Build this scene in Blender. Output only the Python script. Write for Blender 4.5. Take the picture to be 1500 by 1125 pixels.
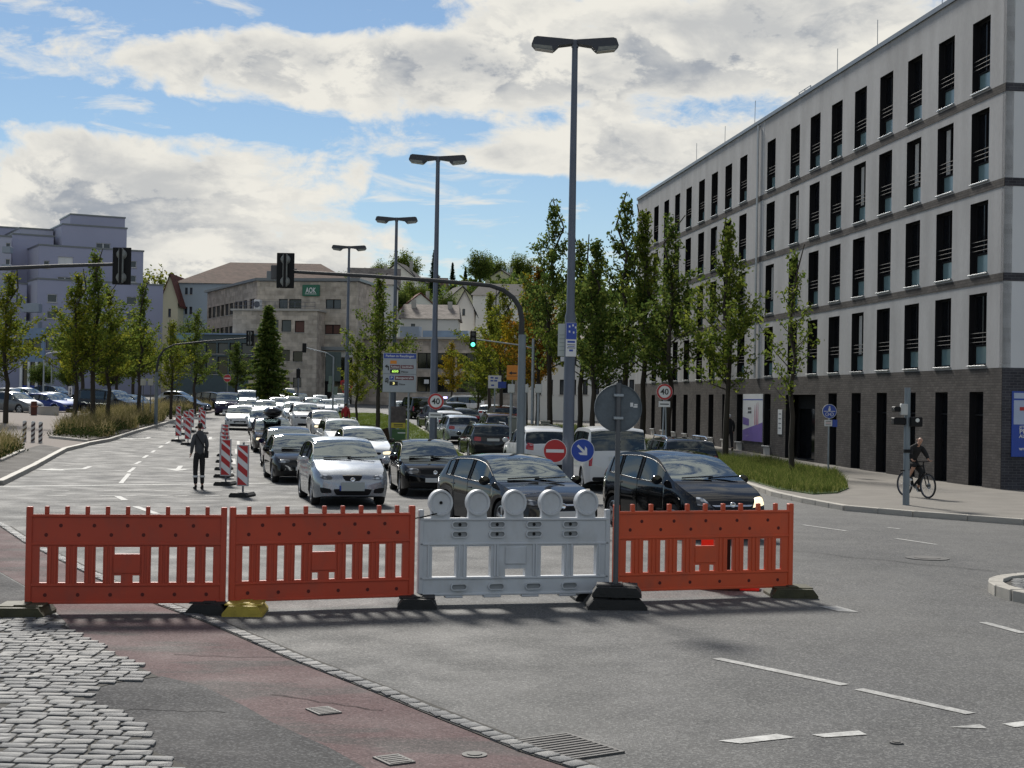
import bpy, bmesh, math, random
import numpy as np
from mathutils import Vector, Matrix, Euler
from mathutils.bvhtree import BVHTree
R = math.radians
PI = math.pi
for o in list(bpy.data.objects): bpy.data.objects.remove(o)
scene = bpy.context.scene
C = scene.collection
rnd = random.Random(7)

# ------------------------------------------------------------------ camera
CAM_H, FPX = 2.5, 2200.0
PITCH, ROLL = R(0.664), R(1.0)
cam_data = bpy.data.cameras.new('camera')
cam = bpy.data.objects.new('camera', cam_data); C.objects.link(cam)
cam_data.sensor_width = 36.0; cam_data.lens = 36.0 * FPX / 1500.0
cam_data.clip_start = 0.1; cam_data.clip_end = 4000
CR = Matrix.Rotation(PI/2 + PITCH, 3, 'X') @ Matrix.Rotation(ROLL, 3, 'Z')
cam.matrix_world = Matrix.Translation((0, 0, CAM_H)) @ CR.to_4x4()
scene.camera = cam

# ------------------------------------------------------------------ light, sky, exposure
SUN_EL, SUN_AZ = R(38), R(-17)          # azimuth from +Y towards +X
sun_dir = Vector((math.sin(SUN_AZ)*math.cos(SUN_EL), math.cos(SUN_AZ)*math.cos(SUN_EL), math.sin(SUN_EL)))
sd = bpy.data.lights.new('sun', 'SUN'); sd.energy = 4.0; sd.angle = R(9.0); sd.color = (1.0, 0.95, 0.87)
so = bpy.data.objects.new('sun', sd); C.objects.link(so)
so.rotation_euler = sun_dir.to_track_quat('Z', 'Y').to_euler()
scene.view_settings.view_transform = 'Standard'
scene.view_settings.look = 'None'
scene.view_settings.gamma = 1.0
scene.view_settings.exposure = 0.45

def build_world():
    w = bpy.data.worlds.new('World'); scene.world = w; w.use_nodes = True
    nt = w.node_tree; nt.nodes.clear(); N = nt.nodes.new; Lk = nt.links.new
    out = N('ShaderNodeOutputWorld'); bg = N('ShaderNodeBackground'); bg.inputs[1].default_value = 0.055
    Lk(bg.outputs[0], out.inputs[0])
    sky = N('ShaderNodeTexSky'); sky.sky_type = 'NISHITA'; sky.sun_disc = False
    sky.sun_elevation = SUN_EL; sky.sun_rotation = SUN_AZ
    sky.air_density = 1.0; sky.dust_density = 0.0; sky.ozone_density = 3.0
    tc = N('ShaderNodeTexCoord')
    def math_(op, a, b=None, clamp=False):
        n = N('ShaderNodeMath'); n.operation = op; n.use_clamp = clamp
        for i, v in enumerate((a, b)):
            if v is None: continue
            if isinstance(v, (int, float)): n.inputs[i].default_value = v
            else: Lk(v, n.inputs[i])
        return n.outputs[0]
    def mapr(v, a, b, c=0.0, d=1.0):
        n = N('ShaderNodeMapRange'); n.interpolation_type = 'SMOOTHSTEP'; n.inputs[1].default_value = a; n.inputs[2].default_value = b
        n.inputs[3].default_value = c; n.inputs[4].default_value = d; Lk(v, n.inputs[0]); return n.outputs[0]
    def mix(f, a, b):
        n = N('ShaderNodeMix'); n.data_type = 'RGBA'
        Lk(f, n.inputs[0])
        for i, v in ((6, a), (7, b)):
            if isinstance(v, tuple): n.inputs[i].default_value = v
            else: Lk(v, n.inputs[i])
        return n.outputs[2]
    def noise(scale, loc, zs, detail=9, rough=0.58, dist=0.3):
        mp = N('ShaderNodeMapping'); mp.inputs['Scale'].default_value = (1, 1, zs); mp.inputs['Location'].default_value = loc
        Lk(tc.outputs['Generated'], mp.inputs[0])
        n = N('ShaderNodeTexNoise'); n.inputs['Scale'].default_value = scale; n.inputs['Detail'].default_value = detail
        n.inputs['Roughness'].default_value = rough; n.inputs['Distortion'].default_value = dist
        Lk(mp.outputs[0], n.inputs[0]); return n.outputs[0]
    # soft lumps of cloud and gaps of blue, given as directions (azimuth, elevation in degrees) with widths
    def lump(az, el, wa, we):
        az, el = R(az), R(el)
        d = (math.sin(az)*math.cos(el), math.cos(az)*math.cos(el), math.sin(el))
        mp = N('ShaderNodeMapping'); mp.vector_type = 'POINT'
        mp.inputs['Location'].default_value = (-d[0]/R(wa), -d[1]/R(30), -d[2]/R(we))
        mp.inputs['Scale'].default_value = (1/R(wa), 1/R(30), 1/R(we))
        Lk(tc.outputs['Generated'], mp.inputs[0])
        ln = N('ShaderNodeVectorMath'); ln.operation = 'LENGTH'; Lk(mp.outputs[0], ln.inputs[0])
        return mapr(ln.outputs['Value'], 0.15, 1.0, 1.0, 0.0)
    def field(dz):
        a = noise(8.0, (0.4, 0.1, 0.3+dz*2.4), 2.4, 10, 0.60, 0.45)
        b = noise(24.0, (2.0, 0.7, 0.0+dz*1.8), 1.8, 8, 0.64, 0.35)
        return math_('ADD', math_('MULTIPLY', a, 0.60), math_('MULTIPLY', b, 0.40))
    dens0 = field(0.0); up = field(0.022)
    n3 = noise(11.0, (5.3, 1.2, 0.75), 1.9, 7, 0.55, 0.2)
    wisp = noise(13.0, (1.3, 4.2, 0.2), 4.5, 9, 0.62, 0.6)
    dens = dens0
    LUMPS = [(-15, 6.2, 12, 5.2, .25), (-7, 3.8, 7, 3.0, .16), (-4, 12.2, 20, 1.9, .20), (2, 13.5, 10, 3.2, .17), (6, 9.6, 12, 2.0, .22), (12, 14, 10, 3.4, .22),
             (0, 2.2, 34, 1.7, .17), (0, 58, 75, 30, .09), (180, 45, 90, 40, .08), (-2.5, 7.7, 5.5, 1.8, -.22), (2.2, 6.6, 5.5, 2.6, -.24), (7.5, 5.6, 5, 1.6, -.20), (-13, 10.3, 9, 1.0, -.20), (-17, 14.6, 8, 1.6, -.20), (-8, 14.4, 7, 1.2, -.16)]
    for a, e, wa, we, amp in LUMPS:
        dens = math_('ADD', dens, math_('MULTIPLY', lump(a, e, wa, we), amp))
    cover = mapr(dens, 0.490, 0.635)
    thin = math_('MULTIPLY', mapr(wisp, 0.50, 0.72), 0.75)
    cover = math_('MAXIMUM', math_('MAXIMUM', cover, thin), 0.10)
    relief = math_('SUBTRACT', up, dens0)
    thick = mapr(dens, 0.54, 0.80)
    shade = math_('ADD', math_('MULTIPLY', mapr(relief, -0.03, 0.055), 0.55), math_('MULTIPLY', mapr(n3, 0.42, 0.62), 0.60), True)
    shade = math_('MULTIPLY', shade, thick, True)
    lit = mix(shade, (11.3, 11.0, 10.1, 1), (4.7, 5.1, 5.7, 1))
    hsv = N('ShaderNodeHueSaturation'); hsv.inputs['Saturation'].default_value = 1.1; hsv.inputs['Value'].default_value = 1.12
    Lk(sky.outputs[0], hsv.inputs['Color'])
    res = mix(cover, hsv.outputs[0], lit)
    Lk(res, bg.inputs[0])
build_world()

# ------------------------------------------------------------------ placing by survey: picture ray -> ground
CAMP = Vector((0, 0, CAM_H))
def at(px, py, D):
    return CAMP + CR @ (Vector(((px-750)/FPX, -(py-562.5)/FPX, -1)) * D)
_PY = [(-80, 0), (50, 0), (65, .1), (100, .55), (130, .85), (200, 1.9), (300, 4.0), (2500, 6.0)]
_PX = [(-400, .55), (-44, .55), (-15, 0), (400, 0)]
def _pl(t, pts):
    if t <= pts[0][0]: return pts[0][1]
    for (a, va), (b, vb) in zip(pts, pts[1:]):
        if t <= b: return va + (vb-va)*(t-a)/(b-a)
    return pts[-1][1]
def Z(x, y): return _pl(y, _PY) + _pl(x, _PX)
def G(px, py):
    lo, hi = 3.0, 700.0
    for _ in range(50):
        m = (lo+hi)/2; p = at(px, py, m)
        if p.z > Z(p.x, p.y): lo = m
        else: hi = m
    p = at(px, py, lo); return Vector((p.x, p.y, Z(p.x, p.y)))
def gpos(px, D):
    py = 640.0
    for _ in range(8):
        p = at(px, py, D); py += (p.z - Z(p.x, p.y)) * FPX / D
    p = at(px, py, D); return Vector((p.x, p.y, Z(p.x, p.y)))
def ztop(px, py, D): return at(px, py, D).z

# ------------------------------------------------------------------ materials
MATS = {}
def mat(name, col, rough=0.6, metal=0.0, var=0.12, scale=3.0, bump=0.0, bscale=30.0, spec=0.5, coat=0.0, emit=0.0, emitcol=None, var2=0.0, stretch=None):
    if name in MATS: return MATS[name]
    m = bpy.data.materials.new(name); m.use_nodes = True; MATS[name] = m
    nt = m.node_tree; b = nt.nodes['Principled BSDF']; N = nt.nodes.new; Lk = nt.links.new
    b.inputs['Roughness'].default_value = rough; b.inputs['Metallic'].default_value = metal
    b.inputs['Specular IOR Level'].default_value = spec
    if coat: b.inputs['Coat Weight'].default_value = coat; b.inputs['Coat Roughness'].default_value = 0.03
    b.inputs['Base Color'].default_value = (*col, 1)
    if emit:
        b.inputs['Emission Color'].default_value = (*(emitcol or col), 1); b.inputs['Emission Strength'].default_value = emit
    tc = N('ShaderNodeTexCoord'); vec = tc.outputs['Object']
    if stretch:
        mp = N('ShaderNodeMapping'); mp.inputs['Scale'].default_value = stretch; Lk(vec, mp.inputs[0]); vec = mp.outputs[0]
    if var:
        n = N('ShaderNodeTexNoise'); n.inputs['Scale'].default_value = scale; n.inputs['Detail'].default_value = 6; Lk(vec, n.inputs[0])
        mr = N('ShaderNodeMapRange'); mr.inputs[1].default_value = .25; mr.inputs[2].default_value = .75
        mr.inputs[3].default_value = 1-var; mr.inputs[4].default_value = 1+var; Lk(n.outputs[0], mr.inputs[0])
        f = mr.outputs[0]
        if var2:
            n2 = N('ShaderNodeTexNoise'); n2.inputs['Scale'].default_value = bscale; n2.inputs['Detail'].default_value = 2; Lk(vec, n2.inputs[0])
            m2 = N('ShaderNodeMapRange'); m2.inputs[1].default_value = .3; m2.inputs[2].default_value = .7
            m2.inputs[3].default_value = 1-var2; m2.inputs[4].default_value = 1+var2; Lk(n2.outputs[0], m2.inputs[0])
            mu = N('ShaderNodeMath'); mu.operation = 'MULTIPLY'; Lk(f, mu.inputs[0]); Lk(m2.outputs[0], mu.inputs[1]); f = mu.outputs[0]
        vm = N('ShaderNodeVectorMath'); vm.operation = 'SCALE'; vm.inputs[0].default_value = col; Lk(f, vm.inputs['Scale'])
        Lk(vm.outputs[0], b.inputs['Base Color'])
        mr2 = N('ShaderNodeMapRange'); mr2.inputs[3].default_value = max(0.02, rough-.08); mr2.inputs[4].default_value = min(1, rough+.08)
        Lk(n.outputs[0], mr2.inputs[0]); Lk(mr2.outputs[0], b.inputs['Roughness'])
    if bump:
        nb = N('ShaderNodeTexNoise'); nb.inputs['Scale'].default_value = bscale; nb.inputs['Detail'].default_value = 4; Lk(vec, nb.inputs[0])
        bp = N('ShaderNodeBump'); bp.inputs['Strength'].default_value = bump; bp.inputs['Distance'].default_value = 0.02
        Lk(nb.outputs[0], bp.inputs['Height']); Lk(bp.outputs[0], b.inputs['Normal'])
    return m

def asphalt(name, c1, c2, speck=(.35, .35, .35), sp=0.12, patch=None, rough=0.78, spec=.20):
    m = bpy.data.materials.new(name); m.use_nodes = True; MATS[name] = m
    nt = m.node_tree; b = nt.nodes['Principled BSDF']; N = nt.nodes.new; Lk = nt.links.new
    tc = N('ShaderNodeTexCoord')
    def noi(s, d=5, r=.55, sc=(1, 1, 1)):
        mp = N('ShaderNodeMapping'); mp.inputs['Scale'].default_value = sc; Lk(tc.outputs['Object'], mp.inputs[0])
        n = N('ShaderNodeTexNoise'); n.inputs['Scale'].default_value = s; n.inputs['Detail'].default_value = d; n.inputs['Roughness'].default_value = r
        Lk(mp.outputs[0], n.inputs[0]); return n.outputs[0]
    def rmp(v, a, b_, c=0, d=1):
        n = N('ShaderNodeMapRange'); n.inputs[1].default_value = a; n.inputs[2].default_value = b_; n.inputs[3].default_value = c; n.inputs[4].default_value = d
        Lk(v, n.inputs[0]); return n.outputs[0]
    def mix(f, a, b_):
        n = N('ShaderNodeMix'); n.data_type = 'RGBA'; Lk(f, n.inputs[0])
        for i, v in ((6, a), (7, b_)):
            if isinstance(v, tuple): n.inputs[i].default_value = (*v, 1)
            else: Lk(v, n.inputs[i])
        return n.outputs[2]
    big = rmp(noi(.35, 4, .6, (1.0, .35, 1)), .35, .65)
    mid = rmp(noi(2.3, 5), .35, .7)
    col = mix(big, c1, c2)
    col = mix(rmp(mid, 0, 1, 0, .45), col, c2)
    if patch:
        col = mix(rmp(noi(.9, 6, .65, (.6, 1.6, 1)), .50, .60), col, patch)
    vor = N('ShaderNodeTexVoronoi'); vor.inputs['Scale'].default_value = 62; Lk(tc.outputs['Object'], vor.inputs['Vector'])
    sepc = N('ShaderNodeSeparateColor'); Lk(vor.outputs['Color'], sepc.inputs[0])
    col = mix(rmp(sepc.outputs[0], .55, 1.0, 0, sp*2.2), col, speck)
    col = mix(rmp(sepc.outputs[1], .62, .95, 0, .35), col, (.02, .02, .022))
    Lk(col, b.inputs['Base Color'])
    Lk(rmp(noi(1.1, 4), .3, .7, rough-.10, rough+.12), b.inputs['Roughness'])
    b.inputs['Specular IOR Level'].default_value = spec
    bp = N('ShaderNodeBump'); bp.inputs['Strength'].default_value = .45; bp.inputs['Distance'].default_value = .006
    Lk(vor.outputs['Distance'], bp.inputs['Height']); Lk(bp.outputs[0], b.inputs['Normal'])
    return m
def plastic(name, col, dirt=(.10, .075, .06), amt=.34, rough=.45):
    m = mat(name, col, rough, var=.10, scale=1.6); nt = m.node_tree; b = nt.nodes['Principled BSDF']; N = nt.nodes.new; Lk = nt.links.new
    src = b.inputs['Base Color'].links[0].from_socket; tc = N('ShaderNodeTexCoord')
    def noi(s, sc, d=6):
        mp = N('ShaderNodeMapping'); mp.inputs['Scale'].default_value = sc; Lk(tc.outputs['Object'], mp.inputs[0])
        n = N('ShaderNodeTexNoise'); n.inputs['Scale'].default_value = s; n.inputs['Detail'].default_value = d; n.inputs['Roughness'].default_value = .65; Lk(mp.outputs[0], n.inputs[0]); return n.outputs[0]
    def step(v, a, b_, hi):
        n = N('ShaderNodeMapRange'); n.inputs[1].default_value = a; n.inputs[2].default_value = b_; n.inputs[4].default_value = hi; Lk(v, n.inputs[0]); return n.outputs[0]
    def mx(f, a, c):
        n = N('ShaderNodeMix'); n.data_type = 'RGBA'; Lk(f, n.inputs[0]); Lk(a, n.inputs[6]); n.inputs[7].default_value = (*c, 1); return n.outputs[2]
    c1 = mx(step(noi(3.2, (1, 1, .55)), .48, .72, amt), src, dirt)
    c2 = mx(step(noi(9, (.35, 1, 5)), .66, .74, amt*.7), c1, tuple(min(1, c*1.5+.08) for c in col))
    c3 = mx(step(noi(14, (6, 1, .4)), .68, .75, amt*.8), c2, tuple(c*.35 for c in col))
    Lk(c3, b.inputs['Base Color']); return m
def brickmat(name, c1, c2, mortar, sx=1, bw=.25, bh=.083):
    m = bpy.data.materials.new(name); m.use_nodes = True; MATS[name] = m
    nt = m.node_tree; b = nt.nodes['Principled BSDF']; N = nt.nodes.new; Lk = nt.links.new
    tc = N('ShaderNodeTexCoord'); sp = N('ShaderNodeSeparateXYZ'); cb = N('ShaderNodeCombineXYZ')
    Lk(tc.outputs['Object'], sp.inputs[0])
    ad = N('ShaderNodeMath'); ad.operation = 'ADD'; Lk(sp.outputs[0], ad.inputs[0]); Lk(sp.outputs[1], ad.inputs[1])
    Lk(ad.outputs[0], cb.inputs[0]); Lk(sp.outputs[2], cb.inputs[1])
    br = N('ShaderNodeTexBrick'); Lk(cb.outputs[0], br.inputs['Vector'])
    br.inputs['Color1'].default_value = (*c1, 1); br.inputs['Color2'].default_value = (*c2, 1); br.inputs['Mortar'].default_value = (*mortar, 1)
    br.inputs['Scale'].default_value = 1; br.inputs['Mortar Size'].default_value = .008; br.inputs['Brick Width'].default_value = bw; br.inputs['Row Height'].default_value = bh
    br.inputs['Bias'].default_value = -.1
    n = N('ShaderNodeTexNoise'); n.inputs['Scale'].default_value = 1.2; n.inputs['Detail'].default_value = 5; Lk(tc.outputs['Object'], n.inputs[0])
    mr = N('ShaderNodeMapRange'); mr.inputs[1].default_value = .3; mr.inputs[2].default_value = .7; mr.inputs[3].default_value = .75; mr.inputs[4].default_value = 1.25; Lk(n.outputs[0], mr.inputs[0])
    vm = N('ShaderNodeVectorMath'); vm.operation = 'SCALE'; Lk(br.outputs[0], vm.inputs[0]); Lk(mr.outputs[0], vm.inputs['Scale'])
    Lk(vm.outputs[0], b.inputs['Base Color']); b.inputs['Roughness'].default_value = .85; b.inputs['Specular IOR Level'].default_value = .15
    bp = N('ShaderNodeBump'); bp.inputs['Strength'].default_value = .6; bp.inputs['Distance'].default_value = .01; bp.invert = True
    Lk(br.outputs['Fac'], bp.inputs['Height']); Lk(bp.outputs[0], b.inputs['Normal'])
    return m
def glassmat(name, tint, mixf=.5, rough=.02, refl=1.0):
    m = bpy.data.materials.new(name); m.use_nodes = True; MATS[name] = m
    nt = m.node_tree; nt.nodes.clear(); N = nt.nodes.new; Lk = nt.links.new
    out = N('ShaderNodeOutputMaterial'); tr = N('ShaderNodeBsdfTransparent'); tr.inputs[0].default_value = (*tint, 1)
    gl = N('ShaderNodeBsdfGlossy'); gl.inputs['Roughness'].default_value = rough; gl.inputs[0].default_value = (refl*.86, refl*.97, refl, 1)
    fr = N('ShaderNodeFresnel'); fr.inputs[0].default_value = 1.5
    mr = N('ShaderNodeMapRange'); mr.inputs[3].default_value = mixf; mr.inputs[4].default_value = 1.0; Lk(fr.outputs[0], mr.inputs[0])
    mx = N('ShaderNodeMixShader'); Lk(mr.outputs[0], mx.inputs[0]); Lk(tr.outputs[0], mx.inputs[1]); Lk(gl.outputs[0], mx.inputs[2])
    Lk(mx.outputs[0], out.inputs[0]); return m
def leafmat(name, c1, c2, c3=None, trans=.5):
    m = bpy.data.materials.new(name); m.use_nodes = True; MATS[name] = m
    nt = m.node_tree; nt.nodes.clear(); N = nt.nodes.new; Lk = nt.links.new
    out = N('ShaderNodeOutputMaterial'); g = N('ShaderNodeNewGeometry')
    cr = N('ShaderNodeValToRGB'); cr.color_ramp.elements[0].color = (*c1, 1); cr.color_ramp.elements[1].color = (*c2, 1)
    if c3:
        e = cr.color_ramp.elements.new(.55); e.color = (*c3, 1)
    Lk(g.outputs['Random Per Island'], cr.inputs[0])
    d = N('ShaderNodeBsdfDiffuse'); t = N('ShaderNodeBsdfTranslucent'); Lk(cr.outputs[0], d.inputs[0]); Lk(cr.outputs[0], t.inputs[0])
    mx = N('ShaderNodeMixShader'); mx.inputs[0].default_value = trans; Lk(d.outputs[0], mx.inputs[1]); Lk(t.outputs[0], mx.inputs[2])
    Lk(mx.outputs[0], out.inputs[0]); return m

# ------------------------------------------------------------------ mesh builder
class MB:
    def __init__(s): s.v = []; s.f = []; s.m = []
    def add(s, vs, fs, mi=0):
        b = len(s.v); s.v += [tuple(p) for p in vs]
        for f in fs: s.f.append(tuple(b+i for i in f)); s.m.append(mi)
        return s
    def box(s, x0, x1, y0, y1, z0, z1, mi=0, M=None):
        vs = [Vector((x, y, z)) for z in (z0, z1) for y in (y0, y1) for x in (x0, x1)]
        if M: vs = [M @ v for v in vs]
        return s.add(vs, [(0, 2, 3, 1), (4, 5, 7, 6), (0, 1, 5, 4), (2, 6, 7, 3), (0, 4, 6, 2), (1, 3, 7, 5)], mi)
    def bbox(s, x0, x1, y0, y1, z0, z1, b=.01, mi=0, M=None):
        bm = bmesh.new(); bmesh.ops.create_cube(bm, size=1)
        for v in bm.verts: v.co = Vector(((x0+x1)/2+v.co.x*(x1-x0), (y0+y1)/2+v.co.y*(y1-y0), (z0+z1)/2+v.co.z*(z1-z0)))
        bmesh.ops.bevel(bm, geom=bm.edges[:], offset=b, segments=1, affect='EDGES', profile=.5)
        bm.verts.index_update()
        s.add([(M @ v.co) if M else v.co for v in bm.verts], [[v.index for v in f.verts] for f in bm.faces], mi); bm.free(); return s
    def tube(s, pts, r, n=8, mi=0, cap=True):
        pts = [Vector(p) for p in pts]; rs = r if isinstance(r, (list, tuple)) else [r]*len(pts)
        rings = []; up = None
        for i, p in enumerate(pts):
            t = (pts[min(i+1, len(pts)-1)]-pts[max(i-1, 0)]).normalized()
            if up is None:
                up = Vector((0, 0, 1)) if abs(t.z) < .9 else Vector((1, 0, 0))
            a = t.cross(up)
            if a.length < 1e-4: a = t.cross(Vector((0, 1, 0)))
            a.normalize(); b = a.cross(t).normalized(); up = b
            rings.append([p + (a*math.cos(2*PI*k/n)+b*math.sin(2*PI*k/n))*rs[i] for k in range(n)])
        vs = [v for ring in rings for v in ring]; fs = []
        for i in range(len(pts)-1):
            for k in range(n): fs.append((i*n+k, i*n+(k+1) % n, (i+1)*n+(k+1) % n, (i+1)*n+k))
        if cap: fs.append(tuple(range(n-1, -1, -1))); fs.append(tuple((len(pts)-1)*n+k for k in range(n)))
        return s.add(vs, fs, mi)
    def prism(s, poly, y0, y1, mi=0, M=None, axis='Y'):
        n = len(poly)
        if axis == 'Y': vs = [Vector((x, y0, z)) for x, z in poly]+[Vector((x, y1, z)) for x, z in poly]
        elif axis == 'Z': vs = [Vector((x, z, y0)) for x, z in poly]+[Vector((x, z, y1)) for x, z in poly]
        else: vs = [Vector((y0, x, z)) for x, z in poly]+[Vector((y1, x, z)) for x, z in poly]
        if M: vs = [M @ v for v in vs]
        fs = [tuple(range(n)), tuple(range(2*n-1, n-1, -1))]+[(i, i+n, (i+1) % n+n, (i+1) % n) for i in range(n)]
        return s.add(vs, fs, mi)
    def disc(s, c, r, y0, y1, n=24, mi=0, M=None, sx=1, sz=1):
        return s.prism([(c[0]+r*sx*math.cos(2*PI*k/n), c[1]+r*sz*math.sin(2*PI*k/n)) for k in range(n)], y0, y1, mi, M)
    def lathe(s, prof, n=16, mi=0, M=None, axis='Z'):
        vs = []
        for r_, z in prof:
            for k in range(n):
                a = 2*PI*k/n
                p = Vector((r_*math.cos(a), r_*math.sin(a), z)) if axis == 'Z' else Vector((z, r_*math.cos(a), r_*math.sin(a)))
                vs.append(M @ p if M else p)
        fs = [(i*n+k, i*n+(k+1) % n, (i+1)*n+(k+1) % n, (i+1)*n+k) for i in range(len(prof)-1) for k in range(n)]
        return s.add(vs, fs, mi)
    def slab(s, x0, x1, z0, z1, holes, y0, y1, mi=0, reveal=None, back=True, M=None):
        xs = sorted({x0, x1, *[h[0] for h in holes], *[h[1] for h in holes]}); zs = sorted({z0, z1, *[h[2] for h in holes], *[h[3] for h in holes]})
        xs = [x for x in xs if x0-1e-6 <= x <= x1+1e-6]; zs = [z for z in zs if z0-1e-6 <= z <= z1+1e-6]
        nx, nz = len(xs)-1, len(zs)-1
        def solid(i, j):
            if not (0 <= i < nx and 0 <= j < nz): return False
            cx, cz = (xs[i]+xs[i+1])/2, (zs[j]+zs[j+1])/2
            return not any(h[0] < cx < h[1] and h[2] < cz < h[3] for h in holes)
        rv = mi if reveal is None else reveal
        V = lambda x, y, z: (M @ Vector((x, y, z))) if M else Vector((x, y, z))
        for i in range(nx):
            for j in range(nz):
                a, b, c, d = xs[i], xs[i+1], zs[j], zs[j+1]
                if solid(i, j):
                    s.add([V(a, y0, c), V(b, y0, c), V(b, y0, d), V(a, y0, d)], [(0, 1, 2, 3)], mi)
                    if back: s.add([V(a, y1, c), V(b, y1, c), V(b, y1, d), V(a, y1, d)], [(3, 2, 1, 0)], mi)
                    for (di, dj, q) in ((-1, 0, ((a, c), (a, d))), (1, 0, ((b, d), (b, c))), (0, -1, ((b, c), (a, c))), (0, 1, ((a, d), (b, d)))):
                        if not solid(i+di, j+dj):
                            (p, r_), (p2, r2) = q
                            inner = 0 <= i+di < nx and 0 <= j+dj < nz
                            s.add([V(p, y0, r_), V(p2, y0, r2), V(p2, y1, r2), V(p, y1, r_)], [(0, 1, 2, 3)], rv if inner else mi)
        return s
    def mesh(s, name, smooth=None):
        me = bpy.data.meshes.new(name); me.from_pydata(s.v, [], s.f)
        me.polygons.foreach_set('material_index', s.m)
        bm = bmesh.new(); bm.from_mesh(me); bmesh.ops.recalc_face_normals(bm, faces=bm.faces[:]); bm.to_mesh(me); bm.free()
        if smooth is not None:
            me.polygons.foreach_set('use_smooth', [True]*len(me.polygons)); me.set_sharp_from_angle(angle=R(smooth))
        me.update(); return me
    def build(s, name, mats, parent=None, smooth=None, loc=None, rot=None):
        return obj(name, s.mesh(name, smooth), mats, parent, loc, rot)
def setm(me, mats):
    if not isinstance(mats, (list, tuple)): mats = [mats]
    for i, m_ in enumerate(mats):
        if i < len(me.materials): me.materials[i] = m_
        else: me.materials.append(m_)
def obj(name, me, mats=None, parent=None, loc=None, rot=None, scale=None):
    if mats is not None: setm(me, mats)
    o = bpy.data.objects.new(name, me); C.objects.link(o)
    if parent: o.parent = parent
    if loc is not None: o.location = loc
    if rot is not None: o.rotation_euler = (0, 0, rot) if isinstance(rot, (int, float)) else rot
    if scale is not None: o.scale = scale
    return o
def tag(o, label, cat, group=None):
    o['label'] = label; o['category'] = cat
    if group: o['group'] = group
    return o
def thing(name, label, cat, loc=(0, 0, 0), rotz=0, group=None):
    o = bpy.data.objects.new(name, None); C.objects.link(o); o.empty_display_size = .2
    o.location = loc; o.rotation_euler = (0, 0, rotz); return tag(o, label, cat, group)
def structure(o): o['kind'] = 'structure'; return o
def stuff(o, label, cat=None):
    o['kind'] = 'stuff'; o['label'] = label
    if cat: o['category'] = cat
    return o
_TXT = {}
def text_mesh(s):
    if s in _TXT: return _TXT[s]
    cu = bpy.data.curves.new('lettering', 'FONT'); cu.body = s; cu.align_x = 'CENTER'; cu.align_y = 'CENTER'; cu.size = 1.0; cu.resolution_u = 3; cu.extrude = 0.004; cu.offset = 0.016
    o = bpy.data.objects.new('lettering', cu); C.objects.link(o)
    dg = bpy.context.evaluated_depsgraph_get(); me = bpy.data.meshes.new_from_object(o.evaluated_get(dg))
    bpy.data.objects.remove(o); me.name = 'lettering'; _TXT[s] = me; return me
for s_ in ('AOK', '40', 'Parken in Reutlingen', 'Rathaus', 'Stadthalle', '650', 'Plätze', 'Metzgerstraße', '3', 'P', 'PFLEGE', 'ALTEN', 'www.', 'JETZT', 'INFO', 'ZU FUSS'): text_mesh(s_)
def lettering(s, size, m, parent, loc, rot=(PI/2, 0, 0), fit=None):
    me = text_mesh(s).copy(); o = obj('lettering', me, m, parent, loc, rot)
    w = max(v.co.x for v in me.vertices)-min(v.co.x for v in me.vertices)
    o.scale = (size if not fit else fit/w, size, 1); return o
# ------------------------------------------------------------------ palette
M_ASPH = asphalt('asphalt_road', (.066, .067, .069), (.105, .105, .102), speck=(.32, .32, .31), sp=.20)
M_ASPHD = asphalt('asphalt_dark_patch', (.050, .050, .052), (.068, .067, .068), sp=.12, rough=.88, spec=.12)
M_RED = asphalt('asphalt_red_cycle_path', (.130, .086, .086), (.112, .080, .080), speck=(.32, .25, .25), sp=.14, patch=(.088, .078, .076), rough=.88, spec=.12)
M_PAVE = mat('pavement_slabs', (.20, .188, .17), .9, spec=.15, var=.14, scale=1.2, bump=.2, bscale=25, var2=.10)
M_PLAZA = mat('plaza_paving', (.21, .185, .168), .9, spec=.12, var=.10, scale=.5, bump=.1, bscale=20, var2=.06)
M_WALK = asphalt('asphalt_walk', (.11, .105, .10), (.135, .128, .12), sp=.06, rough=.9, spec=.1)
M_EARTH = mat('ground_soil', (.11, .10, .075), .95, var=.3, scale=.08)
M_SOIL = mat('bed_soil', (.045, .035, .024), .95, var=.3, scale=3, bump=.5)
M_TURF = mat('turf', (.055, .095, .022), .95, var=.35, scale=2.0, bump=.6, bscale=60, var2=.25)
M_KERB = mat('kerb_granite', (.36, .34, .30), .75, var=.15, scale=2.5, bump=.2, bscale=60, var2=.12)
M_COB = [mat('cobble_granite_%d' % i, c, .62, var=.35, scale=7, bump=.5, bscale=40, spec=.28, var2=.15) for i, c in enumerate([(.112, .117, .122), (.142, .145, .146), (.082, .087, .094), (.175, .176, .174)])]
M_JOINT = mat('joint_dirt', (.035, .033, .028), .95, var=.3, scale=8, bump=.4)
M_PAINT = mat('road_paint', (.42, .42, .405), .8, var=.34, scale=7, var2=.18, bscale=40)
M_PAINTW = mat('road_paint_worn', (.30, .30, .29), .75, var=.35, scale=6, var2=.3, bscale=30)
M_STEEL = mat('galvanised_steel', (.30, .33, .36), .45, .55, var=.15, scale=4)
M_DSTEEL = mat('grey_painted_steel', (.10, .11, .14), .4, .2, var=.12, scale=3)
M_IRON = mat('cast_iron', (.09, .088, .085), .7, .2, var=.2, scale=8, bump=.3)
M_BLACK = mat('black_plastic', (.008, .008, .009), .5, var=.2, scale=6, spec=.2)
M_RUBBER = mat('black_rubber', (.016, .016, .016), .75, var=.3, scale=6, bump=.3, bscale=30)
M_OLIVE = mat('olive_rubber', (.050, .047, .022), .75, var=.3, scale=6, bump=.3, bscale=30)
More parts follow.
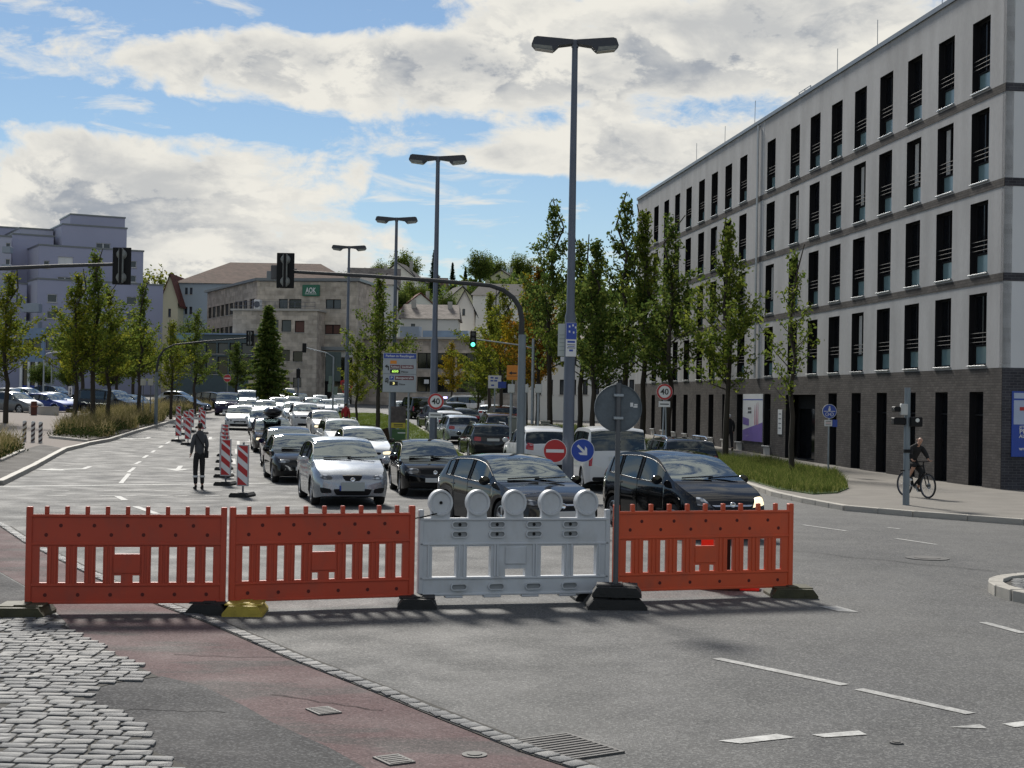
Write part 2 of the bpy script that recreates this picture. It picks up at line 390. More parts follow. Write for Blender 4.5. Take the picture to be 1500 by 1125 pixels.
M_YELLOWF = mat('yellow_rubber', (.40, .30, .045), .7, var=.25, scale=7, bump=.25, bscale=30)
M_BRED = plastic('barrier_red_plastic', (.49, .056, .020), (.19, .065, .045))
M_BRED2 = plastic('barrier_orange_plastic', (.60, .080, .021), (.24, .075, .05))
M_BRED3 = plastic('barrier_dark_red_plastic', (.43, .050, .020), (.17, .06, .045))
M_BDARK = mat('barrier_hole_shade', (.10, .012, .008), .8, var=0)
M_BWHITE = plastic('barrier_white_plastic', (.52, .54, .57), (.30, .29, .27), .45)
M_SRED = mat('sign_red', (.42, .018, .022), .35, var=.05)
M_SWHITE = mat('sign_white', (.66, .66, .67), .4, var=.05)
M_SBLUE = mat('sign_blue', (.015, .055, .34), .35, var=.05)
M_SBLACK = mat('sign_black', (.012, .012, .014), .4, var=0)
M_SGREY = mat('sign_grey_back', (.10, .12, .14), .55, .3, var=.2, scale=6, var2=.1, bscale=30)
M_SORANGE = mat('sign_orange', (.70, .24, .02), .4, var=.05)
M_SBROWN = mat('sign_brown', (.14, .025, .035), .4, var=.05)
M_LEDG = mat('led_green', (.4, .9, .1), .5, var=0, emit=.9, emitcol=(.55, .95, .15))
M_LEDY = mat('led_yellow', (.9, .8, .3), .5, var=0, emit=.8, emitcol=(.95, .85, .3))
M_GREENL = mat('signal_green_lit', (.05, .9, .5), .4, var=0, emit=2.2, emitcol=(.1, 1, .55))
M_BLUEL = mat('beacon_blue_lit', (.3, .25, 1), .4, var=0, emit=4, emitcol=(.45, .4, 1))
M_LAMPL = mat('headlamp_lit', (1, .85, .6), .3, var=0, emit=.9, emitcol=(1, .82, .5))
M_PLASTER = mat('facade_plaster', (.325, .325, .33), .9, var=.22, scale=1.1, bump=.12, bscale=22, var2=.07, stretch=(1, 1, .22))
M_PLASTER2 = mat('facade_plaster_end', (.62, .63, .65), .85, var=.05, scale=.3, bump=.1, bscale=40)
M_BRICK = brickmat('dark_brick', (.092, .083, .078), (.060, .054, .052), (.034, .032, .031))
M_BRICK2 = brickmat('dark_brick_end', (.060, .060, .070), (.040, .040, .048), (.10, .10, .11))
M_FRAME = mat('window_frame_anthracite', (.014, .014, .016), .8, var=.1, spec=.15)
M_SILL = mat('sill_aluminium', (.36, .37, .38), .4, .4, var=.05)
M_CONC = mat('concrete', (.40, .38, .35), .85, var=.12, scale=2, bump=.1)
M_ROOFM = mat('roof_edge_metal', (.16, .17, .18), .4, .5, var=.05)
M_GLASSD = mat('window_glass_dark', (.008, .009, .011), .06, var=0, spec=.45)
M_GLASSW = mat('window_glass_milky', (.17, .26, .28), .18, var=.06, scale=1, spec=.6)
M_GLASSB = mat('window_glass_blue', (.035, .045, .06), .08, var=.3, scale=.5, spec=.5)
M_CURT = mat('curtain', (.45, .44, .42), .9, var=.1)
M_CARGL = glassmat('car_glass', (.38, .44, .44), .27, .02, .95)
M_CARGLS = glassmat('car_side_glass', (.26, .30, .30), .06, .02, .85)
M_CHROME = mat('chrome', (.75, .76, .78), .12, 1, var=0)
M_HEADL = mat('headlamp_glass', (.05, .055, .06), .12, .0, var=0, spec=.5, coat=.9)
def _hl():
    nt = M_HEADL.node_tree; b = nt.nodes['Principled BSDF']; N = nt.nodes.new; Lk = nt.links.new
    tc = N('ShaderNodeTexCoord'); v = N('ShaderNodeTexVoronoi'); v.inputs['Scale'].default_value = 7.5; Lk(tc.outputs['Object'], v.inputs['Vector'])
    cr = N('ShaderNodeValToRGB'); cr.color_ramp.elements[0].position = .30; cr.color_ramp.elements[0].color = (.62, .65, .68, 1); cr.color_ramp.elements[1].position = .55; cr.color_ramp.elements[1].color = (.05, .055, .06, 1)
    Lk(v.outputs['Distance'], cr.inputs[0]); Lk(cr.outputs[0], b.inputs['Base Color'])
_hl()
M_TAIL = mat('tail_lamp', (.34, .010, .018), .15, var=.2, scale=12, coat=.6)
M_TYRE = mat('tyre', (.018, .018, .019), .8, var=.2, scale=9)
M_RIM = mat('alloy_rim', (.42, .43, .45), .3, .8, var=.08)
M_INT = mat('car_interior', (.030, .030, .033), .8, var=.2)
M_PLATE = mat('number_plate', (.55, .56, .55), .5, var=.04)
M_PLATEG = mat('number_plate_grey', (.36, .39, .38), .6, var=.03)
def paint(name, col, metal=.0, rough=.32):
    dk = max(col) < .1
    return mat('paint_'+name, tuple(c*.6 for c in col) if dk else col, .06 if dk else rough, 0 if dk else metal, var=0 if dk else .03, scale=2, spec=.45 if dk else .25, coat=0 if dk else .55)
P_SILVER = paint('silver', (.30, .33, .37), .75, .26); P_BLACK = paint('black', (.006, .006, .007)); P_WHITE = paint('white', (.54, .55, .56))
P_DGREY = paint('dark_grey', (.028, .030, .033), .3); P_BLUE = paint('dark_blue', (.010, .014, .06), .2); P_NAVY = paint('blue', (.012, .035, .20), .2)
P_PURPLE = paint('purple', (.035, .022, .075), .2); P_MAROON = paint('maroon', (.05, .010, .010), .2); P_LSILV = paint('light_silver', (.50, .54, .58), .4)
P_GREY = paint('mid_grey', (.13, .14, .15), .4); P_PEARL = paint('pearl', (.55, .53, .51), .25); P_YEL = paint('yellow', (.62, .45, .08)); P_BROWN = paint('bronze', (.07, .055, .050), .4)
M_BARK = mat('bark', (.040, .032, .025), .95, var=.35, scale=6, bump=.8, bscale=20, stretch=(1, 1, .25))
L_GREEN = leafmat('leaf_green', (.055, .090, .018), (.200, .225, .040), (.110, .150, .028))
L_DARK = leafmat('leaf_dark_green', (.042, .078, .020), (.165, .190, .042), (.088, .128, .030))
L_LIGHT = leafmat('leaf_yellow_green', (.075, .105, .016), (.260, .245, .030), (.145, .175, .026))
L_YEL = leafmat('leaf_autumn_yellow', (.11, .10, .010), (.34, .20, .015), (.20, .17, .015))
L_ORANGE = leafmat('leaf_autumn_orange', (.09, .07, .012), (.26, .11, .015), (.15, .10, .015))
L_CONIF = leafmat('needle_dark', (.008, .020, .011), (.030, .050, .022), (.016, .034, .015), .15)
L_GRASS = leafmat('grass_blade', (.060, .090, .018), (.20, .23, .050), (.110, .150, .030), .4)
L_GRASSD = leafmat('grass_blade_tall', (.050, .080, .020), (.24, .24, .080), (.100, .130, .030), .4)
L_STRAW = leafmat('ornamental_grass', (.060, .080, .020), (.42, .34, .19), (.22, .18, .075), .35)
L_SHRUB = leafmat('shrub_leaf', (.020, .036, .012), (.075, .085, .030), (.040, .055, .018), .25)
# ------------------------------------------------------------------ ground sheets
def sheet(name, poly, dz, m, skirt=0.0, parent=None):
    bm = bmesh.new()
    vs = [bm.verts.new((p[0], p[1], 0)) for p in poly]; bm.faces.new(vs)
    bmesh.ops.triangulate(bm, faces=bm.faces[:])
    for co, no in [((x, 0, 0), (1, 0, 0)) for x in (-44, -15)] + [((0, y, 0), (0, 1, 0)) for y in (50, 65, 100, 130, 200, 300)]:
        bmesh.ops.bisect_plane(bm, geom=bm.verts[:]+bm.edges[:]+bm.faces[:], plane_co=co, plane_no=no, dist=1e-5)
    for v in bm.verts: v.co.z = Z(v.co.x, v.co.y)+dz
    bmesh.ops.recalc_face_normals(bm, faces=bm.faces[:])
    if bm.faces and sum(f.normal.z for f in bm.faces) < 0: bmesh.ops.reverse_faces(bm, faces=bm.faces[:])
    if skirt:
        be = [e for e in bm.edges if e.is_boundary]
        r_ = bmesh.ops.extrude_edge_only(bm, edges=be)
        for v in [g for g in r_['geom'] if isinstance(g, bmesh.types.BMVert)]: v.co.z -= skirt
    me = bpy.data.meshes.new(name); bm.to_mesh(me); bm.free()
    return obj(name, me, m, parent)
def GP(*pts): return [G(x, y).xy for x, y in pts]
def inpoly(x, y, poly):
    c = False; n = len(poly)
    for i in range(n):
        (x1, y1), (x2, y2) = poly[i][:2], poly[i-1][:2]
        if (y1 > y) != (y2 > y) and x < (x2-x1)*(y-y1)/(y2-y1)+x1: c = not c
    return c
structure(sheet('ground', [(-1500, -60), (1500, -60), (1500, 2200), (-1500, 2200)], -.03, M_EARTH))
structure(sheet('road', [(-75, -25), (60, -25), (60, 215), (-75, 215)], 0, M_ASPH))

FE = Vector((-.1245, .9922, 0))                 # direction of the right-hand facade and kerb, away from the camera
KR0 = Vector((7.3, 46.7, 0))
def along(p, d): return (p[0]+FE.x*d, p[1]+FE.y*d)
CORNER = Vector((14.65, 44.9, 0))
# right-hand pavement
walk_front = GP((1500, 769), (1420, 763), (1340, 757), (1240, 748), (1180, 737), (1135, 727))
pv = [(60, walk_front[0][1]-1.2), (24, walk_front[0][1]-.5)] + walk_front + [(KR0.x, KR0.y), along(KR0, 120), (60, 170)]
pave = structure(sheet('pavement_right', pv, .12, M_PAVE, .3))
GR_back = Vector((11.5, 53.0, 0))
verge_poly = GP((1243, 722), (1226, 729), (1190, 731), (1140, 723)) + [(KR0.x+.25, KR0.y+.2), along(KR0+Vector((.25, 0, 0)), 62), along(GR_back, 56), along(GR_back, 0)]
verge = structure(sheet('verge', verge_poly, .15, M_TURF, .2))
# median with lawn
med_R = [(-2.3, 48.3), (-1.5, 52), (-1.6, 60), (-3.1, 74), (-4.4, 85), (-6.8, 105), (-9.4, 128), (-12.5, 142)]
med_L = [(-16.5, 140), (-14.5, 122), (-12.2, 102), (-9.2, 86), (-6.1, 66), (-4.2, 55), (-3.2, 49.5), (-2.8, 48.2)]
median = structure(sheet('median_strip', med_R+med_L, .13, M_TURF, .3))
isl = [(-.6, 36.6), (2.0, 36.4), (2.2, 41.6), (-.6, 42.0)]
structure(sheet('traffic_island', isl, .12, M_PAVE, .3))
# left plaza and planting beds
KL = GP((-120, 760), (0, 711), (40, 691), (80, 669), (95, 661), (128, 652.5), (160, 646.5), (200, 633.5), (240, 622), (262, 615), (300, 606), (330, 600.5), (350, 594))
plaza = structure(sheet('plaza', KL+[(-34, 150), (-75, 150), (-75, KL[0][1])], .11, M_PLAZA, .3))
structure(sheet('footway', [KL[0], KL[1], KL[2], KL[3], KL[4]]+GP((60, 655), (20, 668), (-120, 720)), .118, M_WALK))
BED1 = GP((73, 644.5), (128, 650), (160, 644.5), (200, 631.5), (239, 620.5), (250, 606), (180, 609), (110, 624))
BED2 = GP((-90, 707), (0, 680), (34, 664), (22, 655), (-90, 655))
BED3 = GP((212, 613), (262, 612.5), (300, 604.5), (320, 598.5), (300, 591), (222, 597))
for b_ in (BED1, BED2, BED3): structure(sheet('planting_bed', b_, .16, M_SOIL, .1))

# kerbs: single stones
_ks = MB().bbox(-.5, .5, -.5, .5, -.5, .5, .04).mesh('kerb_stone'); setm(_ks, M_KERB)
def kerb(pts, parent, w=.18, top=.14, step=1.0, both=False, h=.26):
    pts = [Vector((p[0], p[1], 0)) for p in pts]; n = 0
    for a, b in zip(pts, pts[1:]):
        L = (b-a).length; k = max(1, round(L/step)); d = (b-a)/k
        for i in range(k):
            c = a+d*(i+.5); zz = Z(c.x, c.y)
            sl = math.atan2(Z(c.x+d.x*.4, c.y+d.y*.4)-Z(c.x-d.x*.4, c.y-d.y*.4), d.length*.8)
            o = obj('kerb_stone', _ks, None, parent, (c.x, c.y, zz+top-h/2+rnd.uniform(-.004, .004)))
            o.rotation_euler = Euler((0, -sl, math.atan2(d.y, d.x)+rnd.uniform(-.006, .006))); o.scale = (d.length-.012, w, h); n += 1
    return n
kerb(walk_front+[(KR0.x, KR0.y), along(KR0, 50)], pave, .18, .135)
kerb(KL[1:11], plaza, .20, .145)
kerb(GP((73, 645.2), (128, 651)), plaza, .16, .22)
kerb(GP((0, 681), (34, 665)), plaza, .16, .2)
kerb(list(reversed(med_R[:6])), median, .16, .15)
kerb(med_L[3:]+[med_R[0]], median, .16, .15)

# the corner we stand on: cobbles, red cycle path, worn asphalt, gutter
gut = [(-90, 732), (0, 772), (35, 796), (150, 853), (230, 887), (300, 912), (420, 965), (540, 1012), (640, 1053), (700, 1077), (760, 1102), (840, 1128), (1000, 1180), (1200, 1250)]
structure(sheet('cycle_path', GP(*gut)+GP((300, 1260), (170, 965), (106, 925), (92, 906), (50, 866), (0, 838), (-90, 808)), .004, M_RED))
structure(sheet('asphalt_patch', GP((90, 1012), (168, 998), (238, 992), (297, 1006), (361, 1037), (400, 1060), (483, 1097), (533, 1125), (640, 1180), (700, 1250), (60, 1250)), .008, M_ASPHD))
structure(sheet('asphalt_patch', GP((-90, 815), (0, 840), (46, 866), (86, 905), (30, 905), (-90, 900)), .006, M_ASPHD))
cob_b = GP((-300, 890), (0, 899), (74, 903), (106, 925), (151, 950), (196, 975), (232, 993), (168, 1002), (118, 1017), (128, 1031), (174, 1045), (185, 1059), (214, 1073), (205, 1087), (221, 1101), (272, 1124), (300, 1150), (310, 1230), (-300, 1230))
cobbles = structure(sheet('cobble_paving', cob_b, .012, M_JOINT))
def stone_mesh(seed):
    r_ = random.Random(seed); bm = bmesh.new()
    n = 8; ring = []
    for lev, (sc, z) in enumerate(((1.0, -.05), (1.0, .008), (.945, .0115))):
        ring.append([bm.verts.new(((.5*math.copysign(abs(math.cos(a))**.22, math.cos(a)))*sc, (.5*math.copysign(abs(math.sin(a))**.22, math.sin(a)))*sc, z)) for a in [PI/8+k*PI/4 for k in range(n)]])
    j = [(r_.uniform(-.07, .07), r_.uniform(-.07, .07)) for _ in range(n)]
    for rg in ring:
        for k, v in enumerate(rg): v.co.x += j[k][0]; v.co.y += j[k][1]
    for a, b in zip(ring, ring[1:]):
        for k in range(n): bm.faces.new((a[k], a[(k+1) % n], b[(k+1) % n], b[k]))
    bm.faces.new(ring[-1])
    me = bpy.data.meshes.new('cobblestone'); bm.to_mesh(me); bm.free()
    me.polygons.foreach_set('use_smooth', [True]*len(me.polygons)); me.set_sharp_from_angle(angle=R(28)); return me
STONES = []
for i in range(12):
    me = stone_mesh(i); setm(me, M_COB[i % 4 if i % 3 else 0]); STONES.append(me)
cand = []
yy = 8.6; row = 0
while yy < 18.2:
    rh = rnd.uniform(.135, .165); xx = -7.2+rnd.uniform(0, .2)
    while xx < -1.0:
        w = rnd.uniform(.15, .25)
        cx, cy = xx+w/2, yy+rh/2+(xx+4)*-.03
        if inpoly(cx, cy, cob_b) and rnd.random() > .012: cand.append((cx, cy, w, rh))
        xx += w
    yy += rh; row += 1
def img_size(c): return (0 if -0.345*c[1] < c[0] else 1000)+c[1]
cand.sort(key=img_size)
rest = MB()
for i, (cx, cy, w, h_) in enumerate(cand):
    zz = Z(cx, cy)+.012+rnd.uniform(-.004, .005); a = rnd.uniform(-.04, .04)
    if i < 300:
        o = obj('cobblestone', STONES[rnd.randrange(12)], None, cobbles, (cx, cy, zz), (rnd.uniform(-.02, .02), rnd.uniform(-.02, .02), a)); o.scale = (w-.022, h_-.024, 1)
    else:
        rest.bbox(cx-w/2+.011, cx+w/2-.011, cy-h_/2+.012, cy+h_/2-.012, zz-.05, zz+.013, .012)
if rest.v:
    o = rest.build('cobblestones_farther', M_COB[0], cobbles); o['kind'] = 'stuff'
gutter = structure(sheet('gutter', [p for p in GP(*gut[1:12])]+[(p[0]+.17, p[1]+.12) for p in reversed(GP(*gut[1:12]))], .012, M_JOINT))
gp = [Vector((*p, 0)) for p in GP(*gut)]; k = 0
for a, b in zip(gp, gp[1:]):
    d = b-a; L = d.length; n = max(1, round(L/.17))
    nrm = Vector((d.y, -d.x, 0)).normalized()
    if nrm.x < 0: nrm = -nrm
    for i in range(n):
        c = a+d*((i+.5)/n)+nrm*.08
        if c.y > 30: continue
        o = obj('gutter_stone', STONES[rnd.randrange(12)], None, gutter, (c.x, c.y, Z(c.x, c.y)+.014+rnd.uniform(-.004, .004)), math.atan2(d.y, d.x)+rnd.uniform(-.06, .06))
        o.scale = (L/n-.02, rnd.uniform(.13, .15), 1)

# round island at the right edge
cI = G(1605, 876)
ring_pts = [(cI.x+1.25*math.cos(a)*1.0, cI.y+1.6*math.sin(a)) for a in [2*PI*k/22 for k in range(23)]]
ri = structure(sheet('kerb_island', ring_pts[:-1], .10, M_JOINT, .2))
kerb(ring_pts, ri, .2, .15, .7)
for i in range(-12, 13):
    for j in range(-9, 10):
        x, y = i*.17+(j % 2)*.085, j*.27
        if (x/1.08)**2+(y/1.4)**2 < 1:
            o = obj('cobblestone', STONES[rnd.randrange(12)], None, ri, (cI.x+x, cI.y+y, Z(cI.x, cI.y)+.105), rnd.uniform(-.1, .1)); o.scale = (.15, .24, 1)

# road markings
def mark(pts, worn=False, name='road_marking', dz=.006):
    return structure(sheet(name, pts, dz, M_PAINTW if worn else M_PAINT))
def line(p, q, w, worn=False):
    a, b = Vector((*G(*p).xy,)), Vector((*G(*q).xy,)); d = (b-a).normalized(); n = Vector((-d.y, d.x))*w/2
    return mark([a-n, b-n, b+n, a+n], worn)
def poly(worn, *pts): return mark(GP(*pts), worn)
line((1050, 965), (1238, 1004), .12, True); line((1258, 1010), (1422, 1046), .12, True)
poly(False, (1052, 1086), (1138, 1076), (1166, 1081), (1085, 1090)); poly(False, (1189, 1077), (1258, 1071), (1270, 1077), (1208, 1081))
poly(True, (1388, 1066), (1436, 1062), (1446, 1068)); poly(False, (1468, 1061), (1520, 1055), (1530, 1062), (1486, 1066))
poly(True, (1200, 889), (1226, 888), (1258, 897), (1228, 896)); line((1176, 769), (1240, 778), .10, True); line((1312, 789), (1372, 798), .10, True)
line((1440, 912), (1500, 928), .12, True); line((1455, 852), (1500, 856), .12, True); line((1300, 773), (1318, 775), .1, True)
line((0, 713), (395, 708), .28); line((-80, 717), (0, 713), .28)
for a, b in ((75, 101), (152, 176), (186, 204), (226, 250), (262, 280), (305, 325), (345, 372)):
    line((a, 719.5), (b, 719), .13, True); line((a-6, 727), (b-4, 726), .13, True)
line((177, 708), (189, 694), .13); line((188, 692), (197, 685), .12)
for a in ((198, 680, 206, 676), (210, 671, 216, 667), (222, 663, 227, 660), (233, 656, 238, 653), (243, 650, 249, 647), (254, 645, 260, 642)):
    line(a[:2], a[2:], .13)
line((172, 727), (183, 733), .16); line((198, 742), (230, 753), .16)
for a in ((340, 700, 338, 690), (343, 680, 342, 672), (347, 665, 346, 658), (349, 652, 349, 646)): line(a[:2], a[2:], .13, True)
def arrow(px, py, ang, bent=0, s=1.0):
    c = G(px, py); ca, sa = math.cos(ang), math.sin(ang)
    if bent == 0: pts = [(-.08, 1.6), (.08, 1.6), (.08, -.5), (.42, -.5), (0, -1.7), (-.42, -.5), (-.08, -.5)]
    else: pts = [(-.08, 1.6), (.1, 1.6), (.1, -.1), (-.55, -.75), (-.35, -1.25), (-1.3, -1.2), (-1.0, -.1), (-.75, -.4), (-.08, .2)]
    mark([(c.x+(x*ca-y*sa)*s, c.y+(x*sa+y*ca)*s) for x, y in pts])
arrow(122, 687, R(8), 1); arrow(262, 686, R(10)); arrow(214, 642.5, R(8), 1, 1.1); arrow(308, 642, R(10)); arrow(368, 646, R(12))
def seam(pts, w=.035):
    P = [G(*p).xy for p in pts]; L, Rr = [], []
    for i, p in enumerate(P):
        d = (P[min(i+1, len(P)-1)]-P[max(i-1, 0)]).normalized(); n = Vector((-d.y, d.x))*w*rnd.uniform(.35, .6); L.append(p+n); Rr.append(p-n)
    return structure(sheet('tar_seam', L+Rr[::-1], .0095, mat('bitumen', (.030, .030, .031), .95, var=.2, spec=.05)))
def wiggle(a, b, n=9, amp=1.6): return [(a[0]+(b[0]-a[0])*k/n, a[1]+(b[1]-a[1])*k/n+rnd.uniform(-amp, amp)) for k in range(n+1)]
seam(wiggle((255, 961), (430, 965)), .014); seam(wiggle((160, 1041), (330, 1044)), .012); seam(wiggle((395, 1018), (560, 1042), 9), .012); seam(wiggle((1100, 802), (1460, 838), 12, 1), .02); seam(wiggle((40, 738), (330, 731), 10, .6), .03)
# iron covers and drain
def drain():
    a = G(742, 1089); t = thing('drain_grate', 'slotted iron drain grate beside the gutter stones', 'drain grate', (a.x, a.y, Z(a.x, a.y)), R(-56))
    m = MB(); W, L = .52, .40
    m.box(-.02, W+.02, -.02, 0, -.02, .016).box(-.02, W+.02, L, L+.02, -.02, .016).box(-.02, 0, 0, L, -.02, .016).box(W, W+.02, 0, L, -.02, .016)
    m.build('frame', M_IRON, t); MB().box(0, W, 0, L, -.01, .009).build('pit', M_BLACK, t)
    b = MB().bbox(-.014, .014, 0, L, -.01, .016, .003).mesh('bar'); setm(b, mat('worn_iron', (.105, .10, .095), .75, .1, var=.25))
    for i in range(10): obj('bar', b, None, t, (.03+i*.051, 0, 0))
    t.scale = (1.25, 1.35, 1)
drain()
def cover(px, py, w, d, lab, rz=R(-58)):
    c = G(px, py); t = thing('utility_cover', lab, 'utility cover', (c.x, c.y, Z(c.x, c.y)+.008), rz)
    MB().box(-w/2, w/2, -d/2, d/2, -.01, .008).build('frame', M_IRON, t)
    p = MB().bbox(-.018, .018, -d*.4, d*.4, .006, .012, .003).mesh('rib'); setm(p, mat('worn_iron', (.105, .10, .095), .75, .1, var=.25))
    for i in range(5): obj('rib', p, None, t, (-w*.38+i*w*.19, 0, 0))
cover(474, 1043, .26, .20, 'small rectangular iron utility cover higher up the red cycle path')
cover(577, 1115, .26, .20, 'small rectangular iron utility cover at the bottom edge of the cycle path')
def round_cover(px, py, r, lab):
    c = G(px, py); t = thing('round_cover', lab, 'utility cover', (c.x, c.y, Z(c.x, c.y)+.006))
    MB().prism([(r*math.cos(k*PI/12), r*math.sin(k*PI/12)) for k in range(24)], -.01, .006, axis='Z').build('plate', M_IRON, t)
    MB().prism([(r*.6*math.cos(k*PI/12), r*.6*math.sin(k*PI/12)) for k in range(24)], .004, .012, axis='Z').build('boss', mat('worn_iron', (.17, .165, .155)), t)
round_cover(695, 1107, .09, 'tiny round metal valve cap in the red cycle path')
round_cover(1358, 818, .36, 'round dark manhole cover in the road near the right kerb')
round_cover(1313, 1089, .05, 'small dark lump on the asphalt beside the white dashes')
# ------------------------------------------------------------------ barrier panels and feet
def barrier_red(p0, p1, m, label, hole_dark=False):
    a, b = Vector(p0), Vector(p1); d = b-a; L = d.length
    t = thing('plastic_barrier', label, 'barrier', (a.x, a.y, Z(a.x, a.y)), math.atan2(d.y, d.x), 'red barrier panels across the road')
    z0, z1, z2, z3 = .11, .28, .73, 1.06    # bottom, lower rail top, window top, board top
    holes = []; n = 10
    pitch = (L-.18)/n
    for i in range(n):
        cx = .09+pitch*(i+.5)
        if i in (4, 5): continue
        holes.append((cx-.042, cx+.042, .33, .71))
    cx = L/2
    holes += [(cx-.14, cx+.14, .635, .71), (cx-.14, cx-.065, .33, .405), (cx+.065, cx+.14, .33, .405)]
    MB().slab(.05, L-.05, z0, z3, holes, -.022, .022).build('board', m, t)
    for zz, hh, dd in ((z3-.03, .03, .042), (z2, .028, .036), (.29, .028, .036), (z0-.005, .03, .042)):
        MB().bbox(.03, L-.03, -dd, dd, zz, zz+hh, .006).build('rail', m, t)
    pm = MB().bbox(-.035, .035, -.04, .04, .02, 1.14, .008).mesh('post'); setm(pm, m)
    for x in (.035, L-.035): obj('post', pm, None, t, (x, 0, 0))
    km = MB().bbox(-.024, .024, -.03, .03, z3, z3+.085, .006).mesh('top_peg'); setm(km, m)
    for i in range(1, 10): obj('top_peg', km, None, t, (L*i/10, 0, 0))
    rb = MB().bbox(-.014, .014, -.034, -.02, .315, .725, .004).mesh('rib'); setm(rb, m)
    for i in range(n+1):
        x = .09+pitch*i
        if .12 < x < L-.12 and i != 5:
            obj('rib', rb, None, t, (x-.028, 0, 0)); obj('rib', rb, None, t, (x+.028, 0, 0))
    MB().bbox(cx-.15, cx+.15, -.035, -.02, .43, .615, .005).build('centre_plate', m, t)
    dm = MB().disc((0, 0), .021, -.0245, -.02, 14).mesh('hole_shade'); setm(dm, M_BDARK)  # flat dark red discs paint the shade inside the small holes
    for i in range(6): obj('hole_shade', dm, None, t, (.22+(L-.44)*i/5, 0, .84))
    for i in range(5): obj('hole_shade', dm, None, t, (.38+(L-.76)*i/4, 0, .94))
    for i in range(6): obj('hole_shade', dm, None, t, (.22+(L-.44)*i/5, 0, .20))
    t.scale = (1, 1, 1.065); return t
def barrier_white(p0, p1, label):
    a, b = Vector(p0), Vector(p1); d = b-a; L = d.length; m = M_BWHITE
    t = thing('plastic_barrier', label, 'barrier', (a.x, a.y, Z(a.x, a.y)), math.atan2(d.y, d.x))
    W = L/5; cx = L/2
    holes = []
    for c in (.235, .42, 1-.42, 1-.235):
        pass
    wx = [.065, .245, .635, .81]
    holes = [(L*x, L*(x+.125), .31, .66) for x in wx]+[(cx-.13, cx+.13, .31, .40)]
    for x in (.23, .42, .61, .795):
        holes += []
    MB().slab(.03, L-.03, .10, .98, holes, -.03, .085).build('board', m, t)
    for zz, hh, dd in ((.955, .03, .05), (.675, .028, .045), (.285, .028, .045), (.10, .03, .05)):
        MB().bbox(.0, L, -dd, dd, zz, zz+hh, .007).build('rail', m, t)
    pm = MB().bbox(-.03, .03, -.045, .045, .03, 1.08, .008).mesh('post'); setm(pm, m)
    for x in (.015, L-.015): obj('post', pm, None, t, (x, 0, 0))
    rb = MB().bbox(-.012, .012, -.045, -.028, .31, .68, .004).mesh('rib'); setm(rb, m)
    for x in (.045, .205, .23, .39, .405, .595, .61, .775, .80, .95): obj('rib', rb, None, t, (L*x, 0, 0))
    MB().bbox(cx-.135, cx+.135, -.05, -.028, .45, .66, .012).build('lamp_box', m, t)
    def slotring(w, h):
        o_, i_ = [], []
        for k in range(20):
            a_ = 2*PI*k/20; sx = (w/2-h/2)*(1 if math.cos(a_) > 0 else -1)
            o_.append((sx+h/2*math.cos(a_), h/2*math.sin(a_))); i_.append((sx+(h/2-.014)*math.cos(a_), (h/2-.014)*math.sin(a_)))
        mb = MB(); vs = [Vector((x, -.03, z)) for x, z in o_]+[Vector((x, -.058, z)) for x, z in o_]+[Vector((x, -.058, z)) for x, z in i_]+[Vector((x, -.034, z)) for x, z in i_]
        fs = []
        for lv in range(3):
            for k in range(20): fs.append((lv*20+k, lv*20+(k+1) % 20, (lv+1)*20+(k+1) % 20, (lv+1)*20+k))
        mb.add(vs, fs)
        return mb.add(vs[60:80], [tuple(range(20))], 1)
    sm = slotring(.21, .085).mesh('slot', 40); setm(sm, [m, mat('barrier_recess_shade', (.24, .25, .26), .6, var=.1)]); dk = MB().disc((0, 0), .019, -.042, -.03, 14).mesh('hole'); setm(dk, M_BLACK)  # slot faces greyer, holes black: recess shade put into the colour
    for i, x in enumerate((.205, .40, .595, .79)):
        for zz in (.91, .80):
            s_ = obj('slot', sm, None, t, (L*x, 0, zz)); obj('hole', dk, None, s_, (0, 0, 0))
        obj('slot', sm, None, t, (L*x, 0, .20))
    # lamp lugs along the top
    prof = [(-.118, .985), (-.112, 1.05), (-.13, 1.10)] + [(.148*math.cos(a), 1.16+.148*math.sin(a)) for a in [R(205-k*230/22) for k in range(23)]] + [(.13, 1.10), (.112, 1.05), (.118, .985)]
    lm = MB().prism(prof, -.028, .06)
    lm.lathe([(.148, -.03), (.146, -.060), (.124, -.060), (.112, -.034), (.06, -.032), (.0, -.0325)], 28, M=Matrix.Translation((0, 0, 1.16)) @ Matrix.Rotation(R(90), 4, 'X') @ Matrix.Scale(-1, 4, (0, 0, 1)))
    lme = lm.mesh('lamp_lug', 35); setm(lme, m)
    lugs = []
    for i in range(5): lugs.append(obj('lamp_lug', lme, None, t, (L*(.105+.193*i), 0, 0)))
    obj('hole', dk, None, lugs[0], (.0, -.005, 1.16))
    fm = MB().bbox(-.11, .11, -.05, .05, .075, .10, .006).mesh('skid'); setm(fm, m)
    for i in range(4): obj('skid', fm, None, t, (L*(.14+.2*i+.04), 0, 0))
    t.scale = (1, 1, 1.075); return t
def foot(pos, rz, m, label, L=.78, W=.38, H=.12):
    t = thing('ballast_block', label, 'barrier foot', (pos[0], pos[1], Z(pos[0], pos[1])), rz, 'weighted feet of the barrier')
    mb = MB(); poly = [(-L/2, 0), (L/2, 0), (L/2, .035), (L/2-.07, H), (-L/2+.07, H), (-L/2, .035)]
    mb.prism(poly, -W/2, W/2)
    mb.build('block', m, t)
    MB().bbox(-.07, .07, -W*.32, W*.32, H-.002, H+.022, .008).build('socket', m, t)
    for s in (-1, 1):
        MB().bbox(s*L*.27-.09, s*L*.27+.09, -W*.36, W*.36, H-.004, H+.012, .005).build('pad', m, t)
        MB().bbox(s*L*.27-.05, s*L*.27+.05, -W*.505, -W*.49, .03, H-.03, .004).build('grip', m, t)
    return t
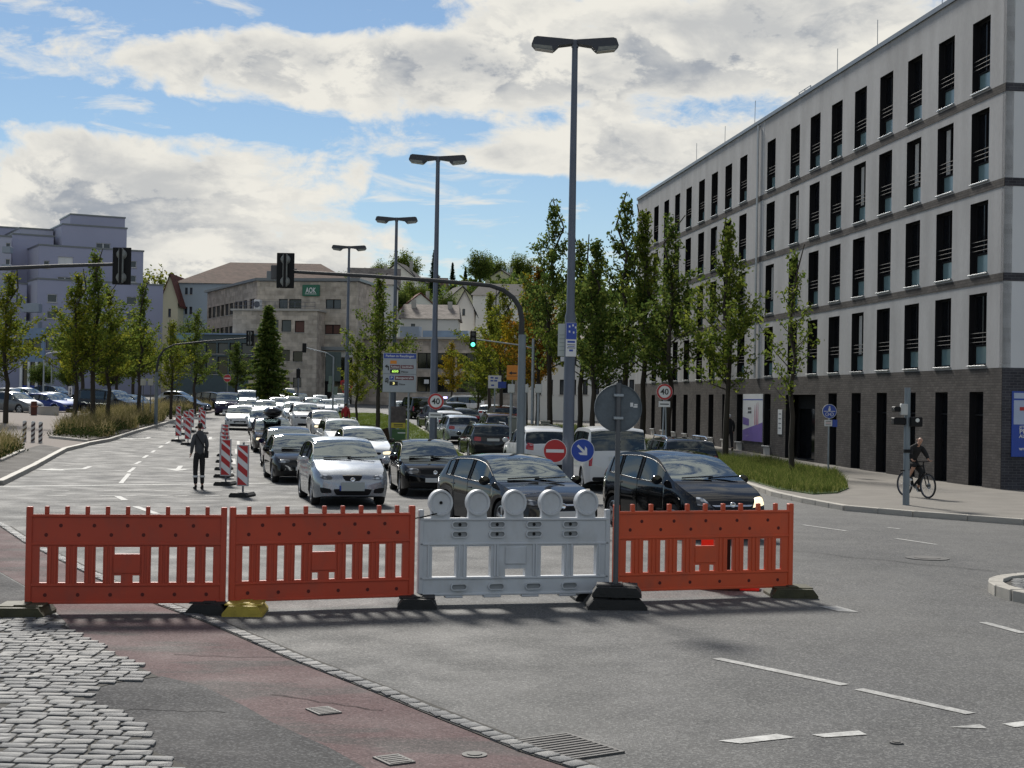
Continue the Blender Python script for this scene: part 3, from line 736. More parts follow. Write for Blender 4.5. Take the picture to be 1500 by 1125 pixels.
def post_pt(px, py): return G(px, py)
q = [post_pt(x, y) for x, y in ((36, 899), (330, 897), (334, 896), (605, 887), (612.5, 886), (889, 881), (897, 880), (1159, 872))]
B1 = barrier_red(q[0], q[1], M_BRED3, 'dark red slotted barrier panel at the left end of the row')
B2 = barrier_red(q[2], q[3], M_BRED, 'red slotted barrier panel between the yellow foot and the white panel')
B3 = barrier_white(q[4], q[5], 'white barrier panel with five round lamp lugs')
B4 = barrier_red(q[6], q[7], M_BRED2, 'orange red barrier panel right of the round sign post')
def off(p, dx, dy=0): return (p[0]+dx, p[1]+dy)
foot(off(q[0], .03, -.12), R(4), M_OLIVE, 'dark olive foot under the left end of the barrier row', .58, .62)
foot(off(q[1], -.16, .02), R(-3), M_RUBBER, 'black foot tucked behind the yellow foot', .46, .60)
foot(off(q[2], .22, -.10), R(3), M_YELLOWF, 'yellow barrier foot between the two left red panels', .46, .62)
foot(off(q[3], .05, -.06), R(4), M_RUBBER, 'black foot between the red panel and the white panel', .47, .60)
fs = G(901, 889)
foot((fs.x, fs.y), R(2), M_RUBBER, 'lower black foot of the round sign post', .72, .62)
f2 = foot((fs.x+.02, fs.y+.01), R(-4), M_RUBBER, 'upper black foot stacked under the round sign post', .60, .54); f2.location.z += .146
foot(off(q[6], -.28, .12), R(8), M_RUBBER, 'black foot behind the sign post feet under the white panel', .44, .42)
foot(off(q[7], -.02, -.05), R(2), M_OLIVE, 'olive foot under the right end of the barrier row', .60, .60)
# red beacon plate on its black foot lying behind the right panel
bc = G(1052, 862); t = thing('folded_beacon', 'red beacon plate in a black foot behind the right barrier panel', 'beacon', (bc.x, bc.y, Z(bc.x, bc.y)), R(-12))
MB().prism([(-.28, 0), (.30, 0), (.30, .10), (.24, .20), (-.16, .20)], -.2, .2).build('foot', M_RUBBER, t)
MB().bbox(.02, .16, -.03, .03, .2, .86, .01).build('post', M_BLACK, t)
MB().bbox(-.24, .0, -.02, .02, .32, .78, .01).build('plate', mat('beacon_red_sheet', (.75, .03, .015), .35, var=.05), t)
MB().bbox(.28, .56, -.15, .15, 0, .05, .01).build('tab', mat('beacon_red_sheet', (.75, .03, .015)), t)
# round sign seen from behind
t = thing('round_sign', 'round traffic sign seen from its scuffed grey back on a pole among the barriers', 'traffic sign', (fs.x, fs.y, Z(fs.x, fs.y)+.20), R(3))
MB().tube([(0, 0, -.03), (0, 0, 2.55)], .032, 12).build('pole', mat('sign_pole_dark', (.10, .105, .115), .5, .4, var=.15), t, 40)
pl = MB().disc((0, 2.24), .290, .033, .045, 48).disc((0, 2.24), .292, .045, .05, 48).build('plate', M_SGREY, t)
MB().lathe([(.284, .012), (.294, .012), (.294, .046), (.284, .046)], 48, M=Matrix.Translation((0, 0, 2.24)) @ Matrix.Rotation(R(-90), 4, 'X')).build('rim', M_SGREY, pl)
for zz in (2.10, 2.38): MB().bbox(-.06, .06, -.04, .036, zz, zz+.035, .005).build('clamp', M_STEEL, t)
for (x, zz, w, h_) in ((.15, 2.26, .035, .05), (.19, 2.25, .05, .02), (.20, 2.275, .04, .02)):
    MB().box(x, x+w, .028, .0328, zz, zz+h_).build('sticker', M_SWHITE, pl)
# cable tie wire between panels
MB().tube([(-.10, -.05, .98), (.02, -.07, 1.0), (.2, -.06, 1.04)], .008, 6).build('tie_strap', M_BLACK, B3)
# ------------------------------------------------------------------ cars
def pchip(pts):
    xs = np.array([p[0] for p in pts], float); ys = np.array([p[1] for p in pts], float)
    h = np.diff(xs); d = np.diff(ys)/h; m = np.zeros(len(xs))
    for i in range(1, len(xs)-1):
        if d[i-1]*d[i] > 0:
            w1, w2 = 2*h[i]+h[i-1], h[i]+2*h[i-1]; m[i] = (w1+w2)/(w1/d[i-1]+w2/d[i])
    m[0], m[-1] = d[0], d[-1]
    def f(x):
        x = min(max(x, xs[0]), xs[-1]); i = min(max(int(np.searchsorted(xs, x)-1), 0), len(h)-1)
        t = (x-xs[i])/h[i]
        return float((1+2*t)*(1-t)**2*ys[i]+t*(1-t)**2*h[i]*m[i]+t*t*(3-2*t)*ys[i+1]+t*t*(t-1)*h[i]*m[i+1])
    return f
# u runs from the front bumper (0) to the tail (L); heights in metres
KINDS = {
 'altea': dict(L=4.28, W=1.77, H=1.56, top=[(0, .60), (.06, .70), (.22, .80), (.6, .93), (1.02, 1.04), (1.95, 1.50), (2.6, 1.56), (3.4, 1.50), (3.75, 1.40), (4.08, 1.08), (4.2, 1.0), (4.28, .86)],
    belt=[(0, .57), (.3, .74), (1.0, .93), (2.5, .98), (4.0, 1.04), (4.28, .84)], ax=(.88, 3.46), r=.33, ws=(1.02, 1.95), rw=(3.78, 4.1), A=1.35, B=(2.30, 2.42), Cp=(3.22, 3.34), D=3.72, doors=(1.28, 2.36, 3.30)),
 'sedan': dict(L=4.52, W=1.80, H=1.42, top=[(0, .58), (.06, .68), (.25, .76), (.8, .87), (1.32, .95), (2.05, 1.37), (2.6, 1.42), (3.2, 1.36), (3.92, 1.03), (4.3, 1.0), (4.44, .96), (4.52, .82)],
    belt=[(0, .55), (.3, .70), (1.3, .86), (2.6, .92), (3.9, .96), (4.52, .80)], ax=(.84, 3.60), r=.33, ws=(1.32, 2.05), rw=(3.22, 3.9), A=1.55, B=(2.45, 2.56), Cp=(3.20, 3.28), D=3.42, doors=(1.45, 2.5, 3.35)),
 'hatch': dict(L=4.20, W=1.78, H=1.47, top=[(0, .58), (.06, .68), (.22, .77), (.7, .89), (1.15, .98), (1.95, 1.41), (2.5, 1.47), (3.3, 1.42), (3.6, 1.35), (3.98, 1.02), (4.12, .96), (4.20, .82)],
    belt=[(0, .55), (.3, .70), (1.1, .89), (2.5, .95), (3.9, 1.0), (4.20, .80)], ax=(.86, 3.48), r=.33, ws=(1.15, 1.95), rw=(3.62, 4.0), A=1.42, B=(2.36, 2.48), Cp=(3.22, 3.32), D=3.56, doors=(1.32, 2.42, 3.28)),
 'boxhatch': dict(L=4.15, W=1.735, H=1.44, top=[(0, .62), (.05, .72), (.18, .79), (.6, .87), (1.12, .94), (1.78, 1.39), (2.3, 1.44), (3.45, 1.40), (3.68, 1.35), (3.96, .98), (4.08, .92), (4.15, .80)],
    belt=[(0, .60), (.3, .74), (1.1, .87), (2.5, .90), (3.9, .93), (4.15, .78)], ax=(.82, 3.33), r=.31, ws=(1.12, 1.78), rw=(3.70, 3.98), A=1.30, B=(2.26, 2.36), Cp=(3.05, 3.16), D=3.56, doors=(1.2, 2.31, 3.12)),
 'suv': dict(L=4.45, W=1.84, H=1.66, top=[(0, .72), (.06, .86), (.2, .95), (.7, 1.05), (1.2, 1.12), (1.95, 1.58), (2.5, 1.66), (3.6, 1.60), (3.95, 1.52), (4.26, 1.12), (4.36, 1.06), (4.45, .9)],
    belt=[(0, .68), (.3, .88), (1.1, 1.03), (2.5, 1.07), (4.1, 1.12), (4.45, .88)], ax=(.88, 3.55), r=.36, ws=(1.2, 1.95), rw=(3.98, 4.28), A=1.45, B=(2.40, 2.52), Cp=(3.30, 3.42), D=3.86, doors=(1.34, 2.46, 3.40)),
 'wagon': dict(L=4.60, W=1.80, H=1.48, top=[(0, .58), (.06, .68), (.22, .77), (.8, .89), (1.25, .97), (2.02, 1.42), (2.6, 1.48), (3.9, 1.45), (4.15, 1.39), (4.46, 1.02), (4.54, .96), (4.60, .8)],
    belt=[(0, .55), (.3, .70), (1.2, .88), (2.6, .93), (4.3, .98), (4.60, .78)], ax=(.88, 3.50), r=.33, ws=(1.25, 2.02), rw=(4.18, 4.48), A=1.5, B=(2.42, 2.54), Cp=(3.30, 3.42), D=4.08, doors=(1.38, 2.48, 3.40)),
 'verso': dict(L=4.0, W=1.695, H=1.60, top=[(0, .62), (.06, .72), (.2, .82), (.5, .94), (.86, 1.06), (1.85, 1.53), (2.5, 1.60), (3.2, 1.56), (3.55, 1.47), (3.84, 1.12), (3.92, 1.04), (4.0, .86)],
    belt=[(0, .58), (.3, .78), (.9, .96), (2.5, 1.03), (3.8, 1.10), (4.0, .84)], ax=(.80, 3.35), r=.32, ws=(.86, 1.85), rw=(3.58, 3.86), A=1.28, B=(2.20, 2.32), Cp=(3.06, 3.16), D=3.54, doors=(1.2, 2.26, 3.14)),
 'kombi': dict(L=4.40, W=1.85, H=1.83, top=[(0, .72), (.06, .86), (.2, .96), (.6, 1.06), (1.0, 1.14), (1.80, 1.74), (2.2, 1.81), (3.0, 1.83), (4.05, 1.80), (4.18, 1.74), (4.34, 1.12), (4.37, 1.0), (4.40, .8)],
    belt=[(0, .68), (.3, .90), (1.0, 1.05), (2.5, 1.10), (4.2, 1.10), (4.40, .78)], ax=(.88, 3.60), r=.33, ws=(1.0, 1.80), rw=(4.19, 4.33), A=1.3, B=(2.20, 2.32), Cp=(3.10, 3.24), D=4.02, doors=(1.2, 2.26, 3.22), tum=.10),
 'van': dict(L=4.95, W=1.93, H=1.92, top=[(0, .74), (.06, .90), (.22, 1.02), (.6, 1.14), (.95, 1.22), (1.75, 1.84), (2.1, 1.90), (3.0, 1.92), (4.55, 1.90), (4.72, 1.84), (4.88, 1.16), (4.92, 1.0), (4.95, .8)],
    belt=[(0, .70), (.3, .95), (1.0, 1.12), (2.5, 1.16), (4.7, 1.16), (4.95, .78)], ax=(.92, 4.10), r=.34, ws=(.95, 1.75), rw=(4.73, 4.87), A=1.22, B=(2.15, 2.30), Cp=(3.35, 3.50), D=4.55, doors=(1.1, 2.22, 3.42), tum=.09),
}
_rim_cache = {}
def wheel_meshes(r):
    key = round(r, 3)
    if key in _rim_cache: return _rim_cache[key]
    w = .21; ri = r*.68
    ty = MB().lathe([(ri, -w/2+.02), (ri+.02, -w/2), (r-.02, -w/2+.005), (r, -w/2+.035), (r, w/2-.035), (r-.02, w/2-.005), (ri+.02, w/2), (ri, w/2-.02), (ri, -w/2+.02)], 28, axis='X').mesh('tyre', 40)
    rm = MB(); rm.lathe([(ri, w/2-.012), (ri-.018, w/2-.008), (ri-.022, w/2-.05), (ri-.03, w/2-.075)], 28, axis='X')
    rm.lathe([(.055, w/2-.02), (.04, w/2-.012), (.0, w/2-.012)], 14, axis='X')
    for k in range(5):
        for da in (-.13, .13):
            a = 2*PI*k/5+da
            Mx = Matrix.Rotation(a, 4, 'X')
            rm.bbox(w/2-.05, w/2-.018, -.022, .022, .03, ri-.01, .006, M=Mx)
    back = [(ri-.025, w/2-.075), (0, w/2-.08)]; rm.lathe(back, 28, 1, axis='X')
    rim = rm.mesh('rim', 40)
    setm(ty, M_TYRE); setm(rim, [M_RIM, M_BLACK]); _rim_cache[key] = (ty, rim); return ty, rim
def car_kit(kind):
    K = KINDS[kind]; L, W, H = K['L'], K['W'], K['H']; hw = W/2; top = pchip(K['top']); belt = pchip(K['belt'])
    r = K['r']; Ra = r+.045; axf, axr = K['ax']; tum = K.get('tum', .17); clear = .20
    us = set(np.linspace(0, L, int(L/.13))) | {0, .02, .05, .09, .14, .2, .28, .38, L-.02, L-.05, L-.1, L-.16}
    for a in (axf, axr):
        for k in range(13): us.add(a+Ra*math.cos(PI*k/12))
        us.add(a+Ra+.012); us.add(a-Ra-.012)
    keys = [K['ws'][0], K['ws'][1], *K['rw'], K['A'], *K['B'], *K['Cp'], K['D'], *K['doors']]
    us |= set(keys); us = sorted(us); o_ = [us[0]]
    for u in us[1:]:
        if u-o_[-1] > .011 or u in keys: o_.append(u)
    us = [u for i, u in enumerate(o_) if i == 0 or i == len(o_)-1 or u in keys or all(abs(u-k) > .02 for k in keys)]
    rows = []
    midb = belt(L*.55)
    for u in us:
        pw = 1.0
        if u < .6: pw -= .21*((.6-u)/.6)**2.6
        if u > L-.5: pw -= .13*((u-L+.5)/.5)**2.6
        w = hw*pw; zb, zt = belt(u), top(u); zt = max(zt, zb+.02); t = min(1, (zt-zb)/(H-midb))
        az = 0
        for a in (axf, axr):
            if abs(u-a) < Ra: az = max(az, r+math.sqrt(Ra*Ra-(u-a)**2))
        c = clear+(.05*max(0, 1-u/.3))+(.10*max(0, 1-(L-u)/.4))
        z2 = max(c, az); wr = w*(.93-tum*t); z3 = max(.40, az+.02); z4 = max(zb*.66, az+.05); z5 = max(zb-.045, z4+.01)
        gb = zb+.012; rz = zt-.045*t-.006; fl = .012 if az else 0
        pts = [(0, c), (.54*w, c), (.56*w, max(c, az)), ((.955 if not az else .985)*w+fl, z2), (.985*w+fl, z3), (1.0*w+fl*.5, z4), (.985*w, z5), (.955*w, gb),
               (.955*w+(wr-.955*w)*.84, gb+(rz-gb)*.84), (wr, rz), (.62*wr, zt-.010), (.3*wr, zt-.002), (0, zt)]
        rows.append([(x, u-L/2, z) for x, z in pts])
    nr = len(rows[0]); V = []; idx = {}
    def vid(i, j, s):
        if j in (0, nr-1): s = 1
        k = (i, j, s)
        if k not in idx: idx[k] = len(V); x, y, z = rows[i][j]; V.append((x*s, y, z))
        return idx[k]
    groups = {}
    dF, dM, dR = K['doors']
    for i in range(len(us)-1):
        um = (us[i]+us[i+1])/2
        for j in range(nr-1):
            for s in (1, -1):
                f = [vid(i, j, s), vid(i+1, j, s), vid(i+1, j+1, s), vid(i, j+1, s)]
                if s == -1: f.reverse()
                f2 = []
                for q_ in f:
                    if q_ not in f2: f2.append(q_)
                g = 'body'; sd_ = 'r' if s == 1 else 'l'
                if j < 3: g = 'under'
                elif j in (3, 4, 5, 6):
                    if dF < um < dM: g = 'doorf'+sd_
                    elif dM < um < dR and not (abs(um-axr) < Ra+.02): g = 'doorr'+sd_
                elif j == 7:
                    hgt = rows[i][8][2]-rows[i][7][2]; h2 = rows[i+1][8][2]-rows[i+1][7][2]
                    if K['A'] < um < K['D'] and min(hgt, h2) > .05:
                        if um < K['B'][0]: g = 'glassf'+sd_
                        elif um < K['B'][1]: g = 'pillar'
                        elif um < K['Cp'][0]: g = 'glassr'+sd_
                        elif um < K['Cp'][1]: g = 'pillar'
                        else: g = 'glassq'+sd_
                elif j >= 9 and .2 < um < K['ws'][0]-.04: g = 'hood'
                elif j >= 9:
                    if K['ws'][0]+.03 < um < K['ws'][1]: g = 'windscreen'
                    elif K['rw'][0] < um < K['rw'][1]: g = 'rear_window'
                groups.setdefault(g, []).append(f2)
    # end caps
    for i, sg in ((0, -1), (len(us)-1, 1)):
        cen = len(V); V.append((0, rows[i][0][1]+sg*.03, (rows[i][3][2]+rows[i][-1][2])/2))
        ring = [vid(i, j, 1) for j in range(nr)]+[vid(i, j, -1) for j in range(nr-2, 0, -1)]
        for a, b in zip(ring, ring[1:]+ring[:1]): groups['body'].append([a, b, cen] if sg < 0 else [b, a, cen])
    bvh = BVHTree.FromPolygons(V, [f for fs_ in groups.values() for f in fs_])
    def sub(gs, name, inset=0.0, mi=None, sm=32):
        used = {}; vs = []; fs_ = []; ms = []
        for gi, g in enumerate(gs):
            for f in groups.get(g, []):
                nf = []
                for v in f:
                    if v not in used: used[v] = len(vs); vs.append(V[v])
                    nf.append(used[v])
                fs_.append(nf); ms.append(gi if mi is None else mi[gi])
        if inset and vs:
            ys = [v[1] for v in vs]; a, b = min(ys), max(ys)
            vs = [(x, y+inset if y < a+1e-4 else (y-inset if y > b-1e-4 else y), z) for x, y, z in vs]
        me = bpy.data.meshes.new(name); me.from_pydata(vs, [], fs_); me.polygons.foreach_set('material_index', ms)
        me.polygons.foreach_set('use_smooth', [True]*len(fs_)); me.set_sharp_from_angle(angle=R(sm)); me.update(); return me
    kit = dict(K=K, body=sub(['body', 'under', 'pillar'], 'body', mi=[0, 1, 1]), ws=sub(['windscreen'], 'windscreen'), rw=sub(['rear_window'], 'rear_window'))
    setm(kit['body'], [P_SILVER, M_BLACK]); setm(kit['ws'], M_CARGL); setm(kit['rw'], M_CARGLS)
    for g in ('doorfl', 'doorfr', 'doorrl', 'doorrr'): kit[g] = sub([g], 'door', .010); setm(kit[g], P_SILVER)
    kit['hood'] = sub(['hood'], 'bonnet', .010); setm(kit['hood'], P_SILVER)
    for v in kit['hood'].vertices: v.co.x *= .988
    for s in 'lr':
        for g in 'frq':
            kit['glass'+g+s] = sub(['glass'+g+s], 'side_window', .006) if groups.get('glass'+g+s) else None
            if kit['glass'+g+s]: setm(kit['glass'+g+s], M_CARGLS)
    def patch(name, corners, d, m, offv=.006, nu=10, nv=6, rnd_=.45):
        """corners: 4 (x,z) as bl, br, tr, tl; d: casting direction; hugs the bodywork."""
        d = Vector(d).normalized(); vs = []; ok = []
        n_ = Vector((-d.y, d.x, 0)); 
        for b in range(nv+1):
            for a in range(nu+1):
                s_, t_ = 2*a/nu-1, 2*b/nv-1
                s2, t2 = s_*math.sqrt(1-rnd_*t_*t_/2), t_*math.sqrt(1-rnd_*s_*s_/2); s2, t2 = (s2+1)/2, (t2+1)/2
                x = (corners[0][0]*(1-s2)+corners[1][0]*s2)*(1-t2)+(corners[3][0]*(1-s2)+corners[2][0]*s2)*t2
                z = (corners[0][1]*(1-s2)+corners[1][1]*s2)*(1-t2)+(corners[3][1]*(1-s2)+corners[2][1]*s2)*t2
                y = -L/2 if d.y > 0 else L/2
                o0 = Vector((x, y, z))-d*1.5
                hit, nor, _, _ = bvh.ray_cast(o0, d)
                if hit is None: hit = Vector((x, y, z)); 
                vs.append(hit-d*offv)
        mb = MB(); q_ = nu+1
        fs_ = [(b*q_+a, b*q_+a+1, (b+1)*q_+a+1, (b+1)*q_+a) for b in range(nv) for a in range(nu)]
        n0 = len(vs); vs2 = vs+[v+d*.03 for v in vs]
        bd = [a for a in range(nu)]+[q_*b+nu for b in range(nv)]+[q_*nv+a for a in range(nu, 0, -1)]+[q_*b for b in range(nv, 0, -1)]
        for a, b in zip(bd, bd[1:]+bd[:1]): fs_.append((a, b, b+n0, a+n0))
        me = mb.add(vs2, fs_).mesh(name, 40); setm(me, m); return me
    kit['patch'] = patch; kit['bvh'] = bvh
    tm_ = MB(); ii = [i for i, u in enumerate(us) if K['A']-.02 <= u <= K['D']+.02]
    for s in (1, -1):
        lo = [Vector((rows[i][7][0]*s, rows[i][7][1], rows[i][7][2]-.004)) for i in ii]; hi = [Vector((rows[i][8][0]*s, rows[i][8][1], rows[i][8][2]+.004)) for i in ii]
        tm_.tube(lo, .011, 5, cap=False); tm_.tube(hi, .010, 5, cap=False)
        for uu in (K['B'][0], K['B'][1], K['Cp'][0], K['Cp'][1], K['D']):
            i = min(range(len(us)), key=lambda q_: abs(us[q_]-uu)); tm_.tube([Vector((rows[i][7][0]*s, rows[i][7][1], rows[i][7][2])), Vector((rows[i][8][0]*s, rows[i][8][1], rows[i][8][2]))], .014, 5, cap=False)
    kit['trim'] = tm_.mesh('window_trim', 50); setm(kit['trim'], M_BLACK)
    # mirrors, seats, handles
    kit['mirror'] = MB().lathe([(0, -.06), (.06, -.055), (.085, -.02), (.09, .03), (.085, .055), (0, .06)], 14, M=Matrix.Diagonal((1.25, .8, 1, 1)) @ Matrix.Rotation(R(90), 4, 'X')).mesh('mirror', 50); setm(kit['mirror'], P_SILVER)
    kit['handle'] = MB().bbox(-.012, .012, -.09, .09, -.014, .014, .006).mesh('door_handle'); setm(kit['handle'], P_SILVER)
    st = MB().bbox(-.24, .24, -.10, .10, 0, .62, .05).bbox(-.13, .13, -.06, .06, .66, .86, .04).tube([(0, 0, .6), (0, 0, .7)], .02, 6)
    kit['seat'] = st.mesh('seat'); setm(kit['seat'], M_INT)
    tub = MB().box(-hw*.86, hw*.86, -L/2+K['ws'][0]+.05, L/2-.35, .28, .42).bbox(-hw*.84, hw*.84, -L/2+K['ws'][0]+.12, -L/2+K['ws'][0]+.55, .5, belt(K['ws'][0])+.0, .05)
    tub.bbox(-hw*.8, hw*.8, -L/2+K['Cp'][0], -L/2+K['Cp'][0]+.2, .4, midb+.12, .06)
    kit['cabin'] = tub.mesh('cabin'); setm(kit['cabin'], M_INT)
    return kit
KITS = {}
def kit(k):
    if k not in KITS: KITS[k] = car_kit(k)
    return KITS[k]
_front = {}
def front_parts(kind, style):
    key = (kind, style)
    if key in _front: return _front[key]
    kt = kit(kind); K = kt['K']; hw = K['W']/2; P = kt['patch']; L = K['L']
    zn = pchip(K['belt'])(.25); out = []
    def both(name, c, d, m, **kw):
        if name == 'headlight': kw['offv'] = .020
        out.append((name, P(name, c, d, m, **kw), 0)); out.append((name, P(name, [(-x, z) for x, z in c], (-d[0], d[1], d[2]), m, **kw), 1))
    F = (0, 1, 0)
    if style == 'altea':
        both('headlight', [(.46, .635), (.80, .66), (.80, .78), (.50, .72)], (-.45, 1, -.1), M_HEADL, rnd_=.7)
        out.append(('grille', P('grille', [(-.17, .60), (.17, .60), (.25, .74), (-.25, .74)], F, M_BLACK, rnd_=.3), 0))
        out.append(('lower_grille', P('lower_grille', [(-.38, .27), (.38, .27), (.46, .42), (-.46, .42)], F, M_BLACK, rnd_=.2), 0))
        both('fog_lamp', [(.47, .32), (.74, .32), (.78, .46), (.50, .42)], (-.35, 1, 0), M_BLACK, rnd_=.4)
    elif style == 'golf':
        both('headlight', [(.42, .60), (.76, .60), (.77, .74), (.42, .74)], (-.35, 1, 0), M_HEADL, rnd_=.9)
        out.append(('grille', P('grille', [(-.38, .60), (.38, .60), (.38, .71), (-.38, .71)], F, M_BLACK, rnd_=.2), 0))
        out.append(('lower_grille', P('lower_grille', [(-.66, .25), (.66, .25), (.66, .37), (-.66, .37)], F, M_BLACK, rnd_=.3), 0))
    elif style == 'bmw':
        both('headlight', [(.44, .60), (.82, .60), (.80, .70), (.44, .70)], (-.45, 1, 0), M_HEADL, rnd_=.8)
        both('grille', [(.03, .56), (.27, .57), (.25, .69), (.04, .69)], F, M_BLACK, rnd_=.6)
        out.append(('lower_grille', P('lower_grille', [(-.62, .25), (.62, .25), (.62, .36), (-.62, .36)], F, M_BLACK, rnd_=.3), 0))
    elif style == 'opel':
        both('headlight', [(.42, .60), (.84, .63), (.80, .74), (.44, .68)], (-.5, 1, -.1), M_HEADL, rnd_=.5)
        out.append(('grille', P('grille', [(-.42, .52), (.42, .52), (.46, .66), (-.46, .66)], F, M_BLACK, rnd_=.3), 0))
        out.append(('chrome_bar', P('chrome_bar', [(-.40, .595), (.40, .595), (.46, .625), (-.46, .625)], F, M_CHROME, offv=.014, nv=2, rnd_=.1), 0))
        out.append(('lower_grille', P('lower_grille', [(-.60, .24), (.60, .24), (.55, .40), (-.55, .40)], F, M_BLACK, rnd_=.3), 0))
    elif style == 'toyota':
        both('headlight', [(.40, .60), (.76, .68), (.79, .86), (.62, .82)], (-.6, 1, -.25), M_HEADL, rnd_=.35)
        out.append(('grille', P('grille', [(-.36, .58), (.36, .58), (.42, .67), (-.42, .67)], F, M_BLACK, rnd_=.3), 0))
        out.append(('chrome_bar', P('chrome_bar', [(-.38, .635), (.38, .635), (.44, .665), (-.44, .665)], F, M_CHROME, offv=.014, nv=2, rnd_=.1), 0))
        out.append(('lower_grille', P('lower_grille', [(-.56, .25), (.56, .25), (.50, .42), (-.50, .42)], F, M_BLACK, rnd_=.3), 0))
    else:
        zh = zn-.07
        both('headlight', [(hw*.52, zh-.07), (hw*.93, zh-.05), (hw*.92, zh+.06), (hw*.54, zh+.03)], (-.45, 1, -.05), M_HEADL, rnd_=.5)
        g = {'ford': [(-.34, .44), (.34, .44), (.40, .56), (-.40, .56)], 'suv': [(-.46, zh-.10), (.46, zh-.10), (.46, zh+.01), (-.46, zh+.01)]}.get(style, [(-.40, zh-.08), (.40, zh-.08), (.42, zh+.01), (-.42, zh+.01)])
        out.append(('grille', P('grille', g, F, M_BLACK, rnd_=.4), 0))
        out.append(('lower_grille', P('lower_grille', [(-.60, .26), (.60, .26), (.62, .40), (-.62, .40)], F, M_BLACK, rnd_=.3), 0))
    em = Matrix.Translation((0, 0, 0))
    hit = kt['bvh'].ray_cast(Vector((0, -L, zn-.09)), Vector((0, 1, 0)))[0]
    e = MB().lathe([(.0, .02), (.03, .02), (.042, .026), (.055, .02), (.055, -.01)], 18, M=Matrix.Translation(hit+Vector((0, -.004, 0))) @ Matrix.Rotation(R(90), 4, 'X')).mesh('badge', 40); setm(e, M_CHROME); out.append(('badge', e, 0))
    _front[key] = out; return out
_rear = {}
def rear_parts(kind):
    if kind in _rear: return _rear[kind]
    kt = kit(kind); K = kt['K']; hw = K['W']/2; P = kt['patch']; H = K['H']; out = []
    zr = pchip(K['belt'])(K['L']-.35)
    if kind in ('kombi', 'van'): c = [(hw*.80, .72), (hw*.93, .72), (hw*.92, 1.12), (hw*.80, 1.12)]
    elif kind in ('verso', 'suv'): c = [(hw*.62, zr-.24), (hw*.95, zr-.20), (hw*.92, zr+.02), (hw*.66, zr-.02)]
    else: c = [(hw*.56, zr-.22), (hw*.94, zr-.20), (hw*.90, zr-.03), (hw*.58, zr-.05)]
    out.append(('tail_light', P('tail_light', c, (-.4, -1, 0), M_TAIL, rnd_=.3), 0)); out.append(('tail_light', P('tail_light', [(-x, z) for x, z in c], (.4, -1, 0), M_TAIL, rnd_=.3), 1))
    out.append(('bumper_trim', P('bumper_trim', [(-hw*.8, .30), (hw*.8, .30), (hw*.8, .42), (-hw*.8, .42)], (0, -1, 0), M_BLACK, rnd_=.2), 0))
    _rear[kind] = out; return out
_plate = MB().bbox(-.26, .26, -.008, .008, -.056, .056, .004).mesh('number_plate'); setm(_plate, M_PLATE)
_plateb = MB().bbox(-.27, .27, -.010, .004, -.066, .14, .004).mesh('number_plate'); setm(_plateb, M_PLATEG)
_eub = MB().box(-.305, -.272, -.012, .0, -.056, .056).mesh('country_band'); setm(_eub, M_SBLUE)
_wiper = MB().tube([(-.5, 0, 0), (.15, -.015, .03)], .012, 5).mesh('wiper'); setm(_wiper, M_BLACK)
def recol(o, m):
    o.material_slots[0].link = 'OBJECT'; o.material_slots[0].material = m; return o
NCAR = 0
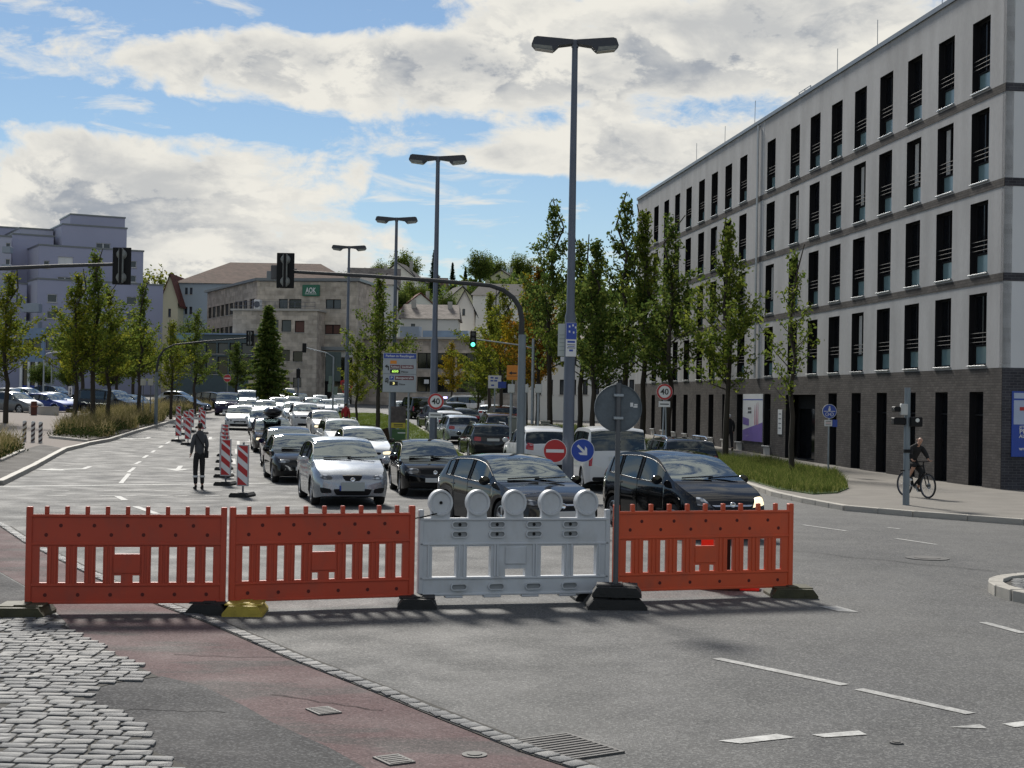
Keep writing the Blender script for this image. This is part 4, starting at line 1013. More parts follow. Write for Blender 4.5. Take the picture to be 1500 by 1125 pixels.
def car(kind, style, pm, pos, ang, label, view='front', detail=2, lit=None, group='cars queuing on the road', plate=True, name='car', cat='car', rails=False, mirrors=None):
    """pos: world point under the car's centre; ang: 0 = nose towards the camera."""
    global NCAR; NCAR += 1
    kt = kit(kind); K = kt['K']; L, W = K['L'], K['W']; hw = W/2
    zz = Z(pos[0], pos[1]); t = thing(name, label, cat, (pos[0], pos[1], zz), ang, group)
    hx, hy = math.sin(ang), -math.cos(ang)
    sl = (Z(pos[0]+hx*1.3, pos[1]+hy*1.3)-Z(pos[0]-hx*1.3, pos[1]-hy*1.3))/2.6
    t.rotation_euler = Euler((-math.atan(sl), 0, ang))
    body = recol(obj('body', kt['body'], None, t), pm); recol(obj('bonnet', kt['hood'], None, t), pm)
    obj('windscreen', kt['ws'], None, t); obj('rear_window', kt['rw'], None, t)
    for g in ('doorfl', 'doorfr', 'doorrl', 'doorrr'):
        d_ = recol(obj('door', kt[g], None, t), pm)
        if detail > 1:
            u = (K['doors'][1]-.14) if g[4] == 'f' else (K['doors'][2]-.14); s = 1 if g[5] == 'r' else -1
            recol(obj('door_handle', kt['handle'], None, d_, (s*(hw-.008), u-L/2, pchip(K['belt'])(u)-.13)), pm)
    for s in 'lr':
        for g in 'frq':
            if kt['glass'+g+s]: obj('side_window', kt['glass'+g+s], None, t)
    ty, rim = wheel_meshes(K['r'])
    for a in K['ax']:
        for s in (1, -1):
            w = obj('wheel', ty, None, t, (s*(hw-.125), a-L/2, K['r']), 0 if s > 0 else PI); obj('rim', rim, None, w)
    for s in (1, -1):
        recol(obj('mirror', kt['mirror'], None, t, (s*(hw+.09), K['A']-L/2-.02, pchip(K['belt'])(K['A'])+.08)), mirrors or pm)
    obj('cabin', kt['cabin'], None, t)
    if detail > 1: obj('window_trim', kt['trim'], None, t)
    if detail > 0:
        for s in (1, -1): obj('seat', kt['seat'], None, t, (s*hw*.44, K['B'][0]-L/2-.1, .48*K['H']/1.5), (R(-14), 0, 0))
    if view == 'front' or detail > 1:
        for nm, me, sd_ in front_parts(kind, style):
            o = obj(nm, me, None, t)
            if nm == 'headlight' and lit and lit[sd_]: recol(o, M_LAMPL)
        if detail > 1:
            for xo in (-.05, .52): obj('wiper', _wiper, None, t, (xo, K['ws'][0]-L/2+.10, top_at(K, K['ws'][0]+.10)+.012))
    for nm, me, _ in rear_parts(kind): obj(nm, me, None, t)
    if plate:
        zf = .44
        hit = kt['bvh'].ray_cast(Vector((0, -L, zf)), Vector((0, 1, 0)))[0]
        if plate == 'grey':
            p_ = obj('number_plate', _plateb, None, t, (0, hit.y-.03, zf)); obj('country_band', _eub, None, p_)
        else: obj('number_plate', _plate, None, t, (0, hit.y-.022, zf))
        zr = pchip(K['belt'])(L-.3)-.16
        hit = kt['bvh'].ray_cast(Vector((0, L, zr)), Vector((0, -1, 0)))[0]
        obj('number_plate', _plate, None, t, (0, hit.y+.018, zr))
    if rails:
        for s in (1, -1):
            x = hw*.70; pts = [(s*x, u-L/2, top_at(K, u)+zz_) for u, zz_ in ((K['ws'][1]+.15, -.02), (K['ws'][1]+.3, .05), (K['rw'][0]-.5, .05), (K['rw'][0]-.3, -.02))]
            MB().tube(pts, .018, 6).build('roof_rail', M_CHROME, t)
    return t
def top_at(K, u): return pchip(K['top'])(u)
def oncoming(kind, style, pm, px, D, deg, label, **kw):
    """px, D: middle of the front bumper"""
    a = R(deg); p = gpos(px, D); L = KINDS[kind]['L']
    return car(kind, style, pm, (p.x-math.sin(a)*L/2, p.y+math.cos(a)*L/2), a, label, **kw)
def leaving(kind, style, pm, px, D, deg, label, **kw):
    """px, D: middle of the rear bumper; deg: 0 = straight away"""
    a = PI+R(deg); p = gpos(px, D); L = KINDS[kind]['L']
    return car(kind, style, pm, (p.x+math.sin(a)*L/2, p.y-math.cos(a)*L/2), a, label, view='rear', **kw)
def parked(kind, style, pm, px, D, deg, label, **kw):
    p = gpos(px, D); return car(kind, style, pm, (p.x, p.y), R(deg), label, **kw)
GQ = 'cars queuing towards the barrier'; GA = 'cars driving away on the right carriageway'; GP_ = 'vehicles parked beyond the plaza'
# nearest cars
oncoming('altea', 'altea', P_SILVER, 516, 34.6, 14, 'silver hatchback heading the queue, behind the second red barrier panel', group=GQ, plate='grey')
oncoming('sedan', 'bmw', P_BLACK, 446, 43.6, 14, 'black sedan with twin round headlamps beside the silver hatchback', group=GQ)
oncoming('hatch', 'plain', P_BLUE, 429, 50.6, 13, 'dark blue car half hidden behind the black sedan', group=GQ)
oncoming('boxhatch', 'golf', P_BLACK, 637, 38.6, 10, 'black boxy hatchback with raised sunroof left of the turning dark car', group=GQ)
oncoming('hatch', 'opel', P_DGREY, 824, 27.6, 25, 'dark hatchback turning right behind the white barrier panel', group=GQ, mirrors=P_BLACK)
oncoming('verso', 'toyota', P_BLACK, 1073, 27.6, 22, 'black tall hatchback with lit headlamps behind the right barrier panel', group=GQ, lit=(1, 0))
rb = oncoming('wagon', 'plain', P_BROWN, 402, 64.5, 12, 'dark estate car carrying a black roof box', group=GQ, rails=True, lit=(0, 1))
MB().lathe([(0, -1.0), (.20, -.96), (.34, -.75), (.40, -.2), (.38, .5), (.28, .9), (0, 1.0)], 16, M=Matrix.Translation((0, -.1, 1.72)) @ Matrix.Diagonal((1.05, 1, .62, 1)) @ Matrix.Rotation(R(-90), 4, 'X')).build('roof_box', paint('roof_box', (.010, .010, .011)), rb, 50)
oncoming('hatch', 'plain', P_LSILV, 541, 52.5, 13, 'pale silver car with one lit headlamp beside the grass median', group=GQ, lit=(1, 0), mirrors=P_BLACK)
oncoming('wagon', 'plain', P_WHITE, 508, 64.5, 13, 'white estate car behind the pale silver car at the median', group=GQ, rails=True)
oncoming('hatch', 'vw', P_PEARL, 481, 83, 13, 'pearl grey hatchback with its headlamp lit, left of the red jacket', group=GQ, lit=(0, 1))
oncoming('suv', 'suv', P_WHITE, 450, 95, 12, 'white crossover with dark grille in the middle of the queue', group=GQ, mirrors=P_BLACK)
oncoming('hatch', 'ford', P_WHITE, 351, 91, 10, 'white hatchback with wide oval grille beside the striped beacons', group=GQ)
Q2 = [('hatch', 'plain', P_WHITE, 362, 118, 8, 'white car right behind the oval grille hatchback', 1),
      ('van', 'plain', P_PURPLE, 331, 122, 8, 'purple van at the far left of the queue', 1),
      ('van', 'plain', P_LSILV, 360, 140, 8, 'silver van behind the purple van', 0),
      ('hatch', 'plain', P_LSILV, 389, 116, 9, 'silver car above the dark roof box', 1),
      ('boxhatch', 'plain', P_LSILV, 387, 84, 11, 'silver car just behind the roof box estate', 1),
      ('hatch', 'plain', P_LSILV, 407, 133, 9, 'pale car in the far queue left of the white van', 0),
      ('hatch', 'plain', P_WHITE, 428, 140, 9, 'white car in front of the dark grey crossover', 0),
      ('hatch', 'plain', P_LSILV, 433, 112, 11, 'pale silver car behind the white crossover', 1),
      ('suv', 'suv', P_DGREY, 439, 152, 9, 'dark grey crossover in the far queue', 0),
      ('van', 'plain', P_WHITE, 420, 168, 8, 'white van with high roof at the back of the queue', 0),
      ('suv', 'suv', P_WHITE, 461, 128, 11, 'white crossover behind the pearl grey hatchback', 1),
      ('hatch', 'plain', P_LSILV, 482, 132, 11, 'silver car at the far end beside the signal pole', 0),
      ('hatch', 'plain', P_WHITE, 497, 138, 12, 'white car at the far end nearest the median', 0),
      ('hatch', 'plain', P_LSILV, 470, 155, 10, 'pale car far behind the white crossovers', 0),
      ('suv', 'suv', P_GREY, 500, 160, 11, 'grey crossover far back left of the shield board', 0)]
for k_, st, pm, px, D, dg, lb, dt in Q2: oncoming(k_, st, pm, px, D, dg, lb, detail=dt, group=GQ, cat='van' if k_ == 'van' else 'car', name='van' if k_ == 'van' else 'car')
# right carriageway, seen from behind
AW = 7
leaving('kombi', 'plain', P_WHITE, 905, 42.2, AW, 'white high-roof van with dark rear window behind the round sign', group=GA, name='van', cat='van')
leaving('wagon', 'plain', P_DGREY, 1015, 45.5, AW+2, 'dark grey estate with roof rails behind the black tall hatchback', group=GA, rails=True)
leaving('suv', 'plain', P_WHITE, 806, 50, AW+3, 'white crossover with red tail lamps behind the no entry sign', group=GA)
leaving('hatch', 'plain', P_DGREY, 803, 62, AW+3, 'dark hatchback with large rear window ahead of the white crossover', group=GA)
leaving('wagon', 'plain', P_DGREY, 722, 62, AW+3, 'black estate car driving away left of the signal mast', group=GA, rails=True)
leaving('suv', 'plain', P_MAROON, 738, 76, AW+3, 'maroon crossover ahead of the black estate', group=GA, detail=1)
leaving('suv', 'plain', P_MAROON, 742, 100, AW+3, 'maroon crossover farther off behind the grey cabinets', group=GA, detail=1)
leaving('wagon', 'plain', P_SILVER, 680, 77, AW+5, 'silver estate car driving away beside the median', group=GA, detail=1)
leaving('hatch', 'plain', P_WHITE, 662, 88, AW+6, 'white car just ahead of the silver estate', group=GA, detail=1)
leaving('hatch', 'plain', P_BLACK, 685, 99, AW+4, 'black hatchback right of the far white car', group=GA, detail=1)
leaving('suv', 'plain', P_DGREY, 648, 98, AW+8, 'dark crossover behind the speed limit sign on the median', group=GA, detail=1)
leaving('suv', 'plain', P_BLACK, 670, 118, AW+5, 'black crossover with a wide rear window far up the road', group=GA, detail=0)
leaving('van', 'plain', P_BLACK, 619, 128, AW+12, 'black van right of the parking guidance board', group=GA, detail=0, name='van', cat='van')
oncoming('hatch', 'plain', P_WHITE, 600, 132, 20, 'white car half hidden behind the poster pole', group=GA, detail=0)
parked('hatch', 'plain', P_LSILV, 719, 122, 175, 'pale blue parked car by the far verge', group=GA, detail=0)
parked('van', 'plain', P_WHITE, 672, 146, -82, 'white van crossing beyond the right carriageway', group=GA, detail=0, name='van', cat='van')
em_ = parked('wagon', 'plain', P_NAVY, 652, 158, -70, 'dark blue car with a lit blue beacon on its roof', group=GA, detail=0)
MB().bbox(-.3, .3, -.12, .12, 1.48, 1.60, .02).build('beacon_bar', M_BLUEL, em_)
# plaza parking
parked('altea', 'plain', P_GREY, 22, 108, 62, 'grey people carrier at the left edge of the plaza', group=GP_, detail=1)
parked('hatch', 'plain', P_NAVY, 72, 112, 66, 'blue hatchback parked in front of the apartment block', group=GP_, detail=1)
parked('hatch', 'plain', P_SILVER, 82, 119, 66, 'silver car mostly hidden behind the blue hatchback', group=GP_, detail=0)
parked('van', 'plain', P_DGREY, 160, 112, 66, 'dark grey van parked behind the row of plaza trees', group=GP_, detail=1, name='van', cat='van')
parked('hatch', 'plain', P_BLACK, 197, 122, 62, 'black car parked behind the dark grey van', group=GP_, detail=0)
parked('hatch', 'plain', P_WHITE, 18, 135, 70, 'white car far back at the left edge', group=GP_, detail=0)
parked('hatch', 'plain', P_LSILV, 42, 138, 70, 'silver car in the back row left of the blue hatchback', group=GP_, detail=0)
parked('suv', 'plain', P_BLACK, 80, 142, 70, 'black car in the back row under the apartment block', group=GP_, detail=0)
parked('hatch', 'plain', P_LSILV, 264, 150, 75, 'silver blue car crossing beyond the planting bed', group=GP_, detail=0)
parked('hatch', 'plain', P_BLACK, 272, 128, 70, 'black car behind the ornamental grasses', group=GP_, detail=0)
parked('suv', 'plain', P_BLACK, 316, 140, 75, 'black car left of the purple van', group=GP_, detail=0)
# tipper truck
tp = gpos(376, 158); tt = thing('tipper_truck', 'yellow tipper truck with a raised load behind the queue', 'truck', (tp.x, tp.y, Z(tp.x, tp.y)), R(8))
MB().bbox(-1.0, 1.0, -2.4, -.9, .5, 2.1, .12).build('cab', P_YEL, tt); MB().bbox(-.85, .85, -2.43, -2.38, 1.2, 1.95, .03).build('windscreen', M_GLASSD, tt)
MB().bbox(-.9, .9, -2.44, -2.38, .55, 1.0, .03).build('grille', M_BLACK, tt); MB().bbox(-1.05, 1.05, -.8, 3.2, .8, 1.1, .04).build('chassis', M_BLACK, tt)
MB().slab(-1.1, 1.1, 1.12, 1.9, [], -.75, -.65).slab(-1.1, 1.1, 1.12, 1.9, [], 3.1, 3.2).box(-1.1, -1.02, -.65, 3.1, 1.12, 1.9).box(1.02, 1.1, -.65, 3.1, 1.12, 1.9).build('bed', P_YEL, tt)
MB().bbox(-.9, -.05, -.5, .8, 1.9, 2.9, .05).bbox(.05, .9, -.3, .9, 1.9, 2.8, .05).build('load', M_CONC, tt)
ty, rim = wheel_meshes(.42)
for s in (1, -1):
    for y in (-1.7, 1.9): w = obj('wheel', ty, None, tt, (s*.85, y, .42), 0 if s > 0 else PI); obj('rim', rim, None, w)
# ------------------------------------------------------------------ the long building on the right
def right_building():
    cz = Z(CORNER.x, CORNER.y)
    ang = math.atan2(FE.y, FE.x)
    t = thing('office_building', 'long grey plaster building over a dark brick base along the right side', 'building', (CORNER.x, CORNER.y, 0), ang)
    D0 = 44.9; S = lambda px: (D0*994/(px-474)-D0)/.9922
    LEN = S(930); ZB = [3.77+2.85*k for k in range(4)]; TOP = 15.75
    wx = [S(x) for x in (1431, 1380, 1334, 1292.5, 1255, 1220.5, 1189, 1159.7, 1125, 1084.5, 1062.7, 1042.4, 1023.7, 1005, 988.5, 972.5, 957.6, 943.7)]
    hw = .64; REC = -.26
    holes = [(x-hw, x+hw, z+.10, z+2.33) for x in wx for z in ZB]
    # plaster wall (outside is local +y)
    MB().slab(0, LEN, 3.77, TOP, holes, 0, REC, 0, 1, back=False).build('plaster_wall', [M_PLASTER, M_FRAME], t)
    ghw = .50; entr = ((S(1181)+S(1189))/2-1.15, (S(1151)+S(1159))/2+.55)
    gh = []
    for i, x in enumerate(wx):
        if i in (6, 7): continue
        gz = Z(CORNER.x+FE.x*x, CORNER.y+FE.y*x)+.12
        b = .10 if i < 6 else gz+.42
        gh.append((x-ghw, x+ghw, b, 3.05))
    ez = Z(CORNER.x+FE.x*entr[0], CORNER.y+FE.y*entr[0])+.14
    ent = (wx[6]-.55, wx[7]+.75, ez, 3.0)
    MB().slab(0, LEN, -.6, 3.768, gh+[ent], .012, REC, 0, 1, back=False).build('brick_base', [M_BRICK, M_FRAME], t)
    for z in ZB[1:]:
        MB().box(0, LEN, .0, .016, z-.25, z-.002).build('brick_band', M_BRICK, t)
    # windows
    fw, fh = 2*hw, 2.23
    fr = MB().slab(-hw, hw, 0, fh, [(-hw+.06, -.03, .66, fh-.06), (.03, hw-.06, .66, fh-.06), (-hw+.06, hw-.06, .06, .60)], REC+.07, REC+.0).mesh('frame'); setm(fr, M_FRAME)
    pa = MB().box(-hw+.06, -.03, REC+.02, REC+.03, .66, fh-.06).mesh('pane'); pb = MB().box(.03, hw-.06, REC+.02, REC+.03, .66, fh-.06).mesh('pane'); pc = MB().box(-hw+.06, hw-.06, REC+.02, REC+.03, .06, .60).mesh('lower_pane')
    setm(pa, M_GLASSD); setm(pb, M_GLASSD); setm(pc, M_GLASSW)
    cu = MB().box(-hw+.1, -.15, REC+.0, REC+.012, .66, fh-.1).mesh('curtain'); setm(cu, M_CURT)
    ra = MB(); 
    for zz in (.72, .86, 1.0): ra.tube([(-hw+.01, -.05, zz), (hw-.01, -.05, zz)], .014, 6)
    ra = ra.mesh('railing'); setm(ra, mat('railing_paint', (.03, .03, .033), .7, .0, var=.1, spec=.2))
    si = MB().bbox(-hw-.03, hw+.03, REC+.07, .06, -.045, -.003, .005).mesh('sill'); setm(si, M_SILL)
    dk = MB().box(-hw, hw, REC-.5, REC-.45, 0, fh).mesh('room_back'); setm(dk, M_INT)
    rr = random.Random(5)
    for i, x in enumerate(wx):
        for k, z in enumerate(ZB):
            w = obj('window', fr, None, t, (x, 0, z+.10))
            obj('pane', pa, None, w); obj('pane', pb, None, w); obj('lower_pane', pc, None, w); obj('railing', ra, None, w); obj('sill', si, None, w, (0, 0, .0))
            if rr.random() < .35: obj('curtain', cu, None, w, (rr.choice((0, .55)), .034, 0))
    for i, (x0, x1, z0, z1) in enumerate(gh):
        f = MB().slab(x0, x1, z0, z1, [(x0+.05, x1-.05, z0+.05, z1-.75), (x0+.05, x1-.05, z1-.69, z1-.05)], REC+.08, REC).build('window', M_FRAME, t)
        MB().box(x0+.05, x1-.05, REC+.02, REC+.03, z0+.05, z1-.05).build('pane', M_GLASSD, f)
        MB().bbox(x0-.05, x1+.05, REC+.08, .10, z0-.06, z0-.004, .006).build('sill', M_SILL, f)
        if i >= 6: MB().box(x0+.01, x1-.01, REC+.02, .02, z0-.5, z0-.062).build('plinth', M_CONC, f)
    e = MB().slab(ent[0], ent[1], ent[2], ent[3], [(ent[0]+.08, ent[1]-.08, ent[2]+.05, ent[3]-.6)], REC-.3, REC-.38).build('door', M_FRAME, t)
    MB().box(ent[0]+.08, ent[1]-.08, REC-.36, REC-.33, ent[2]+.05, ent[3]-.6).build('pane', M_GLASSD, e)
    MB().box(ent[0], ent[1], REC, REC-.3, ent[3], ent[3]+.05).box(ent[0], ent[1], .0, REC-.3, ent[2]-.1, ent[2]).build('door_head', M_FRAME, t)
    # gable end face towards the camera
    ey = -16.0
    Mx = Matrix.Rotation(R(-90), 4, 'Z')   # local x' -> -y
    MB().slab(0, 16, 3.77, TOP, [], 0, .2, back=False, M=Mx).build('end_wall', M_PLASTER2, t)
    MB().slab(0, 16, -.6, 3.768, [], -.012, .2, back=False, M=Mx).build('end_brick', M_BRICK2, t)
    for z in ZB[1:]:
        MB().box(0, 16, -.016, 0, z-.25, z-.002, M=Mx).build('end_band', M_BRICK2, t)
    MB().box(0, LEN, -16, REC-.55, TOP-.02, TOP).box(LEN-.02, LEN, -16, 0, -.6, TOP-.02).box(.2, LEN-.2, REC-.56, REC-.54, -.5, TOP-.1).build('roof', M_ROOFM, t)
    MB().box(-.06, LEN+.05, -.3, .07, TOP, TOP+.16).box(-.06, .3, -16, -.31, TOP, TOP+.16).build('roof_edge', M_ROOFM, t)
    sp = S(1108)
    MB().tube([(sp, .09, 3.8), (sp, .09, TOP-.1)], .055, 8).build('downpipe', mat('zinc_pipe', (.42, .43, .44), .4, .5, var=.1), t)
    MB().box(S(1114), S(1114)+.04, .0, .012, 3.9, TOP).build('expansion_joint', M_PLASTER2, t)
    for px, h_ in ((1347, 1.3), (1256, 1.2), (1199, 1.15), (1082, 1.3), (1040, 1.1), (1000, 1.2)):
        MB().tube([(S(px), -.6, TOP), (S(px)+rnd.uniform(-.1, .1), -.6, TOP+h_*1.3)], .014, 5).build('lightning_rod', M_STEEL, t)
    a = S(1150); m = MB()
    for x in (a-.8, a, a+.8): m.tube([(x, -.7, TOP), (x, -.7, TOP+.75)], .02, 5)
    for zz in (.4, .75): m.tube([(a-.8, -.7, TOP+zz), (a+.8, -.7, TOP+zz)], .02, 5)
    m.build('roof_ladder_rail', M_STEEL, t)
    # banner and boards on the brick
    def board(x0, x1, z0, z1, nm, lab, cat):
        b = thing(nm, lab, cat, CORNER+FE*((x0+x1)/2)+Vector((0, 0, (z0+z1)/2)), ang); return b, (x1-x0)/2, (z1-z0)/2
    xb = (wx[8]+wx[9])/2+.18
    b, w, h_ = board(S(1119), S(1090), .82, 3.05, 'banner', 'white and purple banner with bottle shapes on the brick base', 'banner')
    MB().box(-w, w, .02, .035, -h_, h_).build('sheet', M_SWHITE, b)
    MB().prism([(-w, -h_), (w, -h_), (w, -h_*.55), (-w, -h_*.18)], .036, .04).prism([(w*.35, -h_*.35), (w*.98, -h_*.30), (w*.98, h_*.02), (w*.35, -h_*.06)], .036, .04).build('purple_field', mat('banner_purple', (.16, .10, .36), .5, var=.1), b)
    MB().box(-w, w, .036, .04, h_*.74, h_*.78).build('rule', M_SBLUE, b)
    for i in range(3): MB().prism([(-w*.2-i*.25, -h_*.3), (-w*.2-i*.25-.13, -h_*.3), (-w*.2-i*.25-.10, h_*.25+i*.1), (-w*.2-i*.25-.05, h_*(.55+.06*i)), (-w*.2-i*.25-.02, h_*.25)], .036, .042).build('bottle_print', mat('banner_rose', (.45, .15, .22), .5, var=.2), b)
    lettering('INFO', .17, M_SBLACK, b, (w*.3, .04, h_*.38), (PI/2, 0, PI), .5); lettering('ZU FUSS', .14, M_SBLACK, b, (w*.3, .04, h_*.22), (PI/2, 0, PI), .6)
    xn = ent[1]+.75
    b, w, h_ = board(xn-.3, xn+.3, 1.25, 2.35, 'notice_board', 'narrow white notice board beside the dark entrance', 'notice board')
    MB().box(-w, w, .02, .035, -h_, h_).build('sheet', M_SWHITE, b)
    for i in range(4): MB().box(-w*.6, w*.6, .036, .039, h_*.6-i*h_*.38, h_*.68-i*h_*.38).build('print_line', M_SGREY, b)
    # poster on the end wall
    e1 = Vector((FE.y, -FE.x, 0)); pp = CORNER+e1*1.38
    b = thing('wall_poster', 'large blue and white poster on the end wall at the right edge', 'poster', (pp.x, pp.y, 2.09), ang-PI/2)
    MB().box(-1.35, 1.35, -.05, -.02, -1.35, 1.35).build('frame', M_SBLUE, b)
    MB().box(-1.28, 1.30, -.056, -.051, -.02, 1.28).build('upper_sheet', mat('poster_pale_blue', (.40, .46, .60), .5, var=.06), b)
    MB().box(-1.28, 1.30, -.059, -.057, .98, 1.05).box(-1.28, 1.30, -.056, -.051, -.74, -.70).build('rule', M_SBLUE, b)
    MB().box(-1.05, -.1, -.06, -.057, .55, .70).build('red_bar', M_SRED, b); MB().box(-.8, -.1, -.06, -.057, .71, .88).build('yellow_bar', mat('poster_yellow', (.45, .38, .10), .5, var=.1), b)
    for s_, z, sz in (('JETZT', -.13, .14), ('PFLEGE', -.31, .26), ('ALTEN', -.51, .2), ('www.', -1.02, .22)):
        o = lettering(s_, sz, M_SWHITE, b, (0, -.055, z), (PI/2, 0, 0)); wdt = max(v.co.x for v in o.data.vertices)*sz; o.location.x = -1.05+wdt
    b.scale = (.8, 1, .726)
    return t
right_building()
# ------------------------------------------------------------------ street furniture
def lamp_post(px, D, label, H=11.9):
    p = gpos(px, D); t = thing('street_lamp', label, 'street lamp', (p.x, p.y, p.z+.1), 0, 'twin arm street lamps along the median')
    MB().tube([(0, 0, -.1), (0, 0, 4.6), (0, 0, 4.75), (0, 0, H-.25)], [.15, .14, .105, .075], 12).build('pole', mat('lamp_pole_paint', (.10, .115, .15), .4, .25, var=.15, scale=2), t, 40)
    MB().bbox(-.09, .09, -.07, .07, H-.35, H-.15, .01).build('bracket', M_DSTEEL, t)
    prof = [(.05, .08), (.06, -.03), (.42, -.08), (.53, -.19), (.58, -.21), (1.03, -.15), (1.12, -.05), (1.06, .12), (.98, .15)]
    for s in (1, -1):
        m = MB(); pf = [(x*s, z) for x, z in prof]
        m.prism(pf, -.16, .16); h_ = m.build('lamp_head', mat('lamp_head_paint', (.028, .030, .042), .4, var=.1), t, loc=(0, 0, H-.25))
        MB().prism([(s*.56, -.222), (s*1.03, -.162), (s*1.03, -.145), (s*.56, -.20)], -.155, .155).build('lens', mat('lamp_lens', (.5, .5, .47), .2, var=.1), h_)
        MB().prism([(s*.60, -.10), (s*1.08, -.06), (s*1.05, -.14), (s*.58, -.195)], -.163, -.1605).build('lens_side', mat('lamp_lens_dim', (.18, .18, .16), .25, var=.3, scale=10), h_)
    return t
lamp_post(831, 38.6, 'nearest tall twin street lamp carrying two posters')
lamp_post(633.5, 57.8, 'second tall twin street lamp on the grass median')
lamp_post(575, 79.5, 'third twin street lamp behind the parking guidance board')
lamp_post(506.5, 97, 'farthest twin street lamp in front of the green sign building')
def disc_sign(px, py, D, d, label, face, pole=None, rz=0, name='traffic_sign'):
    p = at(px, py, D); t = thing(name, label, 'traffic sign', p, rz)
    r = d/2
    MB().disc((0, 0), r, -.012, .0, 40).build('plate', M_SWHITE if face in ('40', 'noentry') else M_SWHITE, t)
    if face == 'noentry':
        MB().disc((0, 0), r*.95, -.018, -.012, 40).build('red_field', M_SRED, t); MB().box(-r*.76, r*.76, -.023, -.018, -r*.14, r*.14).build('bar', M_SWHITE, t)
    elif face == '40':
        m = MB(); vs = []; 
        for k in range(40):
            a = 2*PI*k/40
            for rr_ in (r*.98, r*.74): vs.append((rr_*math.cos(a), -.016, rr_*math.sin(a)))
        m.add(vs, [(2*k, 2*((k+1) % 40), 2*((k+1) % 40)+1, 2*k+1) for k in range(40)]).build('red_ring', M_SRED, t)
        lettering('40', r*1.02, M_SBLACK, t, (0, -.016, -r*.02))
    elif face == 'arrow':
        MB().disc((0, 0), r*.95, -.018, -.012, 40).build('blue_field', M_SBLUE, t)
        ar = [(-.62, .10), (-.62, -.10), (.12, -.10), (-.12, -.40), (.12, -.40), (.55, 0), (.12, .40), (-.12, .40), (.12, .10)]
        a = R(-45); MB().prism([((x*math.cos(a)-z*math.sin(a))*r, (x*math.sin(a)+z*math.cos(a))*r) for x, z in ar], -.023, -.018).build('arrow', M_SWHITE, t)
    elif face == 'foot':
        MB().disc((0, 0), r*.94, -.018, -.012, 40).build('blue_field', M_SBLUE, t)
        f = MB().disc((0, r*.58), r*.12, -.023, -.018, 12).prism([(-r*.14, r*.44), (r*.12, r*.44), (r*.16, r*.2), (r*.05, -.0), (-r*.12, -.0), (-r*.18, r*.2)], -.023, -.018)
        for s in (-1, 1): f.lathe([(r*.20, -.003), (r*.26, -.003), (r*.26, .003), (r*.20, .003), (r*.20, -.003)], 16, M=Matrix.Translation((s*r*.32, -.021, -r*.42)) @ Matrix.Rotation(PI/2, 4, 'X'))
        f.box(-r*.3, r*.3, -.023, -.018, -r*.44, -r*.38).box(-r*.8, r*.8, -.023, -.018, -.01, .01); f.build('pictogram', M_SWHITE, t)
    if pole is not None:
        g = Z(p.x, p.y)+.1
        for dx in (pole if isinstance(pole, (list, tuple)) else [pole]):
            MB().tube([(dx[0] if isinstance(dx, tuple) else 0, .05, r*.9), (dx[1] if isinstance(dx, tuple) else 0, .05, g-p.z)], .032, 8).build('pole', M_STEEL, t, 40)
    return t
disc_sign(813, 660.5, 38.3, .60, 'round red no entry sign on the nearest lamp post', 'noentry')
disc_sign(853.5, 660, 38.3, .60, 'round blue keep right arrow sign on the nearest lamp post', 'arrow')
t = disc_sign(638.5, 588, 57.5, .62, 'forty speed limit sign on the second lamp post', '40')
MB().bbox(-.26, .26, -.012, 0, -.62, -.42, .004).build('sub_plate', M_SWHITE, t); MB().box(-.2, .2, -.015, -.012, -.54, -.50).build('print_line', M_SBLACK, t)
t = disc_sign(973.5, 574, 57.5, .62, 'forty speed limit sign on twin posts in the right verge', '40', pole=[(-.0, -.06), (.03, .12)])
MB().bbox(-.22, .22, -.012, 0, -.58, -.36, .004).build('sub_plate', M_SWHITE, t); MB().box(-.17, .17, -.015, -.012, -.49, -.45).build('print_line', M_SBLACK, t)
t = disc_sign(1215, 602.5, 52.3, .50, 'round blue shared footway sign beside the grass tip', 'foot', pole=0)
MB().bbox(-.17, .10, -.012, 0, -.52, -.30, .004).build('sub_plate', M_SWHITE, t); MB().bbox(.11, .28, -.010, .002, -.54, -.29, .004).build('blue_plate', M_SBLUE, t)
for i in range(3): MB().box(-.13, .06, -.015, -.012, -.36-i*.06, -.34-i*.06).build('print_line', M_SRED if i == 1 else M_SBLACK, t)
# posters tied to the nearest lamp post
p = at(835.5, 497, 38.3)
t = thing('election_poster', 'blue and white poster board tied high on the nearest lamp post', 'poster', p, R(14))
MB().bbox(-.12, .16, -.012, .0, -.44, .42, .004).build('board', M_SWHITE, t); MB().box(-.115, .155, -.015, -.012, .0, .415).build('blue_field', M_SBLUE, t)
for i, (w, z, h_) in enumerate(((.10, -.09, .05), (.11, -.15, .018), (.09, -.19, .018), (.11, -.23, .018), (.05, -.31, .05))): MB().box(.02-w, .02+w, -.015, -.012, z, z+h_).build('print_line', M_SBLUE if i % 2 == 0 else M_SBLACK, t)
for i, (x, z) in enumerate(((-.05, .30), (.04, .33), (.11, .28), (-.05, .17), (.06, .15))): MB().box(x, x+.04, -.018, -.015, z, z+.05).build('print_spot', M_SWHITE, t)
t = thing('election_poster', 'pale poster board on the left of the nearest lamp post', 'poster', at(824.5, 498, 38.9), R(-28))
MB().bbox(-.14, .14, -.012, .0, -.42, .42, .004).build('board', mat('poster_pale', (.42, .46, .44), .6, var=.1), t)
for i in range(5): MB().box(-.09, .09, -.015, -.012, -.28+i*.1, -.26+i*.1).build('print_line', mat('poster_faded', (.25, .30, .28), .6, var=.1), t)
t = thing('pole_plate', 'small white plate below the posters on the nearest lamp post', 'sign', at(825.5, 526, 38.9), R(-20))
